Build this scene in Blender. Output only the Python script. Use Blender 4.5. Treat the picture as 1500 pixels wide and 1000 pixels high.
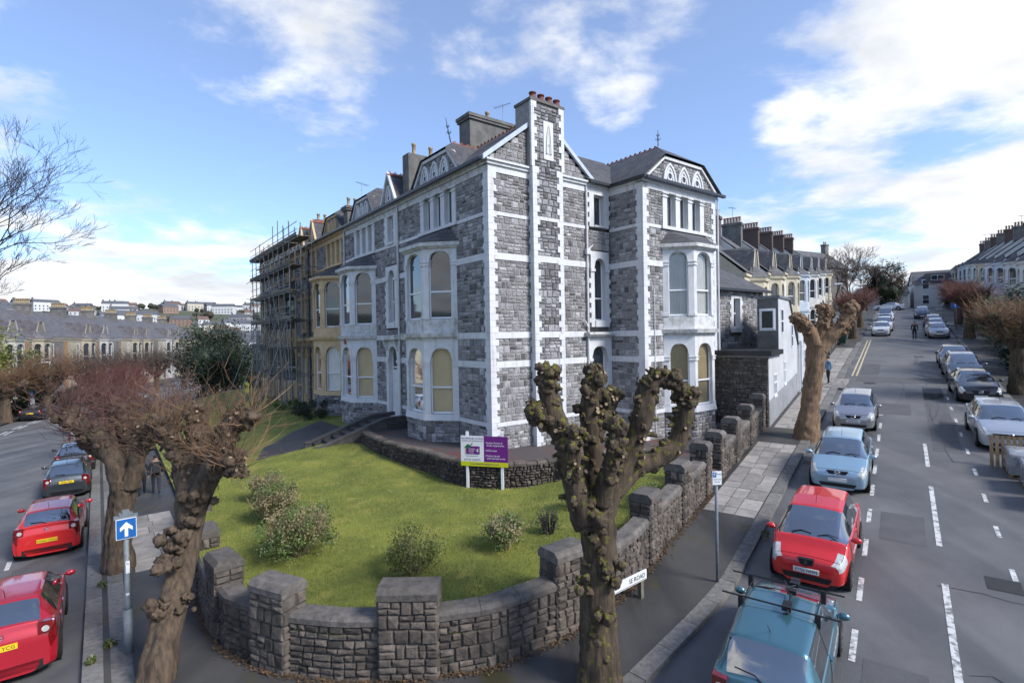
import bpy, bmesh, math, random
from mathutils import Vector, Matrix, noise as mnoise
R=random.Random(7)
for o in list(bpy.data.objects): bpy.data.objects.remove(o)
SC=bpy.context.scene
COL=SC.collection
rad=math.radians
# ------------------------------------------------------------------ camera
CAMZ=7.15
_f,_rho,_p=768.6,rad(.977),rad(.48)
_fw=Vector((0,math.cos(_p),-math.sin(_p))); _u0=Vector((0,math.sin(_p),math.cos(_p))); _r0=Vector((1,0,0))
_rt=_r0*math.cos(_rho)-_u0*math.sin(_rho); _up=_r0*math.sin(_rho)+_u0*math.cos(_rho)
cd=bpy.data.cameras.new('camera'); cam=bpy.data.objects.new('camera',cd); COL.objects.link(cam)
cd.sensor_width=36; cd.lens=36*_f/1500; cd.clip_start=.1; cd.clip_end=6000
m=Matrix((( _rt.x,_up.x,-_fw.x,0),(_rt.y,_up.y,-_fw.y,0),(_rt.z,_up.z,-_fw.z,CAMZ),(0,0,0,1)))
cam.matrix_world=m; SC.camera=cam
# ------------------------------------------------------------------ sky, sun, exposure
SUN_AZ=Vector((.86,-.51)).normalized(); SUN_EL=rad(40)
SKY=.125; SUNS=2.3
W=bpy.data.worlds.new('World'); SC.world=W; W.use_nodes=True
def world_nodes():
    nt=W.node_tree; N=nt.nodes; L=nt.links; N.clear()
    out=N.new('ShaderNodeOutputWorld'); bg=N.new('ShaderNodeBackground'); bg.inputs[1].default_value=SKY
    sky=N.new('ShaderNodeTexSky'); sky.sky_type='NISHITA'; sky.sun_disc=False
    sky.sun_elevation=SUN_EL; sky.sun_rotation=math.atan2(SUN_AZ.x,SUN_AZ.y); sky.altitude=50; sky.air_density=1.0; sky.dust_density=.4; sky.ozone_density=3.5
    tc=N.new('ShaderNodeTexCoord')
    def math_(op,a,b=None,c=None,clamp=False):
        n=N.new('ShaderNodeMath'); n.operation=op; n.use_clamp=clamp
        for i,v in enumerate((a,b,c)):
            if v is None: continue
            if isinstance(v,(int,float)): n.inputs[i].default_value=v
            else: L.new(v,n.inputs[i])
        return n.outputs[0]
    nrm=N.new('ShaderNodeVectorMath'); nrm.operation='NORMALIZE'; L.new(tc.outputs['Generated'],nrm.inputs[0])
    sep=N.new('ShaderNodeSeparateXYZ'); L.new(nrm.outputs[0],sep.inputs[0])
    zz=math_('MAXIMUM',sep.outputs[2],0.0); den=math_('ADD',zz,.16)
    ux=math_('DIVIDE',sep.outputs[0],den); uy=math_('DIVIDE',sep.outputs[1],den)
    cmb=N.new('ShaderNodeCombineXYZ'); L.new(ux,cmb.inputs[0]); L.new(uy,cmb.inputs[1]); cmb.inputs[2].default_value=3.7
    def noise(scale,detail,rough,dist=0,off=None):
        n=N.new('ShaderNodeTexNoise'); n.inputs['Scale'].default_value=scale; n.inputs['Detail'].default_value=detail; n.inputs['Roughness'].default_value=rough; n.inputs['Distortion'].default_value=dist
        if off is None: L.new(cmb.outputs[0],n.inputs['Vector'])
        else:
            ad=N.new('ShaderNodeVectorMath'); ad.operation='ADD'; ad.inputs[1].default_value=off; L.new(cmb.outputs[0],ad.inputs[0]); L.new(ad.outputs[0],n.inputs['Vector'])
        return n.outputs['Fac']
    n1=noise(1.15,10,.56,.35); n2=noise(3.3,8,.6,.2,(5,2,1))
    fld=math_('ADD',math_('MULTIPLY',n1,1.25),math_('MULTIPLY',n2,.75)); fld=math_('SUBTRACT',fld,.5)
    # banks of cloud standing in given directions (azimuth from +Y to the right, elevation, half size, amount)
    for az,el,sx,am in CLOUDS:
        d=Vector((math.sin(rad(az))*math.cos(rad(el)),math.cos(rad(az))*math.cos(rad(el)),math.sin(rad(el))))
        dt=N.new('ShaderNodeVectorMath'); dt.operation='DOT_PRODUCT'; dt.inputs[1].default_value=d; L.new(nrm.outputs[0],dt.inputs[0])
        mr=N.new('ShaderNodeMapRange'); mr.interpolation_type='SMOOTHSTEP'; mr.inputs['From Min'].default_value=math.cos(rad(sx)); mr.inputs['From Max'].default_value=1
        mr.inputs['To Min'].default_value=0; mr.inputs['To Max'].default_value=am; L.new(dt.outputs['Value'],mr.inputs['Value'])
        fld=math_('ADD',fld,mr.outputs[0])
    hz=N.new('ShaderNodeMapRange'); hz.interpolation_type='SMOOTHSTEP'; hz.inputs['From Min'].default_value=.30; hz.inputs['From Max'].default_value=.02; hz.inputs['To Min'].default_value=0; hz.inputs['To Max'].default_value=.15
    L.new(zz,hz.inputs['Value']); fld=math_('ADD',fld,hz.outputs[0])
    cr=N.new('ShaderNodeMapRange'); cr.interpolation_type='SMOOTHSTEP'; cr.inputs['From Min'].default_value=.60; cr.inputs['From Max'].default_value=.90; L.new(fld,cr.inputs['Value'])
    # cloud body: bright where thin edges catch the light, greyer where thick
    n3=noise(2.2,6,.55,.3,(1.5,-4,2))
    sh=N.new('ShaderNodeMapRange'); sh.inputs['From Min'].default_value=.35; sh.inputs['From Max'].default_value=.68; L.new(n3,sh.inputs['Value'])
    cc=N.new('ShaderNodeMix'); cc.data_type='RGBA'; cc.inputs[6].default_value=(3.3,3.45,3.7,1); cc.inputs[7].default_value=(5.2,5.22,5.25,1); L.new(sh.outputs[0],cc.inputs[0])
    mx=N.new('ShaderNodeMix'); mx.data_type='RGBA'; L.new(cr.outputs[0],mx.inputs[0])
    thin=N.new('ShaderNodeMix'); thin.data_type='RGBA'; thin.inputs[0].default_value=.15; thin.inputs[7].default_value=(3.8,3.95,4.2,1)
    sat=N.new('ShaderNodeMix'); sat.data_type='RGBA'; sat.blend_type='MULTIPLY'; sat.inputs[0].default_value=1; sat.inputs[7].default_value=SKYTINT
    L.new(sky.outputs[0],sat.inputs[6]); L.new(sat.outputs[2],thin.inputs[6])
    L.new(thin.outputs[2],mx.inputs[6]); L.new(cc.outputs[2],mx.inputs[7]); L.new(mx.outputs[2],bg.inputs[0]); L.new(bg.outputs[0],out.inputs[0])
CLOUDS=[(44,26,13,.27),(33,21,9,.17),(50,20,12,.16),(36,9,15,.20),(50,9,14,.18),(-30,5,16,.20),(-50,5,14,.2),(-20,31,6,.10),(-14,29,4,.08),(-46,26,4,.2),(-45,19,6,.10),(11.5,24,5,.09),(-13,18,5,.11),(27,18.5,3.5,.12),(-3,5,12,.08),(20,5,12,.1),(80,14,22,.2),(105,35,18,.22),(140,18,24,.2),(178,30,20,.22),(-150,16,24,.2),(-110,30,20,.22),(-80,12,20,.18),(40,62,16,.18),(-70,58,18,.2),(160,65,16,.2)]  # banks outside the view are added to make the fill light less blue
SKYTINT=(.75,.85,1.0,1)
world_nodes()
sl=bpy.data.lights.new('sun','SUN'); sl.energy=SUNS; sl.angle=rad(16); sl.color=(1,.955,.89)
so=bpy.data.objects.new('sun',sl); COL.objects.link(so)
sd=Vector((SUN_AZ.x*math.cos(SUN_EL),SUN_AZ.y*math.cos(SUN_EL),math.sin(SUN_EL)))
so.rotation_euler=sd.to_track_quat('Z','Y').to_euler(); so.location=sd*80
SC.view_settings.view_transform='Standard'; SC.view_settings.look='None'; SC.view_settings.gamma=1; SC.view_settings.use_curve_mapping=False
SC.view_settings.exposure=1.0
SC.render.engine='CYCLES'; SC.cycles.use_denoising=True; SC.cycles.use_adaptive_sampling=True; SC.cycles.adaptive_threshold=.02
SC.cycles.max_bounces=5; SC.cycles.diffuse_bounces=3; SC.cycles.glossy_bounces=3; SC.cycles.transmission_bounces=4; SC.cycles.transparent_max_bounces=8
SC.cycles.caustics_reflective=False; SC.cycles.caustics_refractive=False
# ------------------------------------------------------------------ helpers
def atp(x,y,Y):          # the point at depth Y whose picture place is x,y (photo pixels)
    d=_rt*(x-750)-_up*(y-500)+_fw*_f; d=d*(Y/d.y); return Vector((d.x,d.y,d.z+CAMZ))
def atz(x,y,z):
    d=_rt*(x-750)-_up*(y-500)+_fw*_f; d=d*((z-CAMZ)/d.z); return Vector((d.x,d.y,z))
def sm(a,b,x):
    t=min(1,max(0,(x-a)/(b-a))); return t*t*(3-2*t)
TH=rad(36.5); UR=Vector((math.sin(TH),math.cos(TH))); NR=Vector((UR.y,-UR.x))
TLh=rad(38.3); ULh=Vector((-math.sin(TLh),math.cos(TLh))); NLh=Vector((ULh.y,-ULh.x))
def st(s,t): p=UR*s+NR*t; return (p.x,p.y)
def slp(s,t): p=ULh*s+NLh*t; return (p.x,p.y)
def G(x,y):              # height of the carriageway
    p=Vector((x,y)); s=p@UR if False else p.x*UR.x+p.y*UR.y
    zr=.094*min(s,112)+.05*max(0,s-112); zr=max(zr,.3)
    l=p.x*ULh.x+p.y*ULh.y
    zl=.15+.5*(1-sm(5,24,l))
    w=sm(-6.5,1.5,x); return zl*(1-w)+zr*w
class MB:
    def __init__(s): s.v=[];s.f=[];s.m=[];s.t=[]
    def add(s,vs,fs,mi=0,t=.5):
        b=len(s.v); s.v.extend([tuple(p) for p in vs]); s.f.extend([tuple(i+b for i in f) for f in fs]); s.m.extend([mi]*len(fs)); s.t.extend([t]*len(fs)); return s
    def box(s,a0,a1,b0,b1,c0,c1,fr=None,mi=0,t=.5):
        vs=[(a,b,c) for c in(c0,c1) for b in(b0,b1) for a in(a0,a1)]
        if fr: vs=[fr(*p) for p in vs]
        return s.add(vs,[(0,2,3,1),(4,5,7,6),(0,1,5,4),(2,6,7,3),(0,4,6,2),(1,3,7,5)],mi,t)
    def quad(s,a,b,c,d,mi=0,t=.5): return s.add([a,b,c,d],[(0,1,2,3)],mi,t)
    def prism(s,poly,z0,z1,fr=None,mi=0,t=.5,poly2=None):
        n=len(poly); q=poly2 or poly
        z0f=z0 if callable(z0) else (lambda p:z0); z1f=z1 if callable(z1) else (lambda p:z1)
        vs=[(p[0],p[1],z0f(p)) for p in poly]+[(p[0],p[1],z1f(p)) for p in q]
        if fr: vs=[fr(*p) for p in vs]
        return s.add(vs,[tuple(range(n))[::-1],tuple(range(n,2*n))]+[(i,(i+1)%n,n+(i+1)%n,n+i) for i in range(n)],mi,t)
    def tube(s,pts,rs,n=6,mi=0,t=.5,cap=True,jit=0,rng=None):
        pts=[Vector(p) for p in pts]; k=len(pts)
        if not isinstance(rs,(list,tuple)): rs=[rs]*k
        b=len(s.v); ref=Vector((.13,.21,1)).normalized(); prev=None
        for i,p in enumerate(pts):
            d=(pts[min(i+1,k-1)]-pts[max(i-1,0)])
            if d.length<1e-9: d=Vector((0,0,1))
            d.normalize()
            if prev is None:
                a=d.cross(Vector((1,0,0)) if abs(d.x)<.8 else Vector((0,1,0))).normalized()
            else:
                a=(prev-d*prev.dot(d)); a=a.normalized() if a.length>1e-6 else d.orthogonal().normalized()
            prev=a; c=d.cross(a)
            for j in range(n):
                an=2*math.pi*j/n; r=rs[i]*(1+(rng.uniform(-jit,jit) if jit else 0))
                s.v.append(tuple(p+a*(math.cos(an)*r)+c*(math.sin(an)*r)))
        nf=0
        for i in range(k-1):
            for j in range(n):
                s.f.append((b+i*n+j,b+i*n+(j+1)%n,b+(i+1)*n+(j+1)%n,b+(i+1)*n+j)); nf+=1
        if cap:
            s.f.append(tuple(b+j for j in range(n))[::-1]); s.f.append(tuple(b+(k-1)*n+j for j in range(n))); nf+=2
        s.m.extend([mi]*nf); s.t.extend([t]*nf); return s
    def lathe(s,prof,n=10,c=(0,0,0),mi=0,t=.5):
        b=len(s.v)
        for r,z in prof:
            for j in range(n):
                an=2*math.pi*j/n; s.v.append((c[0]+r*math.cos(an),c[1]+r*math.sin(an),c[2]+z))
        nf=0
        for i in range(len(prof)-1):
            for j in range(n): s.f.append((b+i*n+j,b+i*n+(j+1)%n,b+(i+1)*n+(j+1)%n,b+(i+1)*n+j)); nf+=1
        s.f.append(tuple(b+j for j in range(n))[::-1]); s.f.append(tuple(b+(len(prof)-1)*n+j for j in range(n))); nf+=2
        s.m.extend([mi]*nf); s.t.extend([t]*nf); return s
    def mesh(s,name,mats,smooth=False):
        me=bpy.data.meshes.new(name); me.from_pydata(s.v,[],s.f)
        for mm in (mats if isinstance(mats,(list,tuple)) else [mats]): me.materials.append(mm)
        if any(s.m): me.polygons.foreach_set('material_index',s.m)
        if smooth: me.polygons.foreach_set('use_smooth',[True]*len(s.f))
        at=me.attributes.new('tint','FLOAT','FACE'); at.data.foreach_set('value',s.t)
        me.update(); return me
    def build(s,name,mats,parent=None,smooth=False,**kw):
        return obj(name,s.mesh(name,mats,smooth),parent,**kw)
def obj(name,me,parent=None,label=None,cat=None,group=None,kind=None,loc=None,rz=None):
    o=bpy.data.objects.new(name,me); COL.objects.link(o)
    if parent is not None: o.parent=parent
    if loc is not None: o.location=loc
    if rz is not None: o.rotation_euler=(0,0,rz)
    return tag(o,label,cat,group,kind)
def tag(o,label=None,cat=None,group=None,kind=None):
    if label: o['label']=label
    if cat: o['category']=cat
    if group: o['group']=group
    if kind: o['kind']=kind
    return o
def empty(name,label=None,cat=None,loc=(0,0,0),rz=0,group=None,kind=None):
    o=obj(name,None,None,label,cat,group,kind,loc,rz); o.empty_display_size=.2; return o
def copy_tree(o,parent=None):
    c=o.copy(); COL.objects.link(c); c.parent=parent
    for ch in o.children: copy_tree(ch,c)
    return c
def text(name,body,size,mat,parent,mtx,ext=.002,align='CENTER',sx=1.0):
    cu=bpy.data.curves.new(name,'FONT'); cu.body=body; cu.size=size; cu.extrude=ext; cu.align_x=align; cu.align_y='CENTER'; cu.materials.append(mat); cu.resolution_u=2
    o=bpy.data.objects.new(name,cu); COL.objects.link(o); me=bpy.data.meshes.new_from_object(o); bpy.data.objects.remove(o)
    if not me.materials: me.materials.append(mat)
    o=bpy.data.objects.new(name,me); COL.objects.link(o); o.parent=parent; o.matrix_local=mtx@Matrix.Diagonal((sx,1,1,1)); return o
# ------------------------------------------------------------------ materials
MATS={}
def M(name,col,rough=.8,col2=None,scale=3.,var=.12,bump=0.,bscale=None,metal=0.,spec=.5,tint=0.,coat=0.,detail=5,moss=None,lo=.35,hi=.65,stretch=0,streak=None):
    if name in MATS: return MATS[name]
    ma=bpy.data.materials.new(name); MATS[name]=ma; ma.use_nodes=True
    nt=ma.node_tree; N=nt.nodes; L=nt.links; b=N['Principled BSDF']
    b.inputs['Roughness'].default_value=rough; b.inputs['Metallic'].default_value=metal; b.inputs['Specular IOR Level'].default_value=spec
    b.inputs['Coat Weight'].default_value=coat; b.inputs['Coat Roughness'].default_value=.04
    c2=col2 or tuple(max(0,c*(1-2*var)) for c in col)
    ge=N.new('ShaderNodeNewGeometry')
    pos=ge.outputs['Position']
    if stretch:
        mp=N.new('ShaderNodeMapping'); mp.inputs['Scale'].default_value=(1,1,stretch); L.new(pos,mp.inputs[0]); pos=mp.outputs[0]
    no=N.new('ShaderNodeTexNoise'); no.inputs['Scale'].default_value=scale; no.inputs['Detail'].default_value=detail; no.inputs['Roughness'].default_value=.62; L.new(pos,no.inputs['Vector'])
    mr=N.new('ShaderNodeMapRange'); mr.inputs['From Min'].default_value=lo; mr.inputs['From Max'].default_value=hi; L.new(no.outputs['Fac'],mr.inputs['Value'])
    mx=N.new('ShaderNodeMix'); mx.data_type='RGBA'; mx.inputs[6].default_value=(*col,1); mx.inputs[7].default_value=(*c2,1); L.new(mr.outputs[0],mx.inputs[0])
    out=mx.outputs[2]
    if tint:
        at=N.new('ShaderNodeAttribute'); at.attribute_name='tint'
        ma_=N.new('ShaderNodeMapRange'); ma_.inputs['To Min'].default_value=1-tint; ma_.inputs['To Max'].default_value=1+tint; L.new(at.outputs['Fac'],ma_.inputs['Value'])
        mu=N.new('ShaderNodeMix'); mu.data_type='RGBA'; mu.blend_type='MULTIPLY'; mu.inputs[0].default_value=1; L.new(out,mu.inputs[6]); L.new(ma_.outputs[0],mu.inputs[7]); out=mu.outputs[2]
    if moss:
        mc,amt,up=moss
        n2=N.new('ShaderNodeTexNoise'); n2.inputs['Scale'].default_value=scale*.8+.6; n2.inputs['Detail'].default_value=6; L.new(ge.outputs['Position'],n2.inputs['Vector'])
        sp=N.new('ShaderNodeSeparateXYZ'); L.new(ge.outputs['Normal'],sp.inputs[0])
        ad=N.new('ShaderNodeMath'); ad.operation='MULTIPLY_ADD'; ad.inputs[1].default_value=up; L.new(sp.outputs[2],ad.inputs[0]); L.new(n2.outputs['Fac'],ad.inputs[2])
        m3=N.new('ShaderNodeMapRange'); m3.inputs['From Min'].default_value=1-amt; m3.inputs['From Max'].default_value=1.12-amt; L.new(ad.outputs[0],m3.inputs['Value'])
        mm=N.new('ShaderNodeMix'); mm.data_type='RGBA'; mm.inputs[7].default_value=(*mc,1); L.new(m3.outputs[0],mm.inputs[0]); L.new(out,mm.inputs[6]); out=mm.outputs[2]
    if streak:
        sc_,sa=streak; ms=N.new('ShaderNodeMapping'); ms.inputs['Scale'].default_value=(1,1,.13); L.new(ge.outputs['Position'],ms.inputs[0])
        ns=N.new('ShaderNodeTexNoise'); ns.inputs['Scale'].default_value=4.5; ns.inputs['Detail'].default_value=7; L.new(ms.outputs[0],ns.inputs['Vector'])
        m5=N.new('ShaderNodeMapRange'); m5.inputs['From Min'].default_value=.54; m5.inputs['From Max'].default_value=.78; m5.inputs['To Max'].default_value=sa; L.new(ns.outputs['Fac'],m5.inputs['Value'])
        m6=N.new('ShaderNodeMix'); m6.data_type='RGBA'; m6.inputs[7].default_value=(*sc_,1); L.new(m5.outputs[0],m6.inputs[0]); L.new(out,m6.inputs[6]); out=m6.outputs[2]
    L.new(out,b.inputs['Base Color'])
    if bump:
        nb=N.new('ShaderNodeTexNoise'); nb.inputs['Scale'].default_value=bscale or scale*4; nb.inputs['Detail'].default_value=6; nb.inputs['Roughness'].default_value=.65; L.new(pos,nb.inputs['Vector'])
        bu=N.new('ShaderNodeBump'); bu.inputs['Strength'].default_value=min(1,bump); bu.inputs['Distance'].default_value=.03; L.new(nb.outputs['Fac'],bu.inputs['Height']); L.new(bu.outputs[0],b.inputs['Normal'])
    return ma
def slate(name,col,axis_u,pitch=1.0,w=.32,h=.2,lich=.35):
    """slates laid in courses; axis_u is the horizontal direction of the courses"""
    if name in MATS: return MATS[name]
    ma=bpy.data.materials.new(name); MATS[name]=ma; ma.use_nodes=True; nt=ma.node_tree; N=nt.nodes; L=nt.links; b=N['Principled BSDF']; b.inputs['Roughness'].default_value=.72
    ge=N.new('ShaderNodeNewGeometry')
    dt=N.new('ShaderNodeVectorMath'); dt.operation='DOT_PRODUCT'; dt.inputs[1].default_value=(*axis_u,0); L.new(ge.outputs['Position'],dt.inputs[0])
    sp=N.new('ShaderNodeSeparateXYZ'); L.new(ge.outputs['Position'],sp.inputs[0])
    cb=N.new('ShaderNodeCombineXYZ'); L.new(dt.outputs['Value'],cb.inputs[0]); L.new(sp.outputs[2],cb.inputs[1])
    br=N.new('ShaderNodeTexBrick'); br.inputs['Scale'].default_value=1; br.inputs['Brick Width'].default_value=w; br.inputs['Row Height'].default_value=h*pitch; br.inputs['Mortar Size'].default_value=.012; br.inputs['Mortar Smooth'].default_value=.2; br.inputs['Bias'].default_value=-.1
    br.inputs['Color1'].default_value=(*[c*.8 for c in col],1); br.inputs['Color2'].default_value=(*[c*1.3 for c in col],1); br.inputs['Mortar'].default_value=(*[c*.4 for c in col],1); L.new(cb.outputs[0],br.inputs['Vector'])
    no=N.new('ShaderNodeTexNoise'); no.inputs['Scale'].default_value=1.3; no.inputs['Detail'].default_value=6; L.new(ge.outputs['Position'],no.inputs['Vector'])
    mr=N.new('ShaderNodeMapRange'); mr.inputs['From Min'].default_value=.5; mr.inputs['From Max'].default_value=.75; mr.inputs['To Max'].default_value=lich; L.new(no.outputs['Fac'],mr.inputs['Value'])
    mx=N.new('ShaderNodeMix'); mx.data_type='RGBA'; mx.inputs[7].default_value=(.16,.14,.09,1); L.new(mr.outputs[0],mx.inputs[0]); L.new(br.outputs['Color'],mx.inputs[6]); L.new(mx.outputs[2],b.inputs['Base Color'])
    bu=N.new('ShaderNodeBump'); bu.inputs['Strength'].default_value=.6; bu.inputs['Distance'].default_value=.02; L.new(br.outputs['Fac'],bu.inputs['Height']); bu.invert=True; L.new(bu.outputs[0],b.inputs['Normal'])
    return ma
def glass_clear(name,tint=(.98,.97,.95),refl=.30):
    if name in MATS: return MATS[name]
    ma=bpy.data.materials.new(name); MATS[name]=ma; ma.use_nodes=True; nt=ma.node_tree; N=nt.nodes; L=nt.links; N.clear()
    o=N.new('ShaderNodeOutputMaterial'); t=N.new('ShaderNodeBsdfTransparent'); t.inputs[0].default_value=(*tint,1); g=N.new('ShaderNodeBsdfGlossy'); g.inputs['Roughness'].default_value=.03; g.inputs[0].default_value=(1,1,1,1)
    fr=N.new('ShaderNodeLayerWeight'); fr.inputs[0].default_value=refl; mx=N.new('ShaderNodeMixShader'); L.new(fr.outputs['Fresnel'],mx.inputs[0]); L.new(t.outputs[0],mx.inputs[1]); L.new(g.outputs[0],mx.inputs[2]); L.new(mx.outputs[0],o.inputs[0]); return ma
MOSSC=(.10,.115,.012)
m_mortar=M('mortar',(.33,.315,.305),.95,scale=6,var=.15)
m_lime=M('limestone',(.37,.362,.368),.88,(.17,.165,.168),scale=9,tint=.66,bump=1.0,bscale=22,lo=.3,hi=.68,detail=8)
m_white=M('white_paint',(.66,.665,.675),.7,(.54,.54,.545),scale=2.6,bump=.3,bscale=14,lo=.4,hi=.8,streak=((.33,.31,.27),.55))
m_whitew=M('worn_white_paint',(.60,.60,.60),.7,(.36,.34,.30),scale=3.4,bump=.3,bscale=12,lo=.46,hi=.72,streak=((.22,.20,.16),.7))
m_upvc=M('white_window_frame',(.82,.84,.86),.35,var=.02)
m_glass=M('dark_window_glass',(.035,.045,.055),.04,(.02,.025,.03),scale=.8,spec=1.0,coat=.4)
m_clear=glass_clear('clear_window_glass')
m_blind=M('tan_blind',(.62,.50,.30),.85,(.53,.42,.25),scale=1.2,lo=.4,hi=.7)
m_pale=M('pale_blind',(.86,.86,.84),.8,(.74,.75,.73),scale=1.5)
m_lead=M('lead_flashing',(.19,.20,.22),.5,var=.2)
m_gutter=M('black_gutter',(.025,.026,.03),.4,var=.1)
m_red=M('red_ridge_tile',(.30,.095,.045),.8,(.17,.06,.04),scale=5)
m_ochre=M('ochre_paint',(.62,.46,.27),.75,(.53,.38,.21),scale=2,bump=.2,streak=((.25,.17,.10),.5))
m_cement=M('grey_cement_render',(.17,.165,.155),.9,(.10,.10,.095),scale=2,bump=.3)
m_pot=M('buff_chimney_pot',(.40,.31,.18),.8,(.25,.19,.12),scale=6)
m_potr=M('red_chimney_pot',(.22,.07,.05),.8,(.12,.05,.04),scale=6)
HROT=rad(37.319); HA=(-math.sin(HROT),math.cos(HROT)); HB=(math.cos(HROT),math.sin(HROT))
m_slA=slate('slate_along_front',(.068,.068,.076),HA)
m_slB=slate('slate_along_side',(.068,.068,.076),HB)
m_slU=slate('slate_along_street',(.10,.10,.11),(UR.x,UR.y))
m_slN=slate('slate_across_street',(.10,.10,.11),(NR.x,NR.y))
# ================================================================== the setting
from mathutils.geometry import delaunay_2d_cdt
def asphalt(name,c,wet=0.,moss=None):
    ma=M(name,c,.82,tuple(k*.62 for k in c),moss=moss,scale=.55,bump=.5,bscale=60,lo=.3,hi=.72,detail=9)
    nt=ma.node_tree; N=nt.nodes; L=nt.links; b=N['Principled BSDF']
    ge=N.new('ShaderNodeNewGeometry'); mp=N.new('ShaderNodeMapping'); mp.inputs['Rotation'].default_value=(0,0,TH if wet>=0 else -TLh); mp.inputs['Scale'].default_value=(.9,.10,.1); L.new(ge.outputs['Position'],mp.inputs[0])
    no=N.new('ShaderNodeTexNoise'); no.inputs['Scale'].default_value=1.0; no.inputs['Detail'].default_value=6; L.new(mp.outputs[0],no.inputs['Vector'])
    mr=N.new('ShaderNodeMapRange'); mr.inputs['From Min'].default_value=.42; mr.inputs['From Max'].default_value=.62; mr.inputs['To Min'].default_value=.85; mr.inputs['To Max'].default_value=.42; L.new(no.outputs['Fac'],mr.inputs['Value'])
    if wet: L.new(mr.outputs[0],b.inputs['Roughness'])
    old=b.inputs['Base Color'].links[0].from_socket
    m2=N.new('ShaderNodeMapRange'); m2.inputs['From Min'].default_value=.4; m2.inputs['From Max'].default_value=.65; m2.inputs['To Min'].default_value=1.1; m2.inputs['To Max'].default_value=.72; L.new(no.outputs['Fac'],m2.inputs['Value'])
    mu=N.new('ShaderNodeMix'); mu.data_type='RGBA'; mu.blend_type='MULTIPLY'; mu.inputs[0].default_value=1; L.new(old,mu.inputs[6]); L.new(m2.outputs[0],mu.inputs[7]); L.new(mu.outputs[2],b.inputs['Base Color'])
    return ma
m_road=asphalt('road_asphalt',(.15,.149,.15),1); m_pave=asphalt('pavement_asphalt',(.072,.069,.066),1,((.065,.058,.028),.42,0))
m_patch=M('patched_asphalt',(.105,.105,.107),.85,(.08,.08,.083),scale=1.5,bump=.5,bscale=60)
m_kerb=M('granite_kerb',(.20,.19,.18),.85,(.12,.115,.105),scale=9,tint=.2,bump=.5,bscale=30,moss=((.07,.08,.02),.22,0))
m_slab=M('paving_stone',(.33,.305,.275),.85,(.22,.205,.19),scale=2.5,tint=.22,bump=.4,bscale=20,streak=None)
m_paint=M('road_paint',(.58,.58,.56),.75,(.17,.17,.17),scale=7,lo=.47,hi=.62,detail=9)
m_yel=M('yellow_road_paint',(.55,.47,.27),.7,(.30,.27,.2),scale=9,lo=.5,hi=.7)
m_grass=M('lawn_turf',(.205,.22,.035),.95,(.105,.13,.022),scale=.9,bump=.8,bscale=40,moss=((.235,.225,.045),.45,0),detail=8)
m_soil=M('bare_soil',(.06,.048,.03),.95,(.10,.08,.04),scale=3,bump=.6)
m_far=M('far_ground',(.07,.085,.04),.95,(.10,.10,.07),scale=.02)
# --- land to the horizon
def farz(x,y):
    r=math.hypot(x,y); az=math.degrees(math.atan2(x,y))
    base=G(x,y)-.6
    lf=1-sm(-18,4,az)
    zl=-2*sm(70,130,r)-6*sm(130,260,r)+54*sm(330,760,r)+6*math.sin(az*.5)*sm(600,900,r)
    zr=11+4*sm(150,500,r)
    far=zl*lf+zr*(1-lf); k=sm(110,170,r); return base*(1-k)+far*k
mb=MB(); rs=[0.5,20,45,70,90,110,125,140,160,190,230,280,340,400,460,520,580,640,700,760,830,950,1200,1700,2600,4200]; n=96
for r in rs:
    for j in range(n):
        a=2*math.pi*j/n; x,y=r*math.sin(a),r*math.cos(a); mb.v.append((x,y,farz(x,y)))
for i in range(len(rs)-1):
    for j in range(n): mb.f.append((i*n+j,i*n+(j+1)%n,(i+1)*n+(j+1)%n,(i+1)*n+j))
mb.m=[0]*len(mb.f); mb.t=[.5]*len(mb.f)
mb.build('ground',m_far,None,True,kind='structure')
# --- carriageways: one sheet over both roads and the junction
mb=MB(); x0,x1,y0,y1,stp=-120,130,-24,165,1.5
nx=int((x1-x0)/stp)+1; ny=int((y1-y0)/stp)+1
keep={}
def vid(i,j):
    if (i,j) not in keep: keep[(i,j)]=len(mb.v); x,y=x0+i*stp,y0+j*stp; mb.v.append((x,y,G(x,y)))
    return keep[(i,j)]
for i in range(nx-1):
    for j in range(ny-1):
        x,y=x0+i*stp,y0+j*stp
        s,t=x*UR.x+y*UR.y,x*NR.x+y*NR.y
        if y<26 or (-14<t<14) or (x<-6 and y<120): mb.f.append((vid(i,j),vid(i+1,j),vid(i+1,j+1),vid(i,j+1)))
mb.m=[0]*len(mb.f); mb.t=[.5]*len(mb.f)
road=mb.build('road',m_road,None,True,kind='structure')
# --- kerb line
def leftcurve(off):          # kerb of the left road, bending right beyond 40 m; off = metres to its right
    pts=[]; p=Vector(slp(-2,-.2)); d=-2.
    while d<150:
        h=TLh-(TLh-rad(17))*sm(38,80,d); u=Vector((-math.sin(h),math.cos(h))); nn=Vector((u.y,-u.x))
        pts.append((d,p+nn*off)); p=p+u*1.0; d+=1.0
    return pts
def resample(pl,n):
    pl=[Vector(p) for p in pl]; L=[0]
    for a,b in zip(pl,pl[1:]): L.append(L[-1]+(b-a).length)
    out=[]
    for k in range(n):
        d=L[-1]*k/(n-1); i=max(0,min(len(pl)-2,next((q for q in range(len(L)-1) if L[q+1]>=d),len(pl)-2)))
        f=(d-L[i])/max(1e-9,L[i+1]-L[i]); out.append(pl[i].lerp(pl[i+1],f))
    return out
corner_out=[slp(13,-.2),slp(11,-.1),(-5.2,7.7),(-3.2,7.0),(-1.0,7.2),(.9,8.3),(2.2,9.5),(3.5,10.75),st(12.6,-3.32),st(14,-3.3)]
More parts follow.
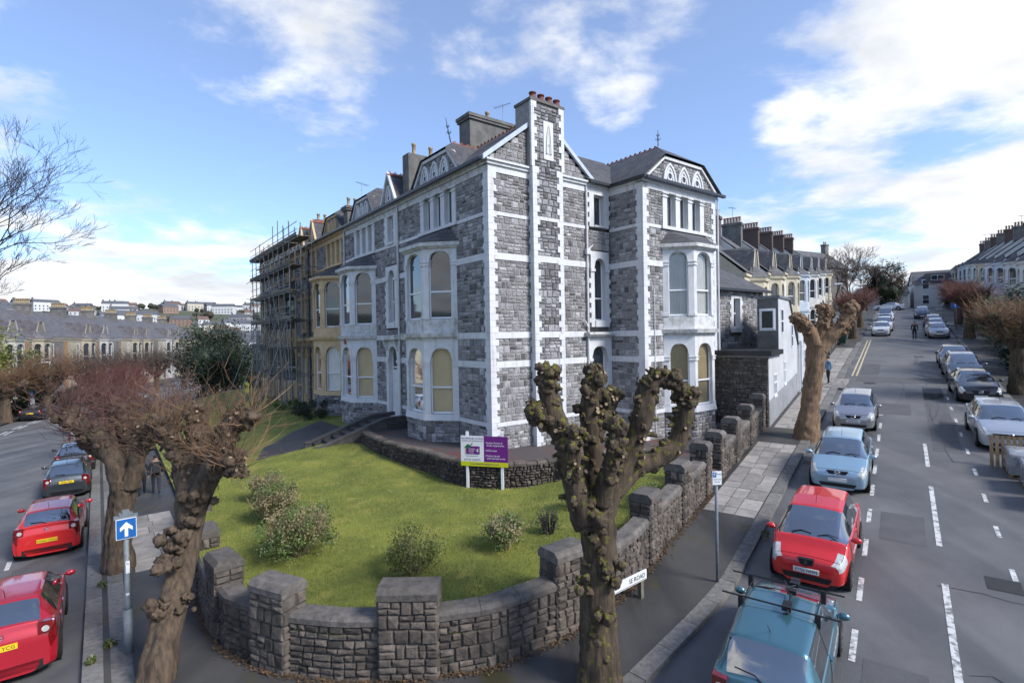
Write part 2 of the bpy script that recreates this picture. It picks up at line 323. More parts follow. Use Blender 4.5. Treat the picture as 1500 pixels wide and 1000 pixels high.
corner_in=[slp(13,2.6),(-5.7,11.5),(-4.6,10.6),(-2.0,10.2),(-.5,10.35),(.7,10.9),(1.8,11.9),(2.7,12.8),st(13,-5.5),st(14,-5.5)]
def strip(name,A,B,dz,mat,cols=6,kind='structure',parent=None):
    mb=MB(); n=len(A)
    for a,b in zip(A,B):
        for k in range(cols+1):
            p=Vector(a).lerp(Vector(b),k/cols); mb.v.append((p.x,p.y,G(p.x,p.y)+dz))
    for i in range(n-1):
        for k in range(cols):
            q=i*(cols+1)+k; mb.f.append((q,q+1,q+cols+2,q+cols+1))
    mb.m=[0]*len(mb.f); mb.t=[.5]*len(mb.f); return mb.build(name,mat,parent,True,kind=kind)
Lk=[p for d,p in leftcurve(0) if d>=12.9]; Lw=[p for d,p in leftcurve(2.9) if d>=12.9]
strip('pavement_left',Lk,Lw,.12,m_pave)
strip('pavement_corner',resample(corner_out,40),resample(corner_in,40),.12,m_pave)
pavR=strip('pavement_right',[st(s,-3.3) for s in range(14,116)],[st(s,-7.2) for s in range(14,116)],.12,m_pave)
pavF=strip('pavement_far_side',[st(s,4.45) for s in range(-6,125)],[st(s,6.6) for s in range(-6,125)],.12,m_pave)
Fk=[p for d,p in leftcurve(-8.6) if d>=30]; Fw=[p for d,p in leftcurve(-12) if d>=30]
strip('pavement_across_left_road',Fk,Fw,.12,m_pave)
# kerb stones, each its own block
def kerbrow(parent,pl,ln,w,h,off=0.,mat=m_kerb,limit=300):
    pl=resample(pl,int(sum((Vector(b)-Vector(a)).length for a,b in zip(pl,pl[1:]))/ln)+1)
    for a,b in list(zip(pl,pl[1:]))[:limit]:
        d=(b-a).normalized(); nn=Vector((d.y,-d.x)); g=.008
        c=[a+d*g+nn*(off-w/2),b-d*g+nn*(off-w/2),b-d*g+nn*(off+w/2),a+d*g+nn*(off+w/2)]
        dz=R.uniform(-.006,.006)
        MB().prism([(p.x,p.y) for p in c],lambda p:G(*p)-.12,lambda p:G(*p)+h+dz,t=R.random()).build('kerb_stone',mat,parent)
kerb=empty('kerb',kind='structure')
kerbrow(kerb,[p for d,p in leftcurve(0) if 12<=d<60][::-1]+[Vector(p) for p in corner_out[1:]]+[Vector(st(s,-3.3)) for s in range(15,64)],1.0,.34,.135)
kerbrow(kerb,[p for d,p in leftcurve(.47) if 12<=d<44],1.3,.36,.128)
kerbrow(kerb,[Vector(st(s,4.45)) for s in range(16,66)],1.2,.3,.135)
# paving slabs
def slabs(parent,fn,s0,s1,t0,t1,rows,gap=.012,skip=0):
    s=s0
    while s<s1:
        ln=R.choice((.55,.7,.85,1.0)); t=t0
        cuts=sorted([t0+(t1-t0)*(k+R.uniform(-.18,.18))/rows for k in range(1,rows)])
        for a,b in zip([t0]+cuts,cuts+[t1]):
            c=[fn(s+gap,a+gap),fn(s+ln-gap,a+gap),fn(s+ln-gap,b-gap),fn(s+gap,b-gap)]; dz=R.uniform(.006,.013)
            MB().prism(c,lambda p:G(*p)+.07,lambda p:G(*p)+.12+dz,t=R.random()).build('paving_slab',m_slab,parent)
        s+=ln
slabs(pavR,st,16.6,24.4,-5.0,-3.5,3); slabs(pavR,st,27.2,37.6,-4.85,-3.5,2); slabs(pavR,st,41.2,58,-4.9,-3.5,2)
pavLs=empty('pavement_slabs_left',kind='structure')
slabs(pavLs,slp,19.2,25.5,.75,2.2,2)
mb=MB()                      # setts of the crossing
for i in range(12):
    for j in range(16):
        a=37.9+i*.27; b=-4.95+j*.14+(i%2)*.05
        c=[st(a,b),st(a+.25,b),st(a+.25,b+.12),st(a,b+.12)]; mb.prism(c,lambda p:G(*p)+.05,lambda p:G(*p)+.135+R.uniform(0,.008),t=R.random())
mb.build('setts',m_slab,pavR,kind='stuff')
# --- painted lines and patches, thin sheets above the road
def sheet(name,fn,a0,a1,b0,b1,dz,mat,kind='structure',parent=None):
    n=max(1,int((a1-a0)/2)); mb=MB()
    for k in range(n):
        s0,s1=a0+(a1-a0)*k/n,a0+(a1-a0)*(k+1)/n
        q=[fn(s0,b0),fn(s1,b0),fn(s1,b1),fn(s0,b1)]; mb.quad(*[(x,y,G(x,y)+dz) for x,y in q])
    return mb.build(name,mat,parent,kind=kind)
mk=empty('road_markings',kind='structure')
for s in [7+2.2*k for k in range(11)]: sheet('parking_line',st,s,s+1.05,-.83,-.72,.008,m_paint,None,mk)
sheet('parking_line',st,31.6,31.75,-1.5,-.72,.008,m_paint,None,mk)
for a,b in((23.9,27),(17.2,21.8),(10.5,15.2)): sheet('centre_line',st,a,b,.70,.82,.008,m_paint,None,mk)
for k in range(12): sheet('parking_line',st,8.2+2.55*k,8.95+2.55*k,1.98,2.08,.008,m_paint,None,mk)
for t in(-2.75,-2.5): sheet('yellow_line',st,43.2,66,t,t+.1,.008,m_yel,None,mk)
for k in range(8): sheet('parking_line',slp,10.6+2.4*k,11.5+2.4*k,-2.42,-2.3,.008,m_paint,None,mk)
far=dict((int(d),p) for d,p in leftcurve(-7.0)); far2=dict((int(d),p) for d,p in leftcurve(-6.65))
for D_ in(far,far2):
    for d in range(44,84,3):
        a,b=D_[d],D_[d+2]; u=(b-a).normalized()*.08; u=Vector((u.y,-u.x))
        MB().quad(*[(p.x,p.y,G(p.x,p.y)+.008) for p in(a-u,b-u,b+u,a+u)]).build('warning_line',m_paint,mk)
pt=empty('road_patches',kind='structure')
for a,b,c,d in((32,34.6,-2.4,.4),(26,40,1.0,1.9),(36,38,.2,3.2),(44,49,-2.3,-1.2),(11,16,2.9,4.2),(5,11.6,-.6,.35),(41,43,-2.4,2.5),(17,19,-.5,.5),(20,28,3.2,4.1)): sheet('patch',st,a,b,c,d,.004,m_patch,None,pt)
for a,b,c,d in((17.6,22.4,-2.2,-.45),(28,31,-2.3,-.5)): sheet('patch',slp,a,b,c,d,.004,m_patch,None,pt)
# --- garden levels
def poly_sheet(name,poly,zf,mat,step=.6,smooth=True,kind='structure',**kw):
    P=[Vector((p[0],p[1])) for p in poly]; n=len(P)
    def inside(x,y):
        c=False
        for i in range(n):
            a,b=P[i],P[i-1]
            if (a.y>y)!=(b.y>y) and x<(b.x-a.x)*(y-a.y)/(b.y-a.y)+a.x: c=not c
        return c
    xs=[p.x for p in P]; ys=[p.y for p in P]; pts=list(P); x=min(xs)
    while x<max(xs):
        y=min(ys)
        while y<max(ys):
            if inside(x,y): pts.append(Vector((x+R.uniform(-.1,.1),y+R.uniform(-.1,.1))))
            y+=step
        x+=step
    vs,_,fs,_,_,_=delaunay_2d_cdt(pts,[],[list(range(n))],1,1e-4)
    mb=MB(); mb.add([(v.x,v.y,zf(v.x,v.y)) for v in vs],[tuple(f) for f in fs]); return mb.build(name,mat,None,smooth,kind=kind,**kw),inside
def lawnz(x,y): return 1.52+.04*(y-10)+.05*max(0,x)+.03*mnoise.noise((x*.5,y*.5,0))
HC=Vector((-.84927547,21.0))
def hl(x,y): return (HC.x+HB[0]*x+HA[0]*y, HC.y+HB[1]*x+HA[1]*y)      # house plan -> world
TW=[(-7.3,25.3),(-6.2,23.6),(-4.9,22.0),(-3.5,20.6),(-2.6,19.4),(-1.8,18.7),(-.8,18.35),(.4,18.4),(1.6,18.9),(3.0,19.8),(4.6,20.4),(6.0,20.2)]
GW=[(-12.9,21.8),(-11.9,19.6),(-10.4,16.9),(-8.9,14.5),(-7.4,12.45),(-6.2,11.15),(-4.8,10.3),(-3.4,9.95),(-2.05,9.87),(-.5,10.05),(.8,10.65),(2.0,11.65),(2.93,12.63),st(13.5,-5.2),st(15,-5.2),st(16.5,-5.2),st(18.1,-5.2)]
lawn_poly=GW+TW[::-1]+[(-9.3,25.4),(-11.2,22.4)]
lawn,in_lawn=poly_sheet('lawn',lawn_poly,lawnz,m_grass,.5)
def tile_mat():
    ma=M('terrace_tiles',(.075,.062,.06),.75,(.13,.045,.038),scale=.8,bump=.3,bscale=20,lo=.5,hi=.62)
    return ma
m_tile=tile_mat()
terr=TW+[st(18.6,-5.3),st(27.1,-5.3),hl(13.5,2),hl(6,5),hl(1.5,3),hl(.5,9),hl(-.1,10.8),(-8.0,27.2)]
poly_sheet('terrace',terr,lambda x,y:2.58-.012*max(0,x*3),m_tile,1.2,False)
def bankz(x,y):
    p=Vector((x,y))-HC; u=p.x*HB[0]+p.y*HB[1]; return .45+1.75*sm(-9.8,-1.5,u)
poly_sheet('front_garden_grass',[hl(-9.9,4.2),hl(-8.4,4.2),hl(-6.3,6.0),hl(-4.5,8.4),hl(-1.0,10.2),hl(.2,11),hl(.2,44),hl(-9.9,44)],bankz,m_grass,.8)
m_dpath=M('dark_path',(.055,.05,.048),.7,(.035,.033,.033),scale=1.2,bump=.4,bscale=25,moss=((.03,.04,.01),.2,0))
poly_sheet('path',[hl(-9.2,4.3),hl(-7.6,4.4),hl(-5.6,6.6),hl(-4.7,8.6),hl(-1.8,11.6),hl(-2.0,15.6),hl(-5.6,13.6),hl(-7.6,8.6)],lambda x,y:bankz(x,y)+.05,m_dpath,.8)

# drain covers and cracks
m_iron=M('cast_iron',(.05,.048,.046),.6,(.03,.03,.03),scale=30,bump=.6,bscale=40,metal=.3)
for i,(s_,t_,a_,b_) in enumerate(((22.6,-3.05,.45,.4),(30.5,1.4,.6,.6),(15.4,1.5,.6,.6),(40.2,-1.9,.6,.6),(53,.9,.6,.6))):
    dc=sheet('drain_cover',st,s_,s_+a_,t_,t_+b_,.009,m_iron)
sheet('drain_cover',slp,26.6,27.1,-.75,-.4,.009,m_iron)
m_crack=M('tar_seam',(.035,.035,.037),.6,var=.2)
rngc=random.Random(77); cr=empty('road_seams',kind='structure')
for k in range(16):
    s_,t_=rngc.uniform(8,60),rngc.uniform(-.5,3.8); along=rngc.random()<.6; p=[(s_,t_)]
    for _ in range(9): q=p[-1]; p.append((q[0]+(rngc.uniform(.4,1.0) if along else rngc.gauss(0,.12)),q[1]+(rngc.gauss(0,.07) if along else rngc.uniform(.15,.4))))
    mb=MB()
    for a,b in zip(p,p[1:]):
        w_=rngc.uniform(.008,.02); d=Vector((b[0]-a[0],b[1]-a[1])).normalized(); n_=Vector((-d.y,d.x))*w_
        c=[st(a[0]-n_.x,a[1]-n_.y),st(b[0]-n_.x,b[1]-n_.y),st(b[0]+n_.x,b[1]+n_.y),st(a[0]+n_.x,a[1]+n_.y)]; mb.quad(*[(x,y,G(x,y)+.0065) for x,y in c])
    mb.build('seam',m_crack,cr)
# ================================================================== building kit
def frame(O,U,Wd): return lambda u,w,z:(O[0]+U[0]*u+Wd[0]*w,O[1]+U[1]*u+Wd[1]*w,z)
def cut(iv,a,b):
    out=[]
    for p,q in iv:
        if b<=p or a>=q: out.append((p,q)); continue
        if a>p: out.append((p,a))
        if b<q: out.append((b,q))
    return [x for x in out if x[1]-x[0]>.05]
def stone_panel(F,z0,z1,iv,stones,mort,m=.14,proud=.02,back=-.3,wmin=.26,wmax=.62,holes=()):
    if z1-z0<.06: return
    k=max(1,round((z1-z0)/(2*m))); H=(z1-z0)/k
    for i in range(k):
        a,b=z0+i*H,z0+(i+1)*H
        I=iv(a,b) if callable(iv) else list(iv)
        for (hu0,hu1,hz0,hz1) in holes:
            if hz0<b-.04 and hz1>a+.04: I=cut(I,hu0,hu1)
        for p,q in I:
            mort.box(p,q,back,-.012,a,b,F)
            u=p
            while u<q-1e-6:
                bw=R.uniform(wmin,wmax)*1.25
                if q-u-bw<wmin*.7: bw=q-u
                def row(za,zb,uu,ue):
                    w=ue-uu; nn=1 if w<wmin*1.6 else (2 if R.random()<.75 or w<.75 else 3)
                    cs=[uu]+sorted(uu+w*(j+R.uniform(-.2,.2))/nn for j in range(1,nn))+[ue]
                    for c0,c1 in zip(cs,cs[1:]): stone(F,c0,c1,za,zb,stones,proud)
                if R.random()<.36: row(a,b,u,u+bw)
                else:
                    zm=a+H*R.uniform(.42,.58); row(a,zm,u,u+bw); row(zm,b,u,u+bw)
                u+=bw
def stone(F,u0,u1,z0,z1,out,proud=.02,g=.005):
    u0+=g;u1-=g;z0+=g;z1-=g
    if u1-u0<.02 or z1-z0<.02: return
    i=min(.03,(u1-u0)*.2,(z1-z0)*.2)
    V=[F(u0,-.03,z0),F(u1,-.03,z0),F(u1,-.03,z1),F(u0,-.03,z1)]
    for (u,z) in((u0+i,z0+i),(u1-i,z0+i),(u1-i,z1-i),(u0+i,z1-i)): V.append(F(u+R.uniform(-i,i)*.4,R.uniform(.15,1)*proud,z+R.uniform(-i,i)*.4))
    V.append(F((u0+u1)/2+R.uniform(-.2,.2)*(u1-u0),R.uniform(.5,1.25)*proud,(z0+z1)/2))
    t=min(1,max(0,R.gauss(.42,.22)+(.25 if R.random()<.1 else 0)))
    out.append((V,[(0,1,5,4),(1,2,6,5),(2,3,7,6),(3,0,4,7),(4,5,8),(5,6,8),(6,7,8),(7,4,8)],t))
def emit_stones(parent,stones,mat,key,name='stone',limit=300):
    stones.sort(key=key)
    for V,fs,t in stones[:limit]: MB().add(V,fs,0,t).build(name,mat,parent)
    if len(stones)>limit:
        mb=MB()
        for V,fs,t in stones[limit:]: mb.add(V,fs,0,t)
        mb.build('rubble_'+name,mat,parent,kind='stuff')
def sash(F,u0,u1,z0,z1,parent,split=.45,blind=None,w=-.17,fr=.055,mat=None,name='window',glass=None,mull=False,open_=False):
    mat=mat or m_upvc; mb=MB(); d=.07
    zs=z0+(z1-z0)*split
    mb.box(u0,u0+fr,w-d,w,z0,z1,F).box(u1-fr,u1,w-d,w,z0,z1,F).box(u0+fr,u1-fr,w-d,w,z0,z0+fr*1.3,F).box(u0+fr,u1-fr,w-d,w,z1-fr,z1,F)
    if split: mb.box(u0+fr,u1-fr,w-d,w+.012,zs-.035,zs+.035,F)
    if mull: um=(u0+u1)/2; mb.box(um-.03,um+.03,w-d,w+.006,z0+fr,z1-fr,F)
    o=mb.build(name,mat,parent)
    gm=glass or (m_clear if blind else m_glass)
    for a,b in (((z0+fr*1.3,zs-.035),(zs+.035,z1-fr)) if split else ((z0+fr,z1-fr),)):
        MB().quad(F(u0+fr,w-.03,a),F(u1-fr,w-.03,a),F(u1-fr,w-.03,b),F(u0+fr,w-.03,b)).build('pane',gm,o)
    if blind is m_pale:      # hanging curtains in folds
        mb=MB(); n=26; ph=R.uniform(0,6)
        for i in range(n+1):
            u=u0+.01+(u1-u0-.02)*i/n; d_=w-.13+.022*math.sin(i*1.7+ph)+.01*math.sin(i*.6); mb.v+= [F(u,d_,z0),F(u,d_+.01*math.sin(i*.9),z1)]
        mb.f=[(2*i,2*i+2,2*i+3,2*i+1) for i in range(n)]; mb.m=[0]*n; mb.t=[.5]*n; mb.build('curtain',blind,o,True); MB().box(u0,u1,w-.19,w-.17,z0,z1,F).build('room_dark',m_glass,o)
    elif blind: MB().box(u0+.01,u1-.01,w-.13,w-.11,z0+(R.choice((0,0,.12,.25)) if split else 0),z1,F).build('blind',blind,o); MB().box(u0,u1,w-.19,w-.17,z0,z1,F).build('room_dark',m_glass,o)
    return o
def arch_pts(u0,u1,zs,zc,n=10,pointed=False):
    uc=(u0+u1)/2; r=(u1-u0)/2; pts=[]
    for i in range(n+1):
        x=-1+2*i/n
        h=math.sqrt(max(0,4-(1+abs(x))**2))/1.7321 if pointed else math.sqrt(max(0,1-abs(x)**2.4))
        pts.append((uc+r*x,zs+(zc-zs)*h))
    return pts
def arch_head(mb,F,u0,u1,zs,zc,zt,w0,w1,n=10):
    p=arch_pts(u0,u1,zs,zc,n)
    for (a,za),(b,zb) in zip(p,p[1:]):
        vs=[F(a,w0,za),F(b,w0,zb),F(b,w0,zt),F(a,w0,zt),F(a,w1,za),F(b,w1,zb),F(b,w1,zt),F(a,w1,zt)]
        mb.add(vs,[(0,3,2,1),(4,5,6,7),(0,1,5,4),(3,7,6,2),(0,4,7,3),(1,2,6,5)])
def pointed_arch(F,u0,u1,zs,zc,parent,mat,wd=.1,dep=.08,name='blind_arch'):
    mb=MB()
    for k,(e,dp) in enumerate(((0,dep),(wd*1.5,dep*.6))):
        o=arch_pts(u0+e,u1-e,zs,zc-e*1.2,12,True); i=arch_pts(u0+e+wd,u1-e-wd,zs,zc-(e+wd)*1.25,12,True)
        for (a,b,c,d) in zip(o,o[1:],i,i[1:]):
            vs=[F(a[0],dp,a[1]),F(b[0],dp,b[1]),F(d[0],dp,d[1]),F(c[0],dp,c[1]),F(a[0],-.02,a[1]),F(b[0],-.02,b[1]),F(d[0],-.02,d[1]),F(c[0],-.02,c[1])]
            mb.add(vs,[(0,1,2,3),(0,4,5,1),(3,2,6,7)])
    # roundel
    uc,zc2=(u0+u1)/2,zs+(zc-zs)*.30; r=(u1-u0)*.2
    for k in range(12):
        a0,a1=2*math.pi*k/12,2*math.pi*(k+1)/12
        q=lambda a,rr,w:F(uc+math.cos(a)*rr,w,zc2+math.sin(a)*rr)
        mb.add([q(a0,r,.05),q(a1,r,.05),q(a1,r*.68,.05),q(a0,r*.68,.05)],[(0,1,2,3)]); 
    o=mb.build(name,mat,parent)
    m2=MB(); m2.add([F(uc+math.cos(2*math.pi*k/12)*r*.7,.015,zc2+math.sin(2*math.pi*k/12)*r*.7) for k in range(12)],[tuple(range(12))]); m2.build('roundel',m_glass,o)
    i=arch_pts(u0+wd*2.4,u1-wd*2.4,zs,zc-wd*3.0,12,True); m3=MB(); m3.add([F(a,.008,b) for a,b in i],[tuple(range(len(i)))]); m3.build('arch_panel',mat,o)
def quoins(F,F2,z0,z1,parent,mat,h=.26,a=.22,b=.37,th=.3,pr=.045):
    """toothed corner: F has u growing away from the corner on one face, F2 on the other (may be None)"""
    n=round((z1-z0)/h); h=(z1-z0)/n
    for i in range(n):
        l1,l2=(b,a) if i%2 else (a,b); z=z0+i*h; g=.003
        mb=MB(); mb.box(-pr if F2 else 0,l1,-th,pr,z+g,z+h-g,F)
        if F2: mb.box(pr*0,l2,-th,pr-.001,z+g,z+h-g,F2)
        mb.build('quoin',mat,parent)
def bay(parent,F,uA,uB,pj,ca,L,trim,blinds=(None,None),simple=False,stones=None,mort=None,roofmat=None,glass=None,capmat=None):
    """canted bay. L: dict of levels; F wall frame"""
    capmat=capmat or trim
    def plan(o): return [(uA-o,0),(uA+ca-o*.45,pj+o),(uB-ca+o*.45,pj+o),(uB+o,0)]
    P=plan(0)
    Fr=[]
    for i in range(3):
        (a,b),(c,d)=P[i],P[i+1]; ln=math.hypot(c-a,d-b); dx,dy=(c-a)/ln,(d-b)/ln; nx,ny=-dy,dx
        if i==1 and ny<0: nx,ny=-nx,-ny
        def mk(a=a,b=b,dx=dx,dy=dy,nx=nx,ny=ny): return lambda u,w,z:F(a+dx*u+nx*w,b+dy*u+ny*w,z)
        Fr.append((mk(),ln))
    def pz(o,z0,z1,mat,name,o2=None):
        p=plan(o)+[(uB+o,-.3),(uA-o,-.3)]; q=None
        if o2 is not None: q=plan(o2)+[(uB+o2,-.3),(uA-o2,-.3)]
        return MB().prism(p,z0,z1,F,poly2=q).build(name,mat,parent)
    zb=L['base']; 
    if stones is not None:
        pz(-.03,zb,L['sill0'],m_mortar,'bay_plinth')
        for f,ln in Fr: stone_panel(f,zb,L['sill0'],[(0.0,ln)],stones,MB(),back=-.02,m=.14)
    else: pz(0,zb,L['sill0'],trim,'bay_plinth')
    pz(.07,L['sill0'],L['sill1'],trim,'bay_sill',.03)
    for k,(z0,zs,zc,zt) in enumerate(L['st']):
        pw=.26 if not simple else .2
        mb=MB()
        for i,(f,ln) in enumerate(Fr):
            o0,o1=pw if i!=1 else pw*.8,ln-(pw if i!=1 else pw*.8)
            mb.box(0,o0,-.22,0,z0,zs,f).box(o1,ln,-.22,0,z0,zs,f)
            arch_head(mb,f,o0,o1,zs,zc,zt,-.22,0); mb.box(0,o0,-.22,0,zs,zt,f).box(o1,ln,-.22,0,zs,zt,f)
            if not simple:
                for a,b in((0,o0),(o1,ln)):
                    MB().box(a-.03,b+.03,-.1,.045,zs-.17,zs-.11,f).box(a-.015,b+.015,-.1,.03,zs-.11,zs-.03,f).box(a-.045,b+.045,-.1,.06,zs-.03,zs+.02,f).build('capital',capmat,parent)
                    mb.box(a-.02,b+.02,-.1,.03,z0,z0+.14,f)
            sash(f,o0,o1,z0+.02,zc,parent,.40,blinds[k],-.13,glass=glass)
        mb.build('bay_wall',trim,parent)
    for (o,z0,z1,o2) in L['corn']: pz(o,z0,z1,m_whitew if trim is m_white else trim,'bay_cornice',o2)
    for (z0,z1) in L.get('apron',()): pz(-.01,z0,z1,m_whitew if trim is m_white else trim,'bay_apron')
    z0,z1=L['roof']; p=plan(.22); mb=MB(); q=[(uA+.5,.05),(uB-.5,.05)]
    v=[F(u,w,z0) for u,w in p]+[F(u,w,z1) for u,w in q]; mb.add(v,[(0,1,4),(1,2,5,4),(2,3,5)]); mb.build('bay_roof',roofmat or m_slA,parent)
def pots(parent,pts,mat,h=.5,r=.12,cowl=False):
    pr=MB().lathe([(r*1.15,0),(r*1.2,.06),(r*.9,.1),(r*.82,h*.8),(r*1.05,h*.84),(r*1.05,h),(r*.8,h)],9).mesh('chimney_pot',mat,True)
    for p in pts: obj('chimney_pot',pr,parent,loc=p)
def ridge_tiles(parent,a,b,mat=None,step=.3):
    a,b=Vector(a),Vector(b); n=max(1,int((b-a).length/step)); d=(b-a)/n; sd=Vector((-d.y,d.x,0)).normalized()
    for i in range(n):
        p=a+d*i; q=p+d*.96; mb=MB(); dn=Vector((0,0,.13))
        mb.add([p-sd*.14-dn,q-sd*.14-dn,q+Vector((0,0,.03)),p+Vector((0,0,.03)),p+sd*.14-dn,q+sd*.14-dn],[(0,1,2,3),(3,2,5,4)])
        c=(p+q)/2+Vector((0,0,.02)); u=d.normalized()
        for k in range(6):     # crest
            a0,a1=math.pi*k/6,math.pi*(k+1)/6; r=.085
            w=sd*.018
            P=lambda an,rr,s:c+u*(math.cos(an)*rr)+Vector((0,0,math.sin(an)*rr))+w*s
            mb.add([P(a0,r,-1),P(a1,r,-1),P(a1,r*.45,-1),P(a0,r*.45,-1),P(a0,r,1),P(a1,r,1)],[(0,1,2,3),(0,4,5,1)])
        mb.build('ridge_tile',mat or m_red,parent)
def roof_poly(name,parent,polys,mat,mats=None):
    mb=MB()
    for i,p in enumerate(polys): mb.add(p,[tuple(range(len(p)))],(mats[i] if mats else 0))
    return mb.build(name,mat,parent)
LV=dict(base=1.5,sill0=3.52,sill1=3.8,st=[(3.8,6.1,6.72,7.12),(8.0,10.52,11.0,11.12)],apron=[(7.38,8.0)],corn=[(.05,7.1,7.2,.05),(.18,7.2,7.38,.24),(.08,11.1,11.2,.16),(.22,11.2,11.36,.22)],roof=(11.36,12.05))
BANDS=[(3.52,3.69),(5.9,6.17),(7.1,7.36),(10.3,10.57),(12.08,12.23)]
ZP=[(1.5,3.52),(3.69,5.9),(6.17,7.1),(7.36,10.3),(10.57,12.08),(12.23,13.8)]
def bands(F,u0,u1,parent,mat,holes=(),name='string_course',zs=None):
    for z0,z1 in (zs or BANDS):
        iv=[(u0,u1)]
        for h in holes:
            if h[2]<z1-.02 and h[3]>z0+.02: iv=cut(iv,h[0],h[1])
        for a,b in iv: MB().box(a,b,-.3,.035,z0,z1,F).build(name,mat,parent)
def surround_rect(F,u0,u1,z0,z1,o0,o1,oz0,oz1,parent,mat,teeth=True,arch=None,blind=None,split=.45,name='window_surround',glass=None):
    mb=MB(); pr=.05
    if arch:
        zs,zc=arch; mb.box(u0,o0,-.3,pr,z0,z1,F).box(o1,u1,-.3,pr,z0,z1,F); arch_head(mb,F,o0,o1,zs,zc,z1,-.3,pr)
        for a,b in((u0,o0),(o1,u1)): mb.box(a-.03,b+.03,0,pr+.05,zs-.16,zs-.02,F)
    else: mb.box(u0,o0,-.3,pr,z0,z1,F).box(o1,u1,-.3,pr,z0,z1,F).box(o0,o1,-.3,pr,oz1,z1,F)
    mb.box(o0,o1,-.3,pr+.06,z0,oz0,F)
    if teeth:
        z=z0+.2; k=0
        while z<(arch[0] if arch else z1)-.3:
            mb.box(u0-.12,u0,-.05,pr-.004,z,z+.22,F).box(u1,u1+.12,-.05,pr-.004,z,z+.22,F); z+=.46
    mb.build(name,mat,parent)
    sash(F,o0,o1,oz0,(arch[1] if arch else oz1),parent,split,blind,-.2,glass=glass)
def triple(F,u0,u1,z0,z1,parent,mat,glass=None,blind=None):
    pw=.34; ow=(u1-u0-4*pw)/3; u=u0
    sil=MB().box(u0-.12,u1+.12,-.3,.12,z0-.15,z0,F).build('window_sill',mat,parent)
    for k in range(4):
        mb=MB().box(u,u+pw,-.3,.03,z0,z1,F).box(u-.03,u+pw+.03,-.05,.07,z1-.22,z1-.16,F).box(u-.045,u+pw+.045,-.05,.09,z1-.06,z1,F); mb.build('pilaster',mat,parent)
        u+=pw
        if k<3: sash(F,u,u+ow,z0,z1,parent,0,blind,-.2,glass=glass); u+=ow
def jerkin(F,uc,hw,z0,z1,tw,parent,trim,stone_l,mort,zsh=None,dw=0.0,na=3):
    """stone gable with clipped top: half width hw at z0, half width tw at z1"""
    def lim(z): return hw+(tw-hw)*max(0,(z-z0-.12))/(z1-z0-.12)
    stone_panel(lambda u,w,z:F(u,w+dw,z),z0,z1,lambda a,b:[(uc-lim(b)+.02,uc+lim(b)-.02)],stone_l,mort,m=.14,back=-.35)
    mb=MB()
    for sgn in(-1,1):
        e=.13
        mb.prism([(uc+sgn*hw,z0),(uc+sgn*hw,z0+.12),(uc+sgn*tw,z1+.02),(uc+sgn*(tw-e),z1+.02),(uc+sgn*(hw-e*1.3),z0+.12),(uc+sgn*(hw-e*1.3),z0)],-.3,.09+dw,lambda u,z,w:F(u,w,z))
    mb.box(uc-tw,uc+tw,-.3,.09+dw,z1-.08,z1+.05,F)
    mb.build('gable_coping',trim,parent)
    n=na; w=min(1.1,(2*hw-1.5)/n)
    for k in range(n):
        c=uc+(k-(n-1)/2)*w
        pointed_arch(lambda u,ww,z:F(u,ww+.03+dw,z),c-w*.47,c+w*.47,z0+.06,z0+.83*(z1-z0),parent,trim)
def camkey(rot,loc):
    c,s=math.cos(rot),math.sin(rot)
    def key(it):
        x=sum(p[0] for p in it[0])/9; y=sum(p[1] for p in it[0])/9; z=it[0][0][2]
        X=loc[0]+c*x-s*y; Y=loc[1]+s*x+c*y
        a=abs((it[0][1][0]-it[0][0][0]))+abs(it[0][1][1]-it[0][0][1])
        return (X*X+Y*Y+(z-CAMZ)**2)/max(.02,a*abs(it[0][2][2]-it[0][0][2]))
    return key
FS=frame((0,0),(1,0),(0,-1)); FF=frame((0,0),(0,1),(-1,0))
RIDX,RIDZ,EAVZ=2.85,16.75,14.36
def rz(x): return EAVZ+(RIDZ-EAVZ)*(min(x+.28,2*RIDX+.28-x)/(RIDX+.28))
def main_roof(H,y0,y1,mat):
    t=.07
    roof_poly('roof',H,[[(-.28,y0,EAVZ),(-.28,y1,EAVZ),(RIDX,y1,RIDZ),(RIDX,y0,RIDZ)],[(2*RIDX+.28,y0,EAVZ),(RIDX,y0,RIDZ),(RIDX,y1,RIDZ),(2*RIDX+.28,y1,EAVZ)]],mat)
    MB().box(-.40,-.28,y0,y1,EAVZ-.14,EAVZ-.02).build('gutter',m_gutter,H)
def dormer_big(H,uc,trim,stones,mort,hw=2.1,mat=None,ridge=True,zt=15.5):
    jerkin(FF,uc,hw,14.38,zt,hw*.56,H,trim,stones,mort,dw=.04)
    a=hw; b=hw*.56; e=-.22; zr=zt+.85
    A0=(e,uc-a-.12,14.5);A=(e,uc-b,zt+.1);B=(e,uc+b,zt+.1);B0=(e,uc+a+.12,14.5);Q=(.85,uc,zr)
    xr=(zr-EAVZ)/(RIDZ-EAVZ)*(RIDX+.28)-.28; Rr=(min(xr,RIDX),uc,zr); A1=(.02,uc-a-.12,14.5);B1=(.02,uc+a+.12,14.5)
    roof_poly('dormer_roof',H,[[A,B,Q],[A0,A,Q,Rr,A1],[B,B0,B1,Rr,Q]],[m_slA,m_slB],[0,1,1])
    MB().prism([(-.1,uc-a),(.6,uc-a),(.6,uc+a),(-.1,uc+a)],14.3,14.6).build('dormer_cheek',m_lead,H)
    if ridge: ridge_tiles(H,Q,Rr)
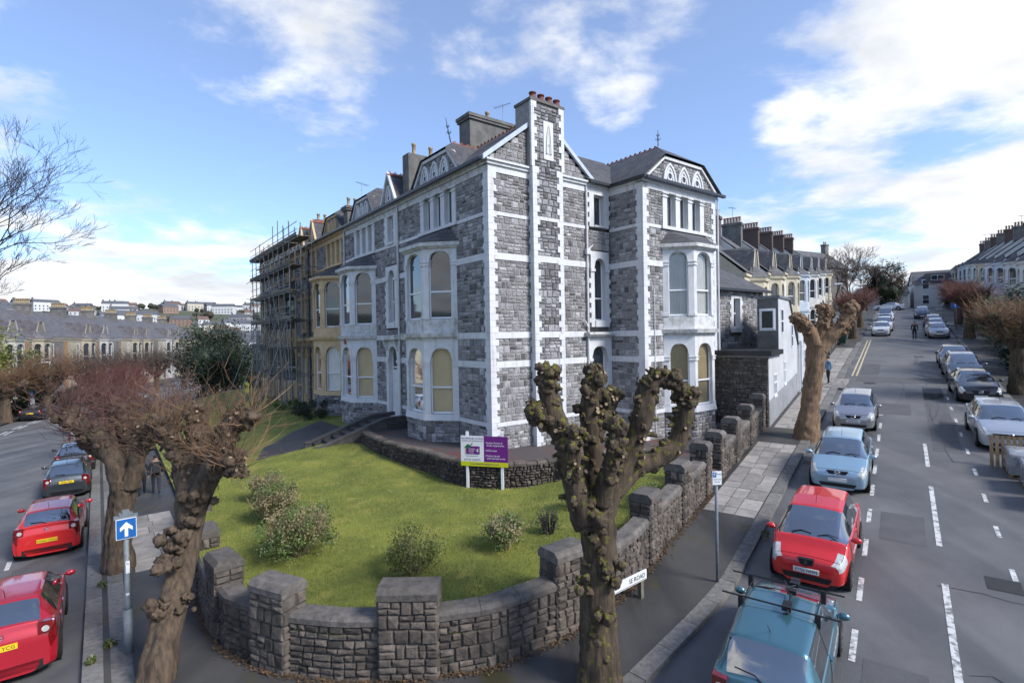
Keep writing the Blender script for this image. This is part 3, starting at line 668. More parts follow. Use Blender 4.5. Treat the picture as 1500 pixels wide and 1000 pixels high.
def finial(H,p,h=.9,tilt=0):
    p=Vector(p); mb=MB(); mb.tube([p,p+Vector((tilt,0,h))],[.03,.012],6)
    for f,r in((.35,.13),(.6,.09)):
        c=p+Vector((tilt*f,0,h*f)); 
        for k in range(4):
            a=k*math.pi/2+.4; mb.tube([c,c+Vector((math.cos(a)*r,math.sin(a)*r,.07)),c+Vector((math.cos(a)*r*.7,math.sin(a)*r*.7,.14))],[.016,.014,.006],5)
    mb.build('finial',m_gutter,H)
def chimney(H,x0,x1,y0,y1,z0,z1,mat,pm,np_,axis='x',h=.55,cap=True):
    mb=MB().box(x0,x1,y0,y1,z0,z1)
    if cap: mb.box(x0-.09,x1+.09,y0-.09,y1+.09,z1-.28,z1-.16).box(x0-.14,x1+.14,y0-.14,y1+.14,z1-.16,z1)
    c=mb.build('chimney',mat,H)
    P=[((x0+(x1-x0)*(k+.5)/np_),(y0+y1)/2,z1) if axis=='x' else ((x0+x1)/2,y0+(y1-y0)*(k+.5)/np_,z1) for k in range(np_)]
    pots(c,P,pm,h)
def pipe(H,pts,r=.05,mat=None,name='downpipe'): MB().tube(pts,r,8).build(name,mat or m_white,H)
# ================================================================== corner house
stones=[];mort=MB()
H1=empty('corner_house','large grey stone corner house with white quoins and a chimney breast up its gable','house',(HC.x,HC.y,0),HROT)
core=MB().box(.3,5.7,.3,8.15,0,14.3).box(5.6,12.6,.3,6,0,14.2).box(7.38,12.57,-1.7,.4,0,14.2); core.build('inner_wall',m_mortar,H1)
# front face
hf=[(2.5,6.6,2.0,11.36),(2.46,5.76,12.2,13.8)]
for z0,z1 in ZP: stone_panel(FF,z0,z1,[(.24,8.14)],stones,mort,holes=hf)
bands(FF,.24,8.14,H1,m_white,hf)
MB().box(0,8.14,-.3,.04,13.8,14.08,FF).box(-.02,8.14,-.3,.12,14.08,14.2,FF).box(-.06,8.14,-.3,.2,14.2,14.3,FF).build('frieze',m_whitew,H1)
bay(H1,FF,2.5,6.6,1.05,1.15,LV,m_white,(m_blind,None),False,stones)
triple(FF,2.46,5.76,12.23,13.8,H1,m_white)
# corner quoins
quoins(FS,FF,2.4,13.8,H1,m_white)
# gable side
hs=[(2.1,3.72,0,20),(5.62,7.08,12.2,13.8),(5.6,7.0,7.5,11.12),(5.38,7.08,2.0,7.12)]
for z0,z1 in ZP: stone_panel(FS,z0,z1,[(.24,7.08)],stones,mort,holes=hs)
bands(FS,.24,7.08,H1,m_white,hs)
MB().box(-.03,7.08,-.3,.04,13.8,14.08,FS).box(-.1,2.1,-.3,.12,14.08,14.2,FS).box(3.72,7.08,-.3,.12,14.08,14.2,FS).box(-.16,2.1,-.3,.2,14.2,14.28,FS).box(3.72,5.5,-.3,.2,14.2,14.28,FS).build('frieze',m_white,H1)
stone_panel(FS,14.28,16.6,lambda a,b:[(max(.05,(b-14.36)/.774-.2),min(5.7,5.98-(b-14.36)/.774-.1))],stones,mort,holes=[(2.0,3.9,0,20)])
# chimney breast
FB=frame((0,-.28),(1,0),(0,-1))
mb=MB().box(2.1,3.72,-.25,.3,0,14.3).box(2.03,3.85,-.25,.75,14.3,17.1); mb.build('chimney_breast',m_mortar,H1)
for z0,z1 in ZP[:]: stone_panel(FB,z0,z1,[(2.31,3.53)],stones,MB(),back=-.02)
stone_panel(FB,13.8,16.95,[(2.21,3.69)],stones,MB(),back=-.02,holes=[(2.72,3.27,14.7,16.33)])
for z0,z1 in BANDS: MB().box(2.3,3.54,-.03,.03,z0,z1,FB).build('string_course',m_white,H1)
quoins(lambda u,w,z:FB(2.1+u,w,z),lambda u,w,z:(2.1-w,-.28+u,z),2.4,14.3,H1,m_white,h=.27,a=.19,b=.32,th=.06)
quoins(lambda u,w,z:FB(3.72-u,w,z),lambda u,w,z:(3.72+w,-.28+u,z),2.4,14.3,H1,m_white,h=.27,a=.17,b=.30,th=.06)
quoins(lambda u,w,z:FB(2.02+u,w,z),None,14.3,17.05,H1,m_white,h=.27,a=.17,b=.30,th=.06)
quoins(lambda u,w,z:FB(3.88-u,w,z),None,14.3,17.05,H1,m_white,h=.27,a=.17,b=.30,th=.06)
MB().box(1.98,3.92,-1.06,.06,17.05,17.17,FB).build('chimney_cap',m_cement,H1)
pots(H1,[(2.28+.45*k,-.13,17.16) for k in range(4)],m_potr,.30,.16)
MB().box(2.72,3.27,-.03,.02,14.7,16.33,FB).build('niche_panel',m_white,H1); pointed_arch(lambda u,w,z:FB(u,w+.02,z),2.84,3.15,14.95,16.2,H1,m_white,.05,.05)
# stair column
surround_rect(FS,5.68,7.0,12.23,13.8,5.98,6.68,12.32,13.75,H1,m_white,True,split=0)
surround_rect(FS,5.72,6.94,7.56,11.1,5.95,6.72,7.86,10.8,H1,m_white,True,(10.3,10.78),split=.36)
surround_rect(FS,5.44,7.06,2.5,7.1,5.72,6.8,3.25,6.6,H1,m_white,False,(6.12,6.66),None,.66,'door_surround')
MB().box(5.74,6.78,-.2,-.15,3.25,5.6,FS).build('door',m_white,H1)
MB().box(5.3,7.08,-.1,.28,7.12,7.2,FS).box(5.25,7.08,-.1,.36,7.2,7.32,FS).build('door_hood',m_whitew,H1)
for k in range(3): MB().box(5.3-.1*k,7.06,.05,.5+.32*k,2.5,3.22-.2*k,FS).build('doorstep',m_cement,H1)
pipe(H1,[(5.45,-.09,14.2),(5.45,-.09,2.6)]); MB().box(5.33,5.57,-.2,-.04,10.9,11.15).build('hopper',m_white,H1); pipe(H1,[(5.45,-.12,11.1),(5.8,-.12,11.35)],.03); pipe(H1,[(5.45,-.12,7.5),(5.2,-.12,7.85)],.04)
# wing: side, front and bay
FWs=frame((7.08,0),(0,-1),(-1,0)); FWf=frame((0,-2.0),(1,0),(0,-1))
for z0,z1 in ZP: stone_panel(FWs,z0,z1,[(.02,1.79)],stones,mort)
bands(FWs,0.02,1.79,H1,m_white)
MB().box(.02,2.04,-.3,.04,13.8,14.06,FWs).box(.02,2.1,-.3,.12,14.06,14.2,FWs).build('frieze',m_white,H1)
hw=[(8.46,12.06,2.0,11.36),(8.5,11.85,12.2,13.8)]
for z0,z1 in ZP: stone_panel(FWf,z0,z1,[(7.31,12.66)],stones,mort,holes=hw)
bands(FWf,7.31,12.66,H1,m_white,hw)
MB().box(7.05,12.9,-.3,.04,13.8,14.06,FWf).box(6.96,12.98,-.3,.12,14.06,14.2,FWf).build('frieze',m_white,H1)
quoins(lambda u,w,z:FWf(7.08+u,w,z),lambda u,w,z:(7.08-w,-2+u,z),2.3,13.8,H1,m_white)
quoins(lambda u,w,z:FWf(12.87-u,w,z),lambda u,w,z:(12.87+w,-2+u,z),2.3,13.8,H1,m_white)
MB().box(12.58,12.86,-1.75,3,2,14.1).build('end_wall',m_cement,H1)
bay(H1,FWf,8.46,12.06,1.0,1.0,LV,m_white,(m_blind,m_pale),False,stones)
triple(FWf,8.5,11.85,12.23,13.8,H1,m_white,None,m_pale)
jerkin(FWf,10.1,2.8,14.28,15.42,1.5,H1,m_white,stones,mort,dw=.02)
WZ=16.62
e0=(6.9,-2.22,14.28);e1=(13.3,-2.22,14.28);a=(8.55,-2.22,15.55);b=(11.65,-2.22,15.55);q=(10.1,-.6,WZ)
roof_poly('wing_roof',H1,[[a,b,q],[e0,a,q,(10.1,6,WZ),(6.9,6,14.28)],[b,e1,(13.3,6,14.28),(10.1,6,WZ),q]],[m_slB,m_slA],[0,1,1])
roof_poly('stair_roof',H1,[[(5.4,-.25,14.34),(9.4,-.25,14.34),(9.4,2.4,16.5),(5.4,2.4,16.5)]],m_slB)
MB().box(7.0,13.35,-2.36,-2.2,14.15,14.28).box(6.78,6.92,-2.36,-.2,14.15,14.28).box(5.5,6.92,-.36,-.22,14.18,14.3).build('gutter',m_gutter,H1)
ridge_tiles(H1,(10.1,-.6,WZ),(10.1,4.2,WZ)); finial(H1,(10.1,-.62,WZ+.05),.8)
pipe(H1,[(12.95,-2.12,14.1),(12.95,-2.12,2.6)],.045)
MB().tube([(7.75,-2.06,9.3),(7.75,-2.06,2.6)],.02,6).build('cable',m_white,H1)
# roofs
main_roof(H1,-.02,8.15,m_slA)
for sgn,xs in((1,(-.3,2.02)),(-1,(3.9,6.0))):
    x0,x1=xs; z0,z1=rz(x0),rz(x1)
    MB().prism([(x0,z0-.16),(x1,z1-.16),(x1,z1+.05),(x0,z0+.05)],-.14,-.02,lambda x,z,y:(x,y,z)).build('bargeboard',M('pale_blue_board',(.55,.62,.70),.6),H1)
ridge_tiles(H1,(RIDX,.75,RIDZ),(RIDX,8.1,RIDZ))
dormer_big(H1,4.15,m_white,stones,mort); finial(H1,(.8,4.15,16.35),1.1,-.25)
chimney(H1,2.45,5.3,5.0,6.0,15.5,18.45,m_cement,m_pot,1); chimney(H1,.4,2.4,7.75,8.45,14.4,16.85,m_cement,m_pot,2,h=.65,cap=False)
pipe(H1,[(-.1,8.2,14.2),(-.1,8.2,2.7)],.055)
mort.build('mortar',m_mortar,H1,kind='stuff')
emit_stones(H1,stones,m_lime,camkey(HROT,HC))
# street plate high on the front corner
MB().box(1.15,2.0,.03,.045,7.14,7.3,FF).build('name_plate',m_white,H1)
# ================================================================== the rest of the front terrace
def terrace_house(name,label,y0,y1,bayA,narrow,trim,walls,blinds=(None,None),dorm=True,porch=True,stone_limit=300,simple=False,glass=None):
    stones=[];mort=MB(); H=empty(name,label,'house',(HC.x,HC.y,0),HROT)
    MB().box(.3,5.7,y0,y1,0,14.3).build('inner_wall',m_mortar,H)
    u0,u1=bayA; t0=bayA[0]+.0 if not simple else bayA[0]+.4; t1=t0+3.1
    hf=[(u0,u1,1.5,11.36),(t0,t1,12.2,13.8)]
    if narrow: n0,n1=narrow; hf+=[(n0,n1,12.25,13.8),(n0,n1,7.72,11.1),(n0-.1,n1+.1,1.5,7.1)]
    for z0,z1 in ZP:
        if simple: stone_panel(FF,z0,z1,[(y0,y1)],stones,mort,holes=hf,m=.25,wmin=.6,wmax=1.1)
        else: stone_panel(FF,z0,z1,[(y0,y1)],stones,mort,holes=hf)
    bands(FF,y0,y1,H,trim,hf)
    MB().box(y0,y1,-.3,.04,13.8,14.08,FF).box(y0,y1,-.3,.14,14.08,14.3,FF).build('frieze',m_whitew if trim is m_white else trim,H)
    bay(H,FF,u0,u1,1.05,1.15,LV,trim,blinds,simple,stones if not simple else None,glass=glass)
    triple(FF,t0,t1,12.23,13.8,H,trim)
    if narrow:
        c=(n0+n1)/2
        surround_rect(FF,n0,n1,12.23,13.8,c-.36,c+.36,12.35,13.75,H,trim,not simple,split=.5)
        surround_rect(FF,n0,n1,7.74,11.08,c-.38,c+.38,8.05,10.8,H,trim,not simple,(10.45,10.85),split=.4)
        surround_rect(FF,n0-.1,n1+.1,2.2,7.1,c-.55,c+.55,3.0,6.5,H,trim,False,(6.05,6.75),None,.7,'door_surround')
        MB().box(c-.53,c+.53,-.22,-.16,3.0,5.5,FF).build('door',m_white,H)
        MB().box(n0-.3,n1+.3,-.1,.4,7.12,7.34,FF).build('door_hood',m_whitew if trim is m_white else trim,H)
        for s_ in(n0,n1-.12): MB().prism([(0,6.5),(.1,6.5),(.32,7.1),(0,7.1)],s_,s_+.12,lambda w,z,u:FF(u,w,z)).build('hood_bracket',trim,H)
        # small gabled dormer
        zt=16.0; hw=.85; m_=MB()
        stone_panel(lambda u,w,z:FF(u,w+.03,z),14.38,15.6,lambda a,b:[(c-hw*(1-(b-14.38)/1.7),c+hw*(1-(b-14.38)/1.7))],stones,mort,back=-.35,m=.14)
        pointed_arch(lambda u,w,z:FF(u,w+.06,z),c-.4,c+.4,14.4,15.4,H,trim)
        for sg in(-1,1): MB().prism([(c+sg*(hw+.18),14.3),(c,zt+.12),(c,zt-.08),(c+sg*(hw+.02),14.3)],.05,.2,lambda u,z,w:FF(u,w,z)).build('bargeboard',trim,H)
        xr=(zt-EAVZ)/(RIDZ-EAVZ)*(RIDX+.28)-.28
        roof_poly('dormer_roof',H,[[(-.2,c-hw-.15,14.35),(-.2,c,zt+.05),(xr,c,zt+.05),(.0,c-hw-.15,14.35)],[(-.2,c,zt+.05),(-.2,c+hw+.15,14.35),(.0,c+hw+.15,14.35),(xr,c,zt+.05)]],m_slB)
        ridge_tiles(H,(-.2,c,zt+.05),(xr,c,zt+.05))
    if dorm: dormer_big(H,(t0+t1)/2,trim,stones,mort,1.75,ridge=False,zt=15.45)
    main_roof(H,y0,y1,m_slA)
    mort.build('mortar',m_mortar,H,kind='stuff'); emit_stones(H,stones,m_lime,camkey(HROT,HC),limit=stone_limit)
    return H
H2=terrace_house('terrace_house','grey stone house with white porch and bay joined to the corner house',8.15,16.2,(11.38,15.45),(8.45,9.9),m_white,None,(m_blind,None))
chimney(H2,.1,2.3,15.9,16.6,14.4,15.75,m_cement,M('pale_chimney_pot',(.40,.36,.27),.8,(.22,.2,.16),scale=6),5,h=.62)
pipe(H2,[(-.1,16.1,14.2),(-.1,16.1,2.7)],.05)
MB().box(13.35,13.6,.95,1.12,6.9,7.25,FF).build('alarm_box',M('red_alarm',(.45,.03,.03),.4),H2)
H3=terrace_house('terrace_house','ochre painted stone terrace house with ochre bay beside the scaffolding',16.2,24.2,(16.8,20.85),(22.0,23.4),m_ochre,None,(m_pale,None),stone_limit=150)
H4=terrace_house('terrace_house','ochre trimmed terrace house behind the near half of the scaffolding',24.2,32.2,(27.6,31.6),(24.9,26.3),m_ochre,None,simple=True,stone_limit=100)
H5=terrace_house('terrace_house','ochre trimmed terrace house behind the far half of the scaffolding',32.2,40.2,(32.8,36.8),(38.2,39.6),m_ochre,None,simple=True,stone_limit=60)
chimney(H4,.6,2.6,23.8,24.6,14.6,16.4,m_cement,m_pot,4); 
for hh,c in((H3,20.2),(H4,28.5),(H5,35)): pipe(hh,[(-.1,c+3.6,14.2),(-.1,c+3.6,2.4)],.05,m_gutter)

def tv_aerial(H,p,h=1.6,rz_=0):
    p=Vector(p); d=Vector((math.cos(rz_),math.sin(rz_),0)); n=Vector((-d.y,d.x,0)); mb=MB().tube([p,p+Vector((0,0,h))],.018,5); t=p+Vector((0,0,h-.1)); mb.tube([t-d*.5,t+d*.6],.012,4)
    for k in range(7): c=t+d*(-.45+.16*k); mb.tube([c-n*(.12+.02*k),c+n*(.12+.02*k)],.007,4)
    mb.build('tv_aerial',m_tv,H)
m_tv=M('aerial_metal',(.25,.25,.26),.4,var=.1,metal=.8)
tv_aerial(H2,(1.2,16.2,15.7),1.8,.4); tv_aerial(H1,(4.9,5.5,18.4),1.3,1.9)
# ================================================================== garden walls
def curved(pl,zf,side=1):
    pl=[Vector(p) for p in pl]; Ls=[0]
    for a,b in zip(pl,pl[1:]): Ls.append(Ls[-1]+(b-a).length)
    def at(u):
        u=max(0,min(Ls[-1],u)); i=next((k for k in range(len(Ls)-1) if Ls[k+1]>=u),len(Ls)-2)
        f=(u-Ls[i])/(Ls[i+1]-Ls[i]); p=pl[i].lerp(pl[i+1],f)
        def tang(k): k=max(0,min(len(pl)-2,k)); return (pl[k+1]-pl[k]).normalized()
        d=(tang(i-1)*(1-f)*.5+tang(i)+tang(i+1)*f*.5).normalized()
        return p,Vector((d.y,-d.x))*side
    def F(u,w,z):
        p,n=at(u); q=p+n*w; return (q.x,q.y,zf(p.x,p.y)+z)
    return F,Ls[-1],at
def near_u(at,L,pt):
    best=min((( (at(L*k/400)[0]-Vector(pt)).length,L*k/400) for k in range(401))); return best[1]
m_wall=M('dark_wall_stone',(.15,.122,.10),.9,(.06,.05,.042),scale=5,tint=.5,bump=.9,bscale=14,moss=((.055,.06,.02),.12,.06))
m_cope=M('coping_stone',(.155,.138,.122),.9,(.085,.075,.066),scale=6,tint=.25,bump=.7,bscale=20,moss=((.075,.075,.045),.2,.05))
m_rub=M('brown_rubble',(.13,.105,.085),.92,(.06,.05,.042),scale=6,tint=.55,bump=1,bscale=12,moss=((.06,.055,.035),.2,.1))
m_core=M('wall_core',(.06,.055,.05),.95,scale=5)
def chamfer_block(F,u0,u1,w0,w1,z0,z1,ch=.07,t=.5,n=1):
    mb=MB()
    sec=[(w0,z0),(w1,z0),(w1,z1-ch),(w1-ch,z1),(w0+ch,z1),(w0,z1-ch)]
    k=max(1,n)
    for i in range(k+1):
        u=u0+(u1-u0)*i/k; mb.v.extend([F(u,w,z) for w,z in sec])
    m=len(sec)
    for i in range(k):
        for j in range(m): mb.f.append((i*m+j,i*m+(j+1)%m,(i+1)*m+(j+1)%m,(i+1)*m+j))
    mb.f.append(tuple(range(m))); mb.f.append(tuple(range(k*m,k*m+m))); mb.m=[0]*len(mb.f); mb.t=[t]*len(mb.f); return mb
def garden_wall(name,label,pl,piers,hlow,hpier,limit,mat=m_wall):
    W_=empty(name,label,'wall',(0,0,0))
    F,L,at=curved(pl,lambda x,y:G(x,y)+.08); stones=[]; 
    us=[(near_u(at,L,p),w) for p,w in piers]
    holes=[(u-w/2,u+w/2,0,9) for u,w in us]
    core=MB(); k=int(L/.4)
    for i in range(k):
        a,b=L*i/k,L*(i+1)/k
        core.add([F(a,-.42,-.2),F(b,-.42,-.2),F(b,-.02,-.2),F(a,-.02,-.2),F(a,-.42,hlow),F(b,-.42,hlow),F(b,-.02,hlow),F(a,-.02,hlow)],[(4,5,6,7),(3,2,6,7)[::-1],(0,1,5,4)])
    core.build('core',m_core,W_)
    iv=[(0,L)]
    for h in holes: iv=cut(iv,h[0],h[1])
    stone_panel(F,-.05,hlow,iv,stones,MB(),m=.125,proud=.035,wmin=.2,wmax=.55)
    stone_panel(lambda u,w,z:F(u,-.44-w,z),.2,hlow,iv,stones,MB(),m=.16,proud=.03,wmin=.3,wmax=.6)
    for a,b in iv:
        n=max(1,round((b-a)/.85))
        for i in range(n): chamfer_block(F,a+(b-a)*i/n+.005,a+(b-a)*(i+1)/n-.005,-.46,.035,hlow,hlow+.17,.07,R.random(),3).build('coping',m_cope,W_)
    for u,w in us:
        a,b=u-w/2,u+w/2; z0=F(u,0,0)[2]
        p,n=at(u); d=Vector((-n.y,n.x))
        Fp=lambda uu,ww,z,p=p,n=n,d=d,z0=z0:(p.x+n.x*ww-d.x*uu*-1,p.y+n.y*ww+d.y*uu,z0+z)
        MB().box(-w/2+.02,w/2-.02,-.5,.05,-.2,hpier,Fp).build('pier_core',m_core,W_)
        for fr,ln in((lambda uu,ww,z:Fp(uu-w/2,ww+.08,z),w),(lambda uu,ww,z:Fp(w/2-.0+ww,.08-uu,z),.58),(lambda uu,ww,z:Fp(-w/2-ww,.08-uu,z),.58),(lambda uu,ww,z:Fp(uu-w/2,-.5-ww,z),w)):
            stone_panel(fr,-.1,hpier,[(0,ln)],stones,MB(),m=.135,proud=.03,wmin=.22,wmax=.5)
        chamfer_block(Fp,-w/2-.012,w/2+.012,-.53,.105,hpier,hpier+.22,.10,R.random()).build('pier_cap',m_cope,W_)
    emit_stones(W_,stones,mat,lambda it:sum((Vector(it[0][8])-Vector((0,0,CAMZ)))[k]**2 for k in range(3))/max(.01,(Vector(it[0][1])-Vector(it[0][0])).length),limit=limit)
    return F,L,at
FG,LG,atG=garden_wall('garden_wall','long curved dark stone wall with tall piers round the front lawn',GW,[((-10.2,16.6),.7),((-8.6,14.0),.8),((-6.85,11.85),.85),((-4.9,10.4),.95),((-2.05,9.87),1.12),((1.15,10.9),.85),(st(13.1,-5.2),.75),(st(15.6,-5.2),.72),(st(17.85,-5.2),.55)],1.05,1.55,300)
garden_wall('yard_wall','shorter dark stone wall with stepped piers running up to the white annex',[st(19.3+k,-5.2) for k in range(0,9)],[(st(19.6,-5.2),.55),(st(21.8,-5.2),.55),(st(24.2,-5.2),.5),(st(26.6,-5.2),.5)],.95,1.5,150)
TWl=empty('terrace_wall','low brown rubble retaining wall between the lawn and the tiled terrace','wall')
FT,LT,atT=curved(TW,lambda x,y:0); sts=[]
stone_panel(FT,1.55,2.66,[(0,LT)],sts,MB(),m=.09,proud=.09,wmin=.14,wmax=.34)
mb=MB(); k=40
for i in range(k):
    a,b=LT*i/k,LT*(i+1)/k; mb.add([FT(a,-.02,1.4),FT(b,-.02,1.4),FT(b,-.02,2.66),FT(a,-.02,2.66),FT(b,-.32,2.66),FT(a,-.32,2.66)],[(0,1,2,3),(3,2,4,5)])
mb.build('core',m_core,TWl)
for i in range(int(LT/.42)): 
    u=i*.42; chamfer_block(FT,u+.01,u+.40,-.36,.06,2.62+R.uniform(-.01,.02),2.72+R.uniform(-.02,.05),.05,R.random()).build('cope_stone',m_rub,TWl)
emit_stones(TWl,sts,m_rub,lambda it:Vector(it[0][8]).length,limit=300)
# dead leaves gathered along the foot of the wall
m_leaf=M('dead_leaves',(.16,.09,.04),.9,(.075,.05,.028),scale=20,tint=.4)
mb=MB()
for _ in range(4200):
    u=R.uniform(3,LG); w=.07+abs(R.gauss(0,.085)); p=Vector(FG(u,w,.05)); s=R.uniform(.008,.02)
    a=R.uniform(0,6.28); d=Vector((math.cos(a),math.sin(a),R.uniform(-.4,.4)))*s; e=Vector((-math.sin(a),math.cos(a),R.uniform(-.4,.4)))*s
    p.z+=R.uniform(0,.05); mb.quad(p-d-e,p+d-e,p+d+e,p-d+e,0,R.random())
mb.build('leaf_litter',m_leaf,None,label='brown dead leaves lying along the foot of the garden wall',cat='leaves',kind='stuff')
# ================================================================== entrance steps
m_step=M('worn_step_stone',(.07,.066,.063),.8,(.045,.042,.04),scale=3,bump=.4,moss=((.03,.035,.012),.2,0))
m_step2=M('step_side_wall',(.10,.095,.09),.85,(.06,.056,.052),scale=3,bump=.5)
ES=empty('entrance_steps','dark stone entrance steps with low side walls leading to the porch','steps')
p0=Vector((-9.55,25.5)); p1=Vector((-6.95,27.35)); d=(p1-p0).normalized(); nn=Vector((d.y,-d.x)); n=7
Fst=lambda u,w,z:(p0.x+d.x*u+nn.x*w,p0.y+d.y*u+nn.y*w,z)
Lst=(p1-p0).length
for i in range(n):
    a=Lst*i/n; MB().box(a,a+Lst/n+.04,-.75,.75,1.2,1.85+(i+1)*.15,Fst).box(a-.03,a+Lst/n,-.75,.75,1.85+(i+1)*.15,1.885+(i+1)*.15,Fst).build('step',m_step,ES)
MB().box(Lst,Lst+2.4,-.9,1.2,1.2,2.93,Fst).build('landing',m_step,ES)
for w in(-.98,.78):
    MB().prism([(-.4,1.4),(Lst+2.2,1.4),(Lst+2.2,3.12),(Lst-.1,3.1),(-.1,2.05),(-.4,2.05)],w,w+.2,lambda u,z,ww:Fst(u,ww,z)).build('side_wall',m_step2,ES)
    MB().prism([(-.4,2.05),(-.1,2.05),(Lst-.1,3.1),(Lst+2.2,3.12),(Lst+2.2,3.2),(Lst-.12,3.18),(-.12,2.13),(-.4,2.13)],w-.05,w+.25,lambda u,z,ww:Fst(u,ww,z)).build('wall_coping',m_step2,ES)
KW=empty('path_kerb','dark low kerb wall along the sloping path left of the lawn','wall')
for a,b in zip([(-11.6,21.6),(-10.8,23.4),(-9.9,25.0)],[(-10.8,23.4),(-9.9,25.0),(-9.4,25.4)]):
    a,b=Vector(a),Vector(b); dd=(b-a).normalized(); q=Vector((dd.y,-dd.x))*.14
    MB().prism([tuple(a-q),tuple(b-q),tuple(b+q),tuple(a+q)],1.2,1.98).build('kerb_block',m_step2,KW)
# ================================================================== annex behind the corner house
m_wrend=M('white_wall_render',(.54,.545,.56),.85,(.40,.405,.41),scale=1.1,bump=.25,bscale=12,lo=.4,hi=.8)
m_grend=M('grey_painted_plinth',(.30,.31,.33),.8,(.22,.225,.24),scale=1.5,bump=.2)
m_brst=M('dark_brown_stone',(.20,.175,.15),.9,(.115,.10,.085),scale=6,tint=.4,bump=.6,bscale=16)
AX=empty('rear_annex','white rendered rear annex with a dark stone end and flat roof beside the pavement','annex')
s2=lambda s,t,z:(*st(s,t),z)
poly=[st(27.2,-5.03),st(33.2,-5.03),st(33.2,-9.5),st(28.2,-9.0)]
MB().prism(poly,0,6.05).build('lower_wall',m_wrend,AX)
a,b=Vector(st(27.2,-5.03)),Vector(st(28.2,-9.0)); dd=(b-a).normalized()
Fx=lambda u,w,z:(a.x+dd.x*u-(-dd.y)*w*-1*-1,a.y+dd.y*u-dd.x*w*1,z)
nx_=Vector((-dd.y,dd.x)); 
if nx_.dot(-UR)<0: nx_=-nx_
Fx=lambda u,w,z:(a.x+dd.x*u+nx_.x*w,a.y+dd.y*u+nx_.y*w,z)
sx=[]; mx_=MB(); stone_panel(lambda u,w,z:Fx(u,w+.06,z),2.2,5.95,[(0.0,4.1)],sx,mx_,m=.11,proud=.03,back=.0,wmin=.22,wmax=.5)
MB().box(0,4.1,.0,.045,2.2,5.95,Fx).build('end_wall',m_core,AX); emit_stones(AX,sx,m_brst,lambda it:Vector(it[0][8]).length,limit=300)
MB().prism([st(26.9,-4.85),st(30.1,-4.85),st(30.1,-5.2),st(33,-5.6),st(33,-9.6),st(27.8,-9.2)],6.05,6.3).build('flat_roof',m_gutter,AX)
FA=lambda u,w,z:(*st(u,-5.03+w),z)
MB().prism([st(27.22,-5.02),st(35.6,-5.02),st(35.6,-5.012),st(27.22,-5.012)],lambda p:2.2,lambda p:G(*p)+1.35).build('plinth',m_grend,AX)
for u,z0,z1,w_ in((28.4,4.05,5.1,.75),(31.2,4.4,5.6,.6)):
    MB().box(u,u+w_,.005,.05,z0-.1,z0,FA).build('window_sill',m_upvc,AX); sash(FA,u,u+w_,z0,z1,AX,.6,None,.03,mull=True)
# grey box over the flat roof, then the lean-to falling away
MB().prism([st(29.95,-5.04),st(33.2,-5.04),st(33.2,-6.05),st(29.95,-6.05)],5.9,8.95).build('upper_wall',m_wrend,AX)
Fg=lambda u,w,z:(*st(29.95-w,-5.04-u),z)
MB().box(.02,1.0,.0,.03,6.3,8.9,Fg).build('cement_face',m_cement,AX); MB().box(-.08,1.1,-3.3,.12,8.95,9.07,Fg).build('box_roof',m_lead,AX)
MB().box(.12,.9,.03,.05,7.25,8.4,Fg).build('window_surround',m_upvc,AX); sash(Fg,.19,.83,7.32,8.33,AX,0,None,.13)
for u in(30.9,): sash(lambda u,w,z:(*st(u,-5.04+w),z),30.6,31.3,7.1,8.4,AX,.5,None,.03)
P=lambda s,t,z:(*st(s,t),z)
MB().add([P(33.2,-5.04,2),P(35.9,-5.04,2),P(35.9,-5.04,6.45),P(33.2,-5.04,8.9),P(33.2,-7.4,8.9),P(35.9,-7.4,6.45)],[(0,1,2,3)]).build('lean_to_wall',m_wrend,AX)
MB().add([P(33.1,-4.95,9.0),P(36.1,-4.95,6.4),P(36.1,-6.1,6.4),P(33.1,-6.1,9.0)],[(0,1,2,3)]).build('lean_to_roof',m_slN,AX)
for u in(34.0,): sash(lambda u,w,z:(*st(u,-5.03+w),z),33.7,34.3,6.3,7.6,AX,.5,None,.03)
pipe(AX,[P(36.0,-4.95,6.4),P(36.0,-4.95,3.5)],.05)
OB=empty('outbuilding','small white outbuilding with a slate cap beyond the annex','shed')
MB().prism([st(36.1,-5.05),st(41.0,-5.05),st(41.0,-8),st(36.1,-8)],2,6.35).build('wall',m_wrend,OB)
MB().prism([st(36.2,-5.0),st(38.2,-5.0),st(38.2,-7),st(36.2,-7)],6.3,7.5).build('porch_wall',m_wrend,OB)
MB().add([P(36,-4.8,7.5),P(38.4,-4.8,7.5),P(38.4,-7.2,7.5),P(36,-7.2,7.5),P(37.2,-6,8.6)],[(0,1,4),(1,2,4),(2,3,4),(3,0,4)]).build('slate_cap',m_slU,OB)
MB().box(36.5,37.3,.02,.05,3.7,6.6,FA).build('door',M('grey_blue_door',(.22,.27,.33),.5),OB)
for u in(38.6,39.6): sash(FA,u,u+.5,5.0,6.0,OB,.5,None,.05)
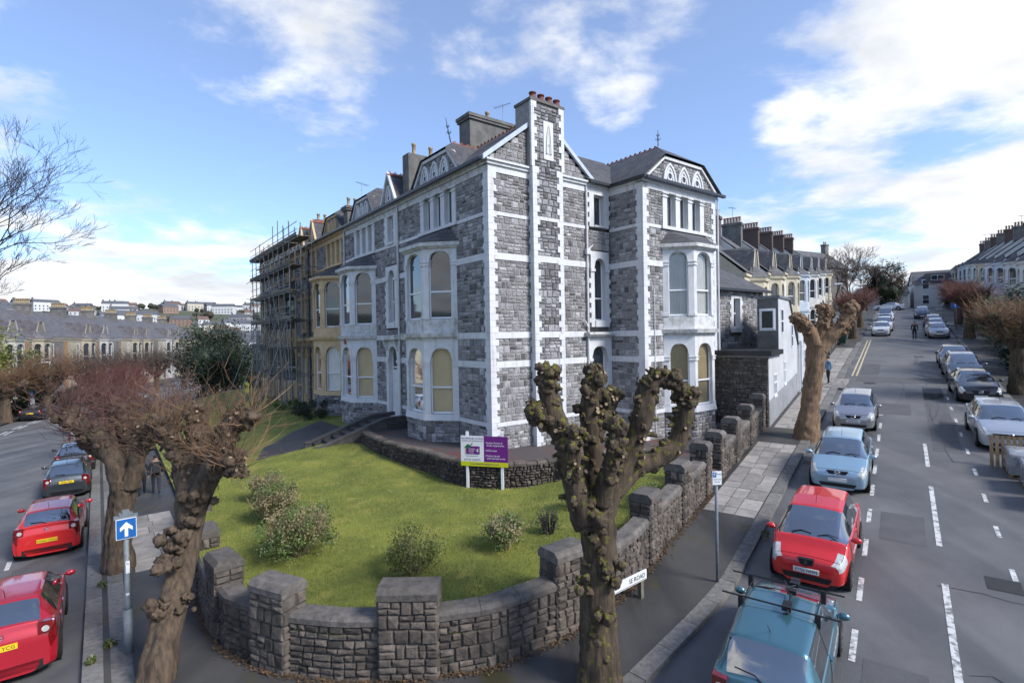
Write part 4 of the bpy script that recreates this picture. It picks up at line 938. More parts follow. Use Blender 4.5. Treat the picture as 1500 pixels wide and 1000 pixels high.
# two-storey stone range
SR=empty('rear_range','two storey grey stone rear range with slate roof between wing and annex','house',(HC.x,HC.y,0),HROT)
FR=frame((0,-1.0),(1,0),(0,-1)); sx=[]; mo=MB()
stone_panel(FR,2.5,9.65,[(12.9,19.7)],sx,mo,m=.15,holes=[(16.0,17.15,7.2,9.3)]); mo.build('mortar',m_mortar,SR)
MB().box(12.9,19.7,-.7,4,2,9.6).build('inner_wall',m_mortar,SR)
emit_stones(SR,sx,m_lime,camkey(HROT,HC),limit=250)
surround_rect(FR,16.0,17.15,7.2,9.3,16.25,16.95,7.45,9.15,SR,m_white,True,None,m_blind,.5)
roof_poly('roof',SR,[[(12.6,-1.3,9.68),(20.1,-1.3,9.68),(16.6,2.6,12.4),(12.6,2.6,12.4)],[(20.1,-1.3,9.68),(20.1,5,9.68),(16.6,2.6,12.4)]],[m_slB,m_slA],[0,1])
MB().box(12.6,20.1,-1.4,-1.28,9.55,9.68).build('gutter',m_gutter,SR)
# ================================================================== other terraces
m_cream=M('cream_paint',(.60,.54,.40),.75,(.50,.44,.32),scale=1.5); m_pblue=M('pale_blue_paint',(.55,.62,.70),.75,var=.08); m_offw=M('off_white_paint',(.66,.66,.63),.75,(.55,.55,.52),scale=1.5)
m_stonef=M('far_grey_stone',(.22,.205,.19),.9,(.13,.12,.11),scale=1.6,bump=.5); m_brickr=M('red_brown_brick',(.125,.08,.068),.9,(.075,.055,.048),scale=8)
m_buff=M('buff_quoin',(.36,.22,.11),.85,(.25,.15,.08),scale=3)
def row_house(name,label,group,P0,ang,w,dep,zb,ze,zr,side,wall,trim,bayc,gab=True,np_=6,chim=m_brickr,pm=m_pot,quoin=None,simple=False,roofm=None,bw=2.9,roofn=None,chim_h=1.25):
    H=empty(name,label,'house',(P0[0],P0[1],0),ang,group); sg=-1 if side<0 else 1
    F=frame((0,0),(1,0),(0,sg)); B=frame((0,0),(1,0),(0,sg))
    rm=roofm or m_slU; rn=roofn or m_slN
    MB().box(0,w,-dep,0,zb-2,ze,F).build('wall',wall,H)
    MB().box(-.02,w+.02,-.1,.18,ze-.22,ze,F).box(-.02,w+.02,-.1,.06,ze-.5,ze-.22,F).build('eaves_board',trim,H)
    mid=-dep/2
    roof_poly('roof',H,[[F(0,.25,ze),F(w,.25,ze),F(w,mid,zr),F(0,mid,zr)],[F(0,-dep-.25,ze),F(0,mid,zr),F(w,mid,zr),F(w,-dep-.25,ze)],[F(0,-dep,ze),F(0,0,ze),F(0,mid,zr-.05)],[F(w,-dep,ze),F(w,0,ze),F(w,mid,zr-.05)]],[rm,wall],[0,0,1,1])
    f1=zb+3.4
    uA,uB=bayc-bw/2,bayc+bw/2
    L=dict(base=zb-1,sill0=zb+.6,sill1=zb+.75,st=[(zb+.75,zb+2.35,zb+2.75,zb+2.95),(f1+.6,ze-1.25,ze-.8,ze-.45)],corn=[(.1,zb+2.95,zb+3.2,.12),(.12,ze-.45,ze-.2,.18)],apron=[(zb+3.2,f1+.6)],roof=(ze-.2,ze+.75))
    bay(H,F,uA,uB,.8,.75,L,trim,(None,None),True,roofmat=rm)
    o=bayc+bw/2+.6 if bayc<w/2 else bayc-bw/2-1.6
    sash(F,o,o+.95,f1+.6,ze-.8,H,.5,None,.02); MB().box(o-.12,o+1.07,-.02,.06,f1+.45,f1+.6,F).build('window_sill',trim,H)
    MB().box(o,o+.95,-.02,.04,zb,zb+2.4,F).build('door',M('dark_door',(.05,.06,.09),.5),H)
    if gab:
        hw=bw*.42; zt=ze+1.75
        MB().prism([(bayc-hw,ze-.1),(bayc+hw,ze-.1),(bayc+hw*.42,zt),(bayc-hw*.42,zt)],-.25,.12,lambda u,z,ww:F(u,ww,z)).build('gable',m_stonef,H)
        for s_ in(-1,1): MB().prism([(bayc+s_*hw,ze-.1),(bayc+s_*hw*.42,zt+.05),(bayc+s_*hw*.25,zt+.05),(bayc+s_*(hw-.2),ze-.1)],.1,.2,lambda u,z,ww:F(u,ww,z)).build('gable_coping',trim,H)
        zq=zt+.35; dq=(zq-ze)/(zr-ze)*dep/2
        roof_poly('dormer_roof',H,[[F(bayc-hw-.1,.2,ze),F(bayc-hw*.42,.2,zt+.05),F(bayc-hw*.1,-.5,zq),F(bayc-hw*.1,-dq,zq),F(bayc-hw-.1,-.1,ze)],[F(bayc+hw+.1,.2,ze),F(bayc+hw*.42,.2,zt+.05),F(bayc+hw*.1,-.5,zq),F(bayc+hw*.1,-dq,zq),F(bayc+hw+.1,-.1,ze)],[F(bayc-hw*.42,.2,zt+.05),F(bayc+hw*.42,.2,zt+.05),F(bayc+hw*.1,-.5,zq),F(bayc-hw*.1,-.5,zq)]],rn)
    if quoin:
        for u in(0.05,w-.45): MB().box(u,u+.4,-.02,.05,zb,ze-.5,F).build('quoin_strip',quoin,H)
        MB().box(0,w,-.02,.04,f1-.1,f1+.1,F).build('string_course',quoin,H)
    if np_:
        zt=zr+chim_h-.3
        c=MB().box(-.35,.35,mid-.85,mid+.85,zr-1.5,zt,F).box(-.42,.42,mid-.93,mid+.93,zt-.25,zt,F).build('chimney',chim,H)
        if R.random()<.55: tv_aerial(H,F(.2,mid,zt),R.uniform(1.2,2.0),R.uniform(0,3))
        pots(c,[F(0,mid-.8+1.6*(k+.5)/np_,zt) for k in range(np_)],pm,.6,.13)
    return H
angR=math.atan2(UR.y,UR.x)
m_potp=M('pink_buff_pot',(.40,.27,.20),.8,(.26,.17,.13),scale=6)
cols=[m_cream,m_cream,m_cream,m_pblue,m_offw,m_offw,m_cream]
lab=['cream fronted terrace house with bay, nearest to the annex on the steep street','second cream terrace house up from the annex on the steep street','third terrace house up from the annex with a cream bay','pale blue terrace house, fourth up the steep street from the annex','off white terrace house, fifth up the steep street from the annex','off white terrace house, sixth up the steep street from the annex','cream terrace house at the top of the row before the stone villa']
for k in range(7):
    s0=37.6+7.35*k; zb=.094*(s0+3.5)+.35
    row_house('row_house',lab[k],'terrace climbing the street past the annex',st(s0,-8.4),angR,7.35,8.5,zb,zb+7.0,zb+10.9,-1,m_offw if k else m_cream,cols[k],3.0 if k%2==0 else 2.4,True,6,m_brickr if k!=2 else m_cement,m_potp)
labr=['first','second','third','fourth','fifth','sixth','seventh','eighth','ninth','tenth','last']
for k in range(11):
    s0=61+7.6*k; zb=.094*min(s0+3.5,112)+.06*max(0,s0-108)+.5
    row_house('row_house','pale %s house from the near end of the terrace beyond the red pollards'%labr[k],'terrace on the far side of the steep street',st(s0,9.2),angR,7.6,8.5,zb,zb+6.6,zb+10.0,1,m_offw,(m_offw,m_white,m_pblue,m_white,m_cream)[k%5],2.6,False,5,m_cement if k%2 else m_brickr,m_potp)
# villa and house at the head of the street
def villa(name,label,P0,ang,w,dep,zb,ze,zr,wall,trim,nw,rows,dormer=False,chim=True):
    H=empty(name,label,'house',(P0[0],P0[1],0),ang); F=frame((0,0),(1,0),(0,-1))
    MB().box(0,w,-dep,0,zb-3,ze,F).build('wall',wall,H)
    roof_poly('roof',H,[[F(-.3,.3,ze),F(w+.3,.3,ze),F(w-.02,-dep/2,zr),F(.02,-dep/2,zr)],[F(-.3,-dep-.3,ze),F(.02,-dep/2,zr),F(w-.02,-dep/2,zr),F(w+.3,-dep-.3,ze)],[F(.1,-dep,ze),F(.1,0,ze),F(.1,-dep/2,zr-.1)],[F(w-.1,-dep,ze),F(w-.1,0,ze),F(w-.1,-dep/2,zr-.1)]],[m_slU,wall],[0,0,1,1])
    for r in range(rows):
        for i in range(nw):
            u=w*(i+.5)/nw-.55; z=zb+.9+r*3.1; MB().box(u-.15,u+1.25,-.02,.05,z-.15,z+1.95,F).build('window_surround',trim,H); sash(F,u,u+1.1,z,z+1.8,H,.5,None,.09)
    if chim:
        for u in(.8,w-.8):
            c=MB().box(u-.6,u+.6,-dep/2-.5,-dep/2+.5,zr-1,zr+1.9,F).box(u-.7,u+.7,-dep/2-.6,-dep/2+.6,zr+1.6,zr+1.9,F).build('chimney',wall,H); pots(c,[F(u-.3+.6*k,-dep/2,zr+1.9) for k in range(2)],m_pot,.6,.14)
    if dormer:
        MB().box(w*.25,w*.75,-2.5,.1,ze+.3,ze+2.1,F).build('dormer',m_slN,H); sash(F,w*.36,w*.64,ze+.7,ze+1.7,H,0,None,.16,mull=True)
    return H
villa('stone_villa','brown stone villa with tall chimneys above the bare trees up the street',st(112,-19),angR-rad(25),24,9,11,20.5,24.5,m_stonef,m_stonef,5,3)
villa('white_villa','white house with a dark slate dormer roof closing the head of the street',st(137,2.4),angR-math.pi/2+rad(6),7.6,9,11.6,16.6,19.6,m_offw,m_white,2,2,True,False)
villa('white_lodge','low white house behind the hedge at the head of the street',st(136,-7.5),angR-math.pi/2+rad(4),9,7,11.6,14.6,16.6,m_offw,m_white,3,1,False,False)
# terrace across the left road
hd=rad(17); dl=Vector((-math.sin(hd),math.cos(hd))); angL=math.atan2(dl.y,dl.x)
m_slL=slate('slate_left_terrace',(.12,.115,.125),(dl.x,dl.y)); m_slM=slate('slate_left_terrace_cross',(.115,.105,.115),(dl.y,-dl.x))
m_dcream=M('dull_cream_paint',(.42,.37,.28),.8,(.33,.29,.22),scale=1.2); m_doff=M('dull_white_paint',(.46,.45,.42),.8,(.36,.35,.33),scale=1.2)
P=Vector((-53.2,52.0)); wl=8.6
ll=['cream house with ochre quoins at the near end of the terrace across the left road','second house with ochre quoins along the terrace across the left road','third house with ochre quoins along the terrace across the left road','fourth house along the terrace across the left road','fifth house, half hidden by red twigs, across the left road','sixth house with a gable dormer across the left road','seventh house with a gable dormer across the left road','eighth house beside the round evergreen across the left road','ninth house behind the round evergreen across the left road']
for k in range(9):
    q=P+dl*(wl*k)
    row_house('row_house',ll[k],'terrace across the left road',(q.x,q.y),angL,wl,9,.3,8.1,11.6,-1,(m_dcream,m_stonef,m_dcream,m_stonef)[k%4],m_dcream if k%3 else m_doff,2.6 if k%2 else 5.8,True,8,m_cement if k%2 else m_stonef,m_pot,m_buff if k<4 else None,roofm=m_slL,roofn=m_slM,bw=3.1)
# distant town on the hill
tw_m=[M('far_white',(.62,.62,.62),.9,var=.05),M('far_cream',(.52,.48,.40),.9,var=.05),M('far_grey',(.30,.30,.31),.9,var=.05),M('far_brick',(.28,.19,.15),.9,var=.05)]
tr_m=[M('far_slate',(.11,.115,.13),.8,var=.1),M('far_tile',(.17,.11,.09),.85,var=.1)]
protos=[]
for k in range(8):
    w_,d_,h_=R.uniform(9,26),R.uniform(8,10),R.uniform(5.5,8.5); zr_=h_+R.uniform(2.2,3.4)
    mw=MB().box(-w_/2,w_/2,-d_/2,d_/2,-4,h_); nw=int(w_/3)
    mr_=MB().add([(-w_/2-.3,-d_/2-.3,h_),(w_/2+.3,-d_/2-.3,h_),(w_/2,0,zr_),(-w_/2,0,zr_),(w_/2+.3,d_/2+.3,h_),(-w_/2-.3,d_/2+.3,h_)],[(0,1,2,3),(3,2,4,5),(0,3,5),(1,4,2)])
    mr_.box(-w_/2+.6,-w_/2+1.8,-.5,.5,h_,zr_+1.4,mi=0)
    ww=MB()
    for r in range(2):
        for i in range(nw): u=-w_/2+w_*(i+.5)/nw; ww.box(u-.5,u+.5,-d_/2-.06,-d_/2+.05,1+r*2.8,2.5+r*2.8)
    protos.append((mw.mesh('wall',tw_m[k%4] if k<6 else tw_m[0]),mr_.mesh('roof',tr_m[0] if k%4 else tr_m[1]),ww.mesh('windows',m_glass)))
KL=['%s %s %s'%(('long' if p[0].vertices[1].co.x>8.5 else 'short' if p[0].vertices[1].co.x<6 else 'mid sized'),('white','cream','grey','brick')[q%4] if q<6 else 'white',('house under a brown tiled roof','house under a slate roof')[1 if q%4 else 0]) for q,p in enumerate(protos)]
for k in range(210):
    az=R.uniform(-47,-7); r=R.choice((R.uniform(190,330),R.uniform(380,780),R.uniform(420,780))); x,y=r*math.sin(rad(az)),r*math.cos(rad(az))
    ki=R.randrange(8); pw,prf,pwn=protos[ki]
    t=empty('distant_house','far off %s on the hillside'%KL[ki],'house',(x,y,farz(x,y)-.3),math.atan2(y,x)+math.pi/2+math.pi+R.uniform(-.5,.5),'houses of the distant hillside town')
    obj('wall',pw,t); obj('roof',prf,t); obj('windows',pwn,t,kind='stuff')
# ================================================================== trees and plants
m_bark=M('rough_bark',(.135,.095,.062),.95,(.045,.031,.021),scale=11,bump=1,bscale=17,tint=.2,stretch=.22,detail=8)
m_barkm=M('mossy_bark',(.105,.074,.047),.95,(.034,.024,.016),scale=11,bump=1,bscale=17,tint=.25,stretch=.22,detail=8,moss=((.125,.12,.012),.42,.12))
m_barkw=M('warm_bark',(.26,.165,.095),.95,(.12,.075,.045),scale=11,bump=1,bscale=17,tint=.2,stretch=.25,detail=8)
m_cutw=M('pale_cut_wood',(.36,.27,.17),.9,(.20,.145,.09),scale=14)
m_twr=M('red_twig',(.17,.062,.05),.8,(.10,.042,.032),scale=.6,tint=.3); m_twb=M('brown_twig',(.24,.135,.07),.85,(.13,.078,.045),scale=.9,tint=.3); m_twd=M('dark_twig',(.055,.045,.045),.85,var=.15)
m_lfg=M('green_leaf',(.085,.125,.022),.55,(.045,.07,.015),scale=2,tint=.5); m_lfd=M('dark_leaf',(.022,.038,.012),.55,(.013,.024,.009),scale=1,tint=.5); m_lfy=M('yellow_green_leaf',(.155,.165,.025),.6,(.085,.105,.02),scale=2,tint=.5)
m_dry=M('dry_stem',(.27,.215,.11),.9,(.17,.135,.07),scale=3,tint=.35); m_blos=M('pale_blossom',(.62,.52,.53),.7,var=.1,tint=.2)
def ico(sub=2):
    bm=bmesh.new(); bmesh.ops.create_icosphere(bm,subdivisions=sub,radius=1); bm.verts.ensure_lookup_table()
    v=[x.co.copy() for x in bm.verts]; f=[tuple(q.index for q in p.verts) for p in bm.faces]; bm.free(); return v,f
_icoV,_icoF=ico(2); _ic3V,_ic3F=ico(3)
KN=[]
for k in range(6):
    o=Vector((k*7.3,1.7*k,3)); KN.append([v*(1+.42*mnoise.noise(v*1.4+o)+.24*mnoise.noise(v*3.6+o)) for v in _icoV])
KF=[]
for k in range(7):
    o=Vector((k*5.3,2.7*k,1)); KF.append([v*(1+.40*mnoise.noise(v*1.5+o)+.34*mnoise.noise(v*3.4+o)+.20*mnoise.noise(v*7.5+o)) for v in _ic3V])
FINE=False
def knob(mb,c,r,rng,sq=(1,1,1),t=None):
    K=rng.choice(KF if FINE else KN); an=rng.uniform(0,6.28); ca,sa=math.cos(an),math.sin(an); c=Vector(c)
    mb.add([c+Vector(((v.x*ca-v.y*sa)*r*sq[0],(v.x*sa+v.y*ca)*r*sq[1],v.z*r*sq[2])) for v in K],_ic3F if FINE else _icoF,0,rng.random() if t is None else t)
def spline(pts,step):
    P=[Vector(p[:3]) for p in pts]; Rr=[p[3] for p in pts]; out=[];orr=[]
    for i in range(len(P)-1):
        p0,p1,p2,p3=P[max(0,i-1)],P[i],P[i+1],P[min(len(P)-1,i+2)]; n=max(2,int((p2-p1).length/step))
        for k in range(n):
            t=k/n; out.append(.5*((2*p1)+(p2-p0)*t+(2*p0-5*p1+4*p2-p3)*t*t+(3*p1-p0-3*p2+p3)*t*t*t)); orr.append(Rr[i]*(1-t)+Rr[i+1]*t)
    out.append(P[-1]); orr.append(Rr[-1]); return out,orr
def limb(pts,mat,parent,name,seed,n=16,step=.07,amp=.16,fluted=.1):
    C,Rr=spline(pts,step); mb=MB(); mb.tube(C,Rr,n)
    V=[]
    for i,v in enumerate(mb.v):
        r=i//n
        if r>=len(C): V.append(v); continue
        d=Vector(v)-C[r]; q=Vector(v); a=2*math.pi*(i%n)/n
        k=1+amp*mnoise.noise(q*3.1+Vector((seed,0,0)))+amp*.7*mnoise.noise(q*8+Vector((0,seed,0)))+fluted*(1-2.4*abs(mnoise.noise(Vector((math.cos(a)*2.6+seed,math.sin(a)*2.6,q.z*.55)))))
        V.append(tuple(C[r]+d*k))
    mb.v=V; return mb.build(name,mat,parent,True),C,Rr
def pollard(label,group,trunk,limbs,seed,mat,knr=(.07,.15),nk=26,stubs=14,twigs=0,twl=(.5,1.5),twm=None,trunk_knobs=(),cutm=None,knob_from=.35,fist=1.0,extra=None,trunk_n=20,spread=.75,twr=.009,limb_step=.07):
    rng=random.Random(seed); T=empty('pollarded_tree',label,'tree',Vector(trunk[0][:3]),0,group)
    o=Vector(trunk[0][:3]); L=lambda p:(p[0]-o.x,p[1]-o.y,p[2]-o.z,p[3])
    tr=[L(p) for p in trunk]; tr[0]=(tr[0][0],tr[0][1],tr[0][2]-.3,tr[0][3]*1.25)
    limb(tr,mat,T,'trunk',seed,trunk_n,limb_step,.13,.16)
    kb=MB(); ctr=[]
    for (px,py,pz,pr) in [L(p) for p in trunk_knobs]:
        for _ in range(9): knob(kb,Vector((px,py,pz))+Vector([rng.gauss(0,pr*.5) for _ in range(3)])+(Vector((0,pr*.45,0))),pr*rng.uniform(.3,.55),rng)
    st_=MB(); 
    for li,lp in enumerate(limbs):
        _,C,Rr=limb([L(p) for p in lp],mat,T,'limb',seed+li*3.3,14,limb_step,.2)
        m=len(C)
        for _ in range(nk):
            f=knob_from+(1-knob_from)*rng.random()**.7; i=min(m-1,int(f*m)); d=Vector([rng.gauss(0,1) for _ in range(3)]).normalized()
            c=C[i]+d*Rr[i]*rng.uniform(.7,1.25)*fist; r=rng.uniform(*knr)*(.8+.4*f); knob(kb,c,r,rng,(1,1,rng.uniform(.8,1.2))); ctr.append((c,d,f))
        for _ in range(int(nk*.5)):
            c=C[-1]+Vector([rng.gauss(0,1) for _ in range(3)]).normalized()*Rr[-1]*rng.uniform(.4,1.5)*fist; knob(kb,c,rng.uniform(*knr),rng); ctr.append((c,(c-C[-1]).normalized(),1))
        for _ in range(stubs):
            f=knob_from+(1-knob_from)*rng.random()**.6; i=min(m-1,int(f*m)); d=(Vector([rng.gauss(0,1) for _ in range(3)]).normalized()+Vector((0,0,.35))).normalized()
            c=C[i]+d*Rr[i]*.8; ln=Rr[i]*rng.uniform(.6,1.1)*fist; r=rng.uniform(.022,.042)*(1 if fist<=1 else fist)
            st_.tube([c,c+d*ln],[r*1.5,r],7,0,rng.random(),False); e=c+d*ln; a=d.orthogonal().normalized(); b=d.cross(a)
            st_.add([e+a*(math.cos(k*.898)*r)+b*(math.sin(k*.898)*r) for k in range(7)],[tuple(range(7))],1)
    kb.build('knuckles',mat,T,True,kind='stuff')
    if st_.f: st_.build('cut_stubs',[mat,cutm or m_cutw],T,kind='stuff')
    if twigs:
        tw=MB()
        for _ in range(twigs):
            c,d,f=rng.choice(ctr); dr=(d*spread+Vector((rng.gauss(0,.3),rng.gauss(0,.3),rng.uniform(.35,1.1)))).normalized(); ln=rng.uniform(*twl)
            if rng.random()<.2: dr=(dr+Vector((rng.gauss(0,.8),rng.gauss(0,.8),-.3))).normalized()
            def shoot(c,dr,ln,r,lvl):
                p=[c]; bend=Vector((rng.gauss(0,.14),rng.gauss(0,.14),.07))
                for k in range(5):
                    dr=(dr+bend+Vector((rng.gauss(0,.17),rng.gauss(0,.17),rng.gauss(0,.12)))).normalized(); p.append(p[-1]+dr*ln/5)
                    if lvl and k in(1,2,3) and rng.random()<.5:
                        nd=(dr+Vector((rng.gauss(0,.55),rng.gauss(0,.55),rng.gauss(.15,.3)))).normalized(); shoot(p[-1],nd,ln*rng.uniform(.3,.6),r*.6,lvl-1)
                tw.tube(p,[r,r*.88,r*.74,r*.58,r*.4,r*.15],3,0,rng.random(),False)
            shoot(c,dr,ln,twr*rng.uniform(.6,1.5),2 if ln>.4 else 0)
        tw.build('twigs',twm,T,kind='stuff')
    return T
def A(x,y,Y,r): p=atp(x,y,Y); return (p.x,p.y,p.z,r)
def base(p,r): return (p[0],p[1],G(p[0],p[1])+.1,r)
FINE=True
# --- the mossy pollard in the middle of the picture
pollard('bare mossy pollard with five knobbly limbs in front of the garden wall',None,
 [base((1.46,9.38),.31),A(876,900,9.45,.29),A(878,800,9.50,.28),A(872,745,9.50,.31)],
 [[A(862,770,9.50,.269),A(846,720,9.45,.215),A(837,670,9.40,.188),A(815,618,9.36,.184),A(803,575,9.31,.164),A(802,550,9.31,.154)],
  [A(858,760,9.40,.233),A(838,700,9.21,.179),A(836,665,9.12,.174),A(838,640,9.07,.165)],
  [A(872,755,9.59,.269),A(872,690,9.73,.197),A(866,640,9.78,.179),A(864,592,9.78,.174),A(873,550,9.78,.154)],
  [A(870,640,9.78,.165),A(880,610,9.92,.154),A(893,580,9.97,.143)],
  [A(880,755,9.54,.269),A(900,700,9.64,.215),A(926,655,9.69,.179),A(943,610,9.69,.194),A(946,572,9.69,.174),A(962,554,9.69,.164),A(982,556,9.69,.143)],
  [A(895,720,9.64,.197),A(925,688,9.88,.179),A(960,672,10.02,.184),A(990,650,10.11,.174),A(1000,615,10.11,.164),A(1006,580,10.11,.154)],
  [A(880,735,9.36,.184),A(893,690,9.17,.143),A(903,645,9.07,.121),A(900,622,9.07,.099)],
  [A(800,625,9.36,.132),A(788,608,9.26,.110),A(783,600,9.26,.099)]],
 11,m_barkm,(.045,.10),46,34,trunk_knobs=[A(873,790,9.19,.26),A(885,845,9.12,.22),A(862,850,9.17,.2),A(890,905,9.12,.2),A(868,925,9.13,.18),A(870,735,9.21,.24),A(893,825,9.26,.2),A(880,960,9.17,.16)],twigs=60,twl=(.1,.35),twm=m_twb,twr=.006,knob_from=.25,trunk_n=40)
# --- the leaning pollard at lower left
tt=[base((-7.0,10.0),.27),A(240,930,10.3,.255),A(262,850,10.9,.25),A(275,780,11.3,.25),A(281,735,11.5,.28)]
pollard('leaning pollard with a knobbly trunk and tangled brown twigs over the corner pavement',None,tt,
 [[A(277,760,11.5,.24),A(272,712,11.7,.19),A(264,672,11.9,.18),A(252,640,12.0,.17),A(234,622,12.1,.15)],
  [A(282,750,11.4,.26),A(300,710,11.3,.21),A(316,675,11.2,.21),A(330,640,11.2,.2),A(345,615,11.2,.19),A(365,612,11.2,.17)],
  [A(278,740,11.6,.24),A(284,690,11.9,.2),A(290,640,12.1,.2),A(285,605,12.2,.18)],
  [A(310,690,11.2,.2),A(330,675,11.0,.2),A(345,680,10.9,.18)],
  [A(262,665,11.9,.15),A(238,642,12.3,.14),A(205,630,12.6,.13)]],
 23,m_bark,(.055,.12),42,30,420,(.35,1.35),m_twb,[A(245,790,10.7,.25),A(240,820,10.55,.25),A(232,895,10.2,.22),A(268,885,10.5,.16),A(272,760,11.0,.26),A(285,735,11.1,.24)],knob_from=.3,twr=.0085,trunk_n=40)
pollard('upright pollard with red and brown twigs growing at the kerb between the red cars',None,
 [base((-11.95,15.75),.34),A(173,790,15.9,.32),A(177,740,16.0,.30),A(183,700,16.0,.33)],
 [[A(184,715,16.0,.34),A(168,672,16.0,.28),A(145,640,16.0,.26),A(118,622,16,.24),A(100,610,16,.22)],
  [A(188,715,16,.3),A(190,670,16.4,.26),A(185,630,16.6,.24),A(178,605,16.7,.2)],
  [A(190,712,16,.26),A(203,668,15.9,.2),A(222,634,15.8,.2),A(240,612,15.8,.18)],
  [A(170,670,16,.2),A(150,660,16.8,.2),A(125,640,17.2,.2)]],
 31,m_bark,(.07,.15),34,18,420,(.5,1.7),M('purple_brown_twig',(.17,.085,.068),.85,(.11,.06,.05),scale=.6,tint=.3),knob_from=.5,twr=.011,trunk_n=36)
FINE=False
for i,(ss,hh) in enumerate(((40,3.4),(50,3.5),(60,3.5))):
    x,y=[q for q in leftcurve(.75) if q[0]>=ss][0][1]; b=(x,y,.25); rng=random.Random(40+i)
    lm=[]
    for k in range(6):
        a=k*1.05+.3; lm.append([(b[0],b[1],b[2]+hh*.62,.26),(b[0]+math.cos(a)*.5,b[1]+math.sin(a)*.5,b[2]+hh*.82,.2),(b[0]+math.cos(a)*1.15,b[1]+math.sin(a)*1.15,b[2]+hh+rng.uniform(-.2,.3),.17)])
    pollard(('red twigged pollard just beyond the two walking people','red twigged pollard further along the left pavement','farthest red twigged pollard along the left pavement')[i],'pollards along the left pavement',[(b[0],b[1],b[2],.36),(b[0],b[1],b[2]+hh*.35,.3),(b[0],b[1],b[2]+hh*.72,.32)],lm,51+i,m_bark,(.1,.2),14,0,420,(.9,2.2),m_twr,twr=.014,limb_step=.15)
FINE=True
# --- pollard on the right pavement, cut back to bare fists
pollard('warm brown pollard cut back to three bare fists on the right pavement',None,
 [base((12.75,22.85),.42),A(1186,600,22.9,.36),A(1192,550,22.9,.33),A(1197,505,22.9,.36)],
 [[A(1196,515,22.9,.3),A(1187,490,22.8,.26),A(1176,475,22.7,.22),A(1166,467,22.6,.16)],
  [A(1198,512,22.9,.32),A(1204,485,23,.26),A(1208,465,23,.24),A(1208,452,23,.2)],
  [A(1200,512,22.9,.32),A(1216,492,22.8,.28),A(1232,480,22.7,.26),A(1242,465,22.7,.22),A(1246,452,22.7,.2)]],
 61,m_barkw,(.07,.14),34,44,0,knob_from=.45,trunk_n=30)
FINE=False
# --- red pollards up the street, both sides
def street_pollard(s,t,hh,rr,label,seed,mat,tw,n,group='pollards along the steep street',tl=(.7,1.7),kn=18):
    x,y=st(s,t); z=G(x,y)+.1; rng=random.Random(seed); lm=[]
    for k in range(6):
        a=k*1.05+rng.uniform(-.2,.2); lm.append([(x,y,z+hh*.6,.24),(x+math.cos(a)*rr*.45,y+math.sin(a)*rr*.45,z+hh*.8,.19),(x+math.cos(a)*rr,y+math.sin(a)*rr,z+hh+rng.uniform(-.3,.3),.16)])
    return pollard(label,group,[(x,y,z,.36),(x,y,z+hh*.4,.3),(x,y,z+hh*.7,.3)],lm,seed,mat,(.1,.2),kn,2,n,tl,tw,twr=.013,limb_step=.15)
street_pollard(66.5,-4.0,3.6,1.1,'dark red twigged pollard beside the double yellow lines on the left pavement',71,m_bark,m_twr,800)
street_pollard(80,-4.1,3.6,1.1,'red twigged pollard behind the row of white cars up the street',72,m_bark,m_twr,500)
street_pollard(66,5.3,4.0,1.3,'mossy trunked pollard with a round red brown crown behind the blue one way sign',73,m_barkm,m_twr,1100)
street_pollard(82,5.6,4.0,1.3,'red brown pollard further up the far pavement behind the one way sign',74,m_bark,m_twr,700)
street_pollard(38.2,5.0,3.9,1.4,'dark mossy pollard at the edge of the picture beside the silver hatchback',75,m_barkm,m_twb,700,tl=(.6,1.5))
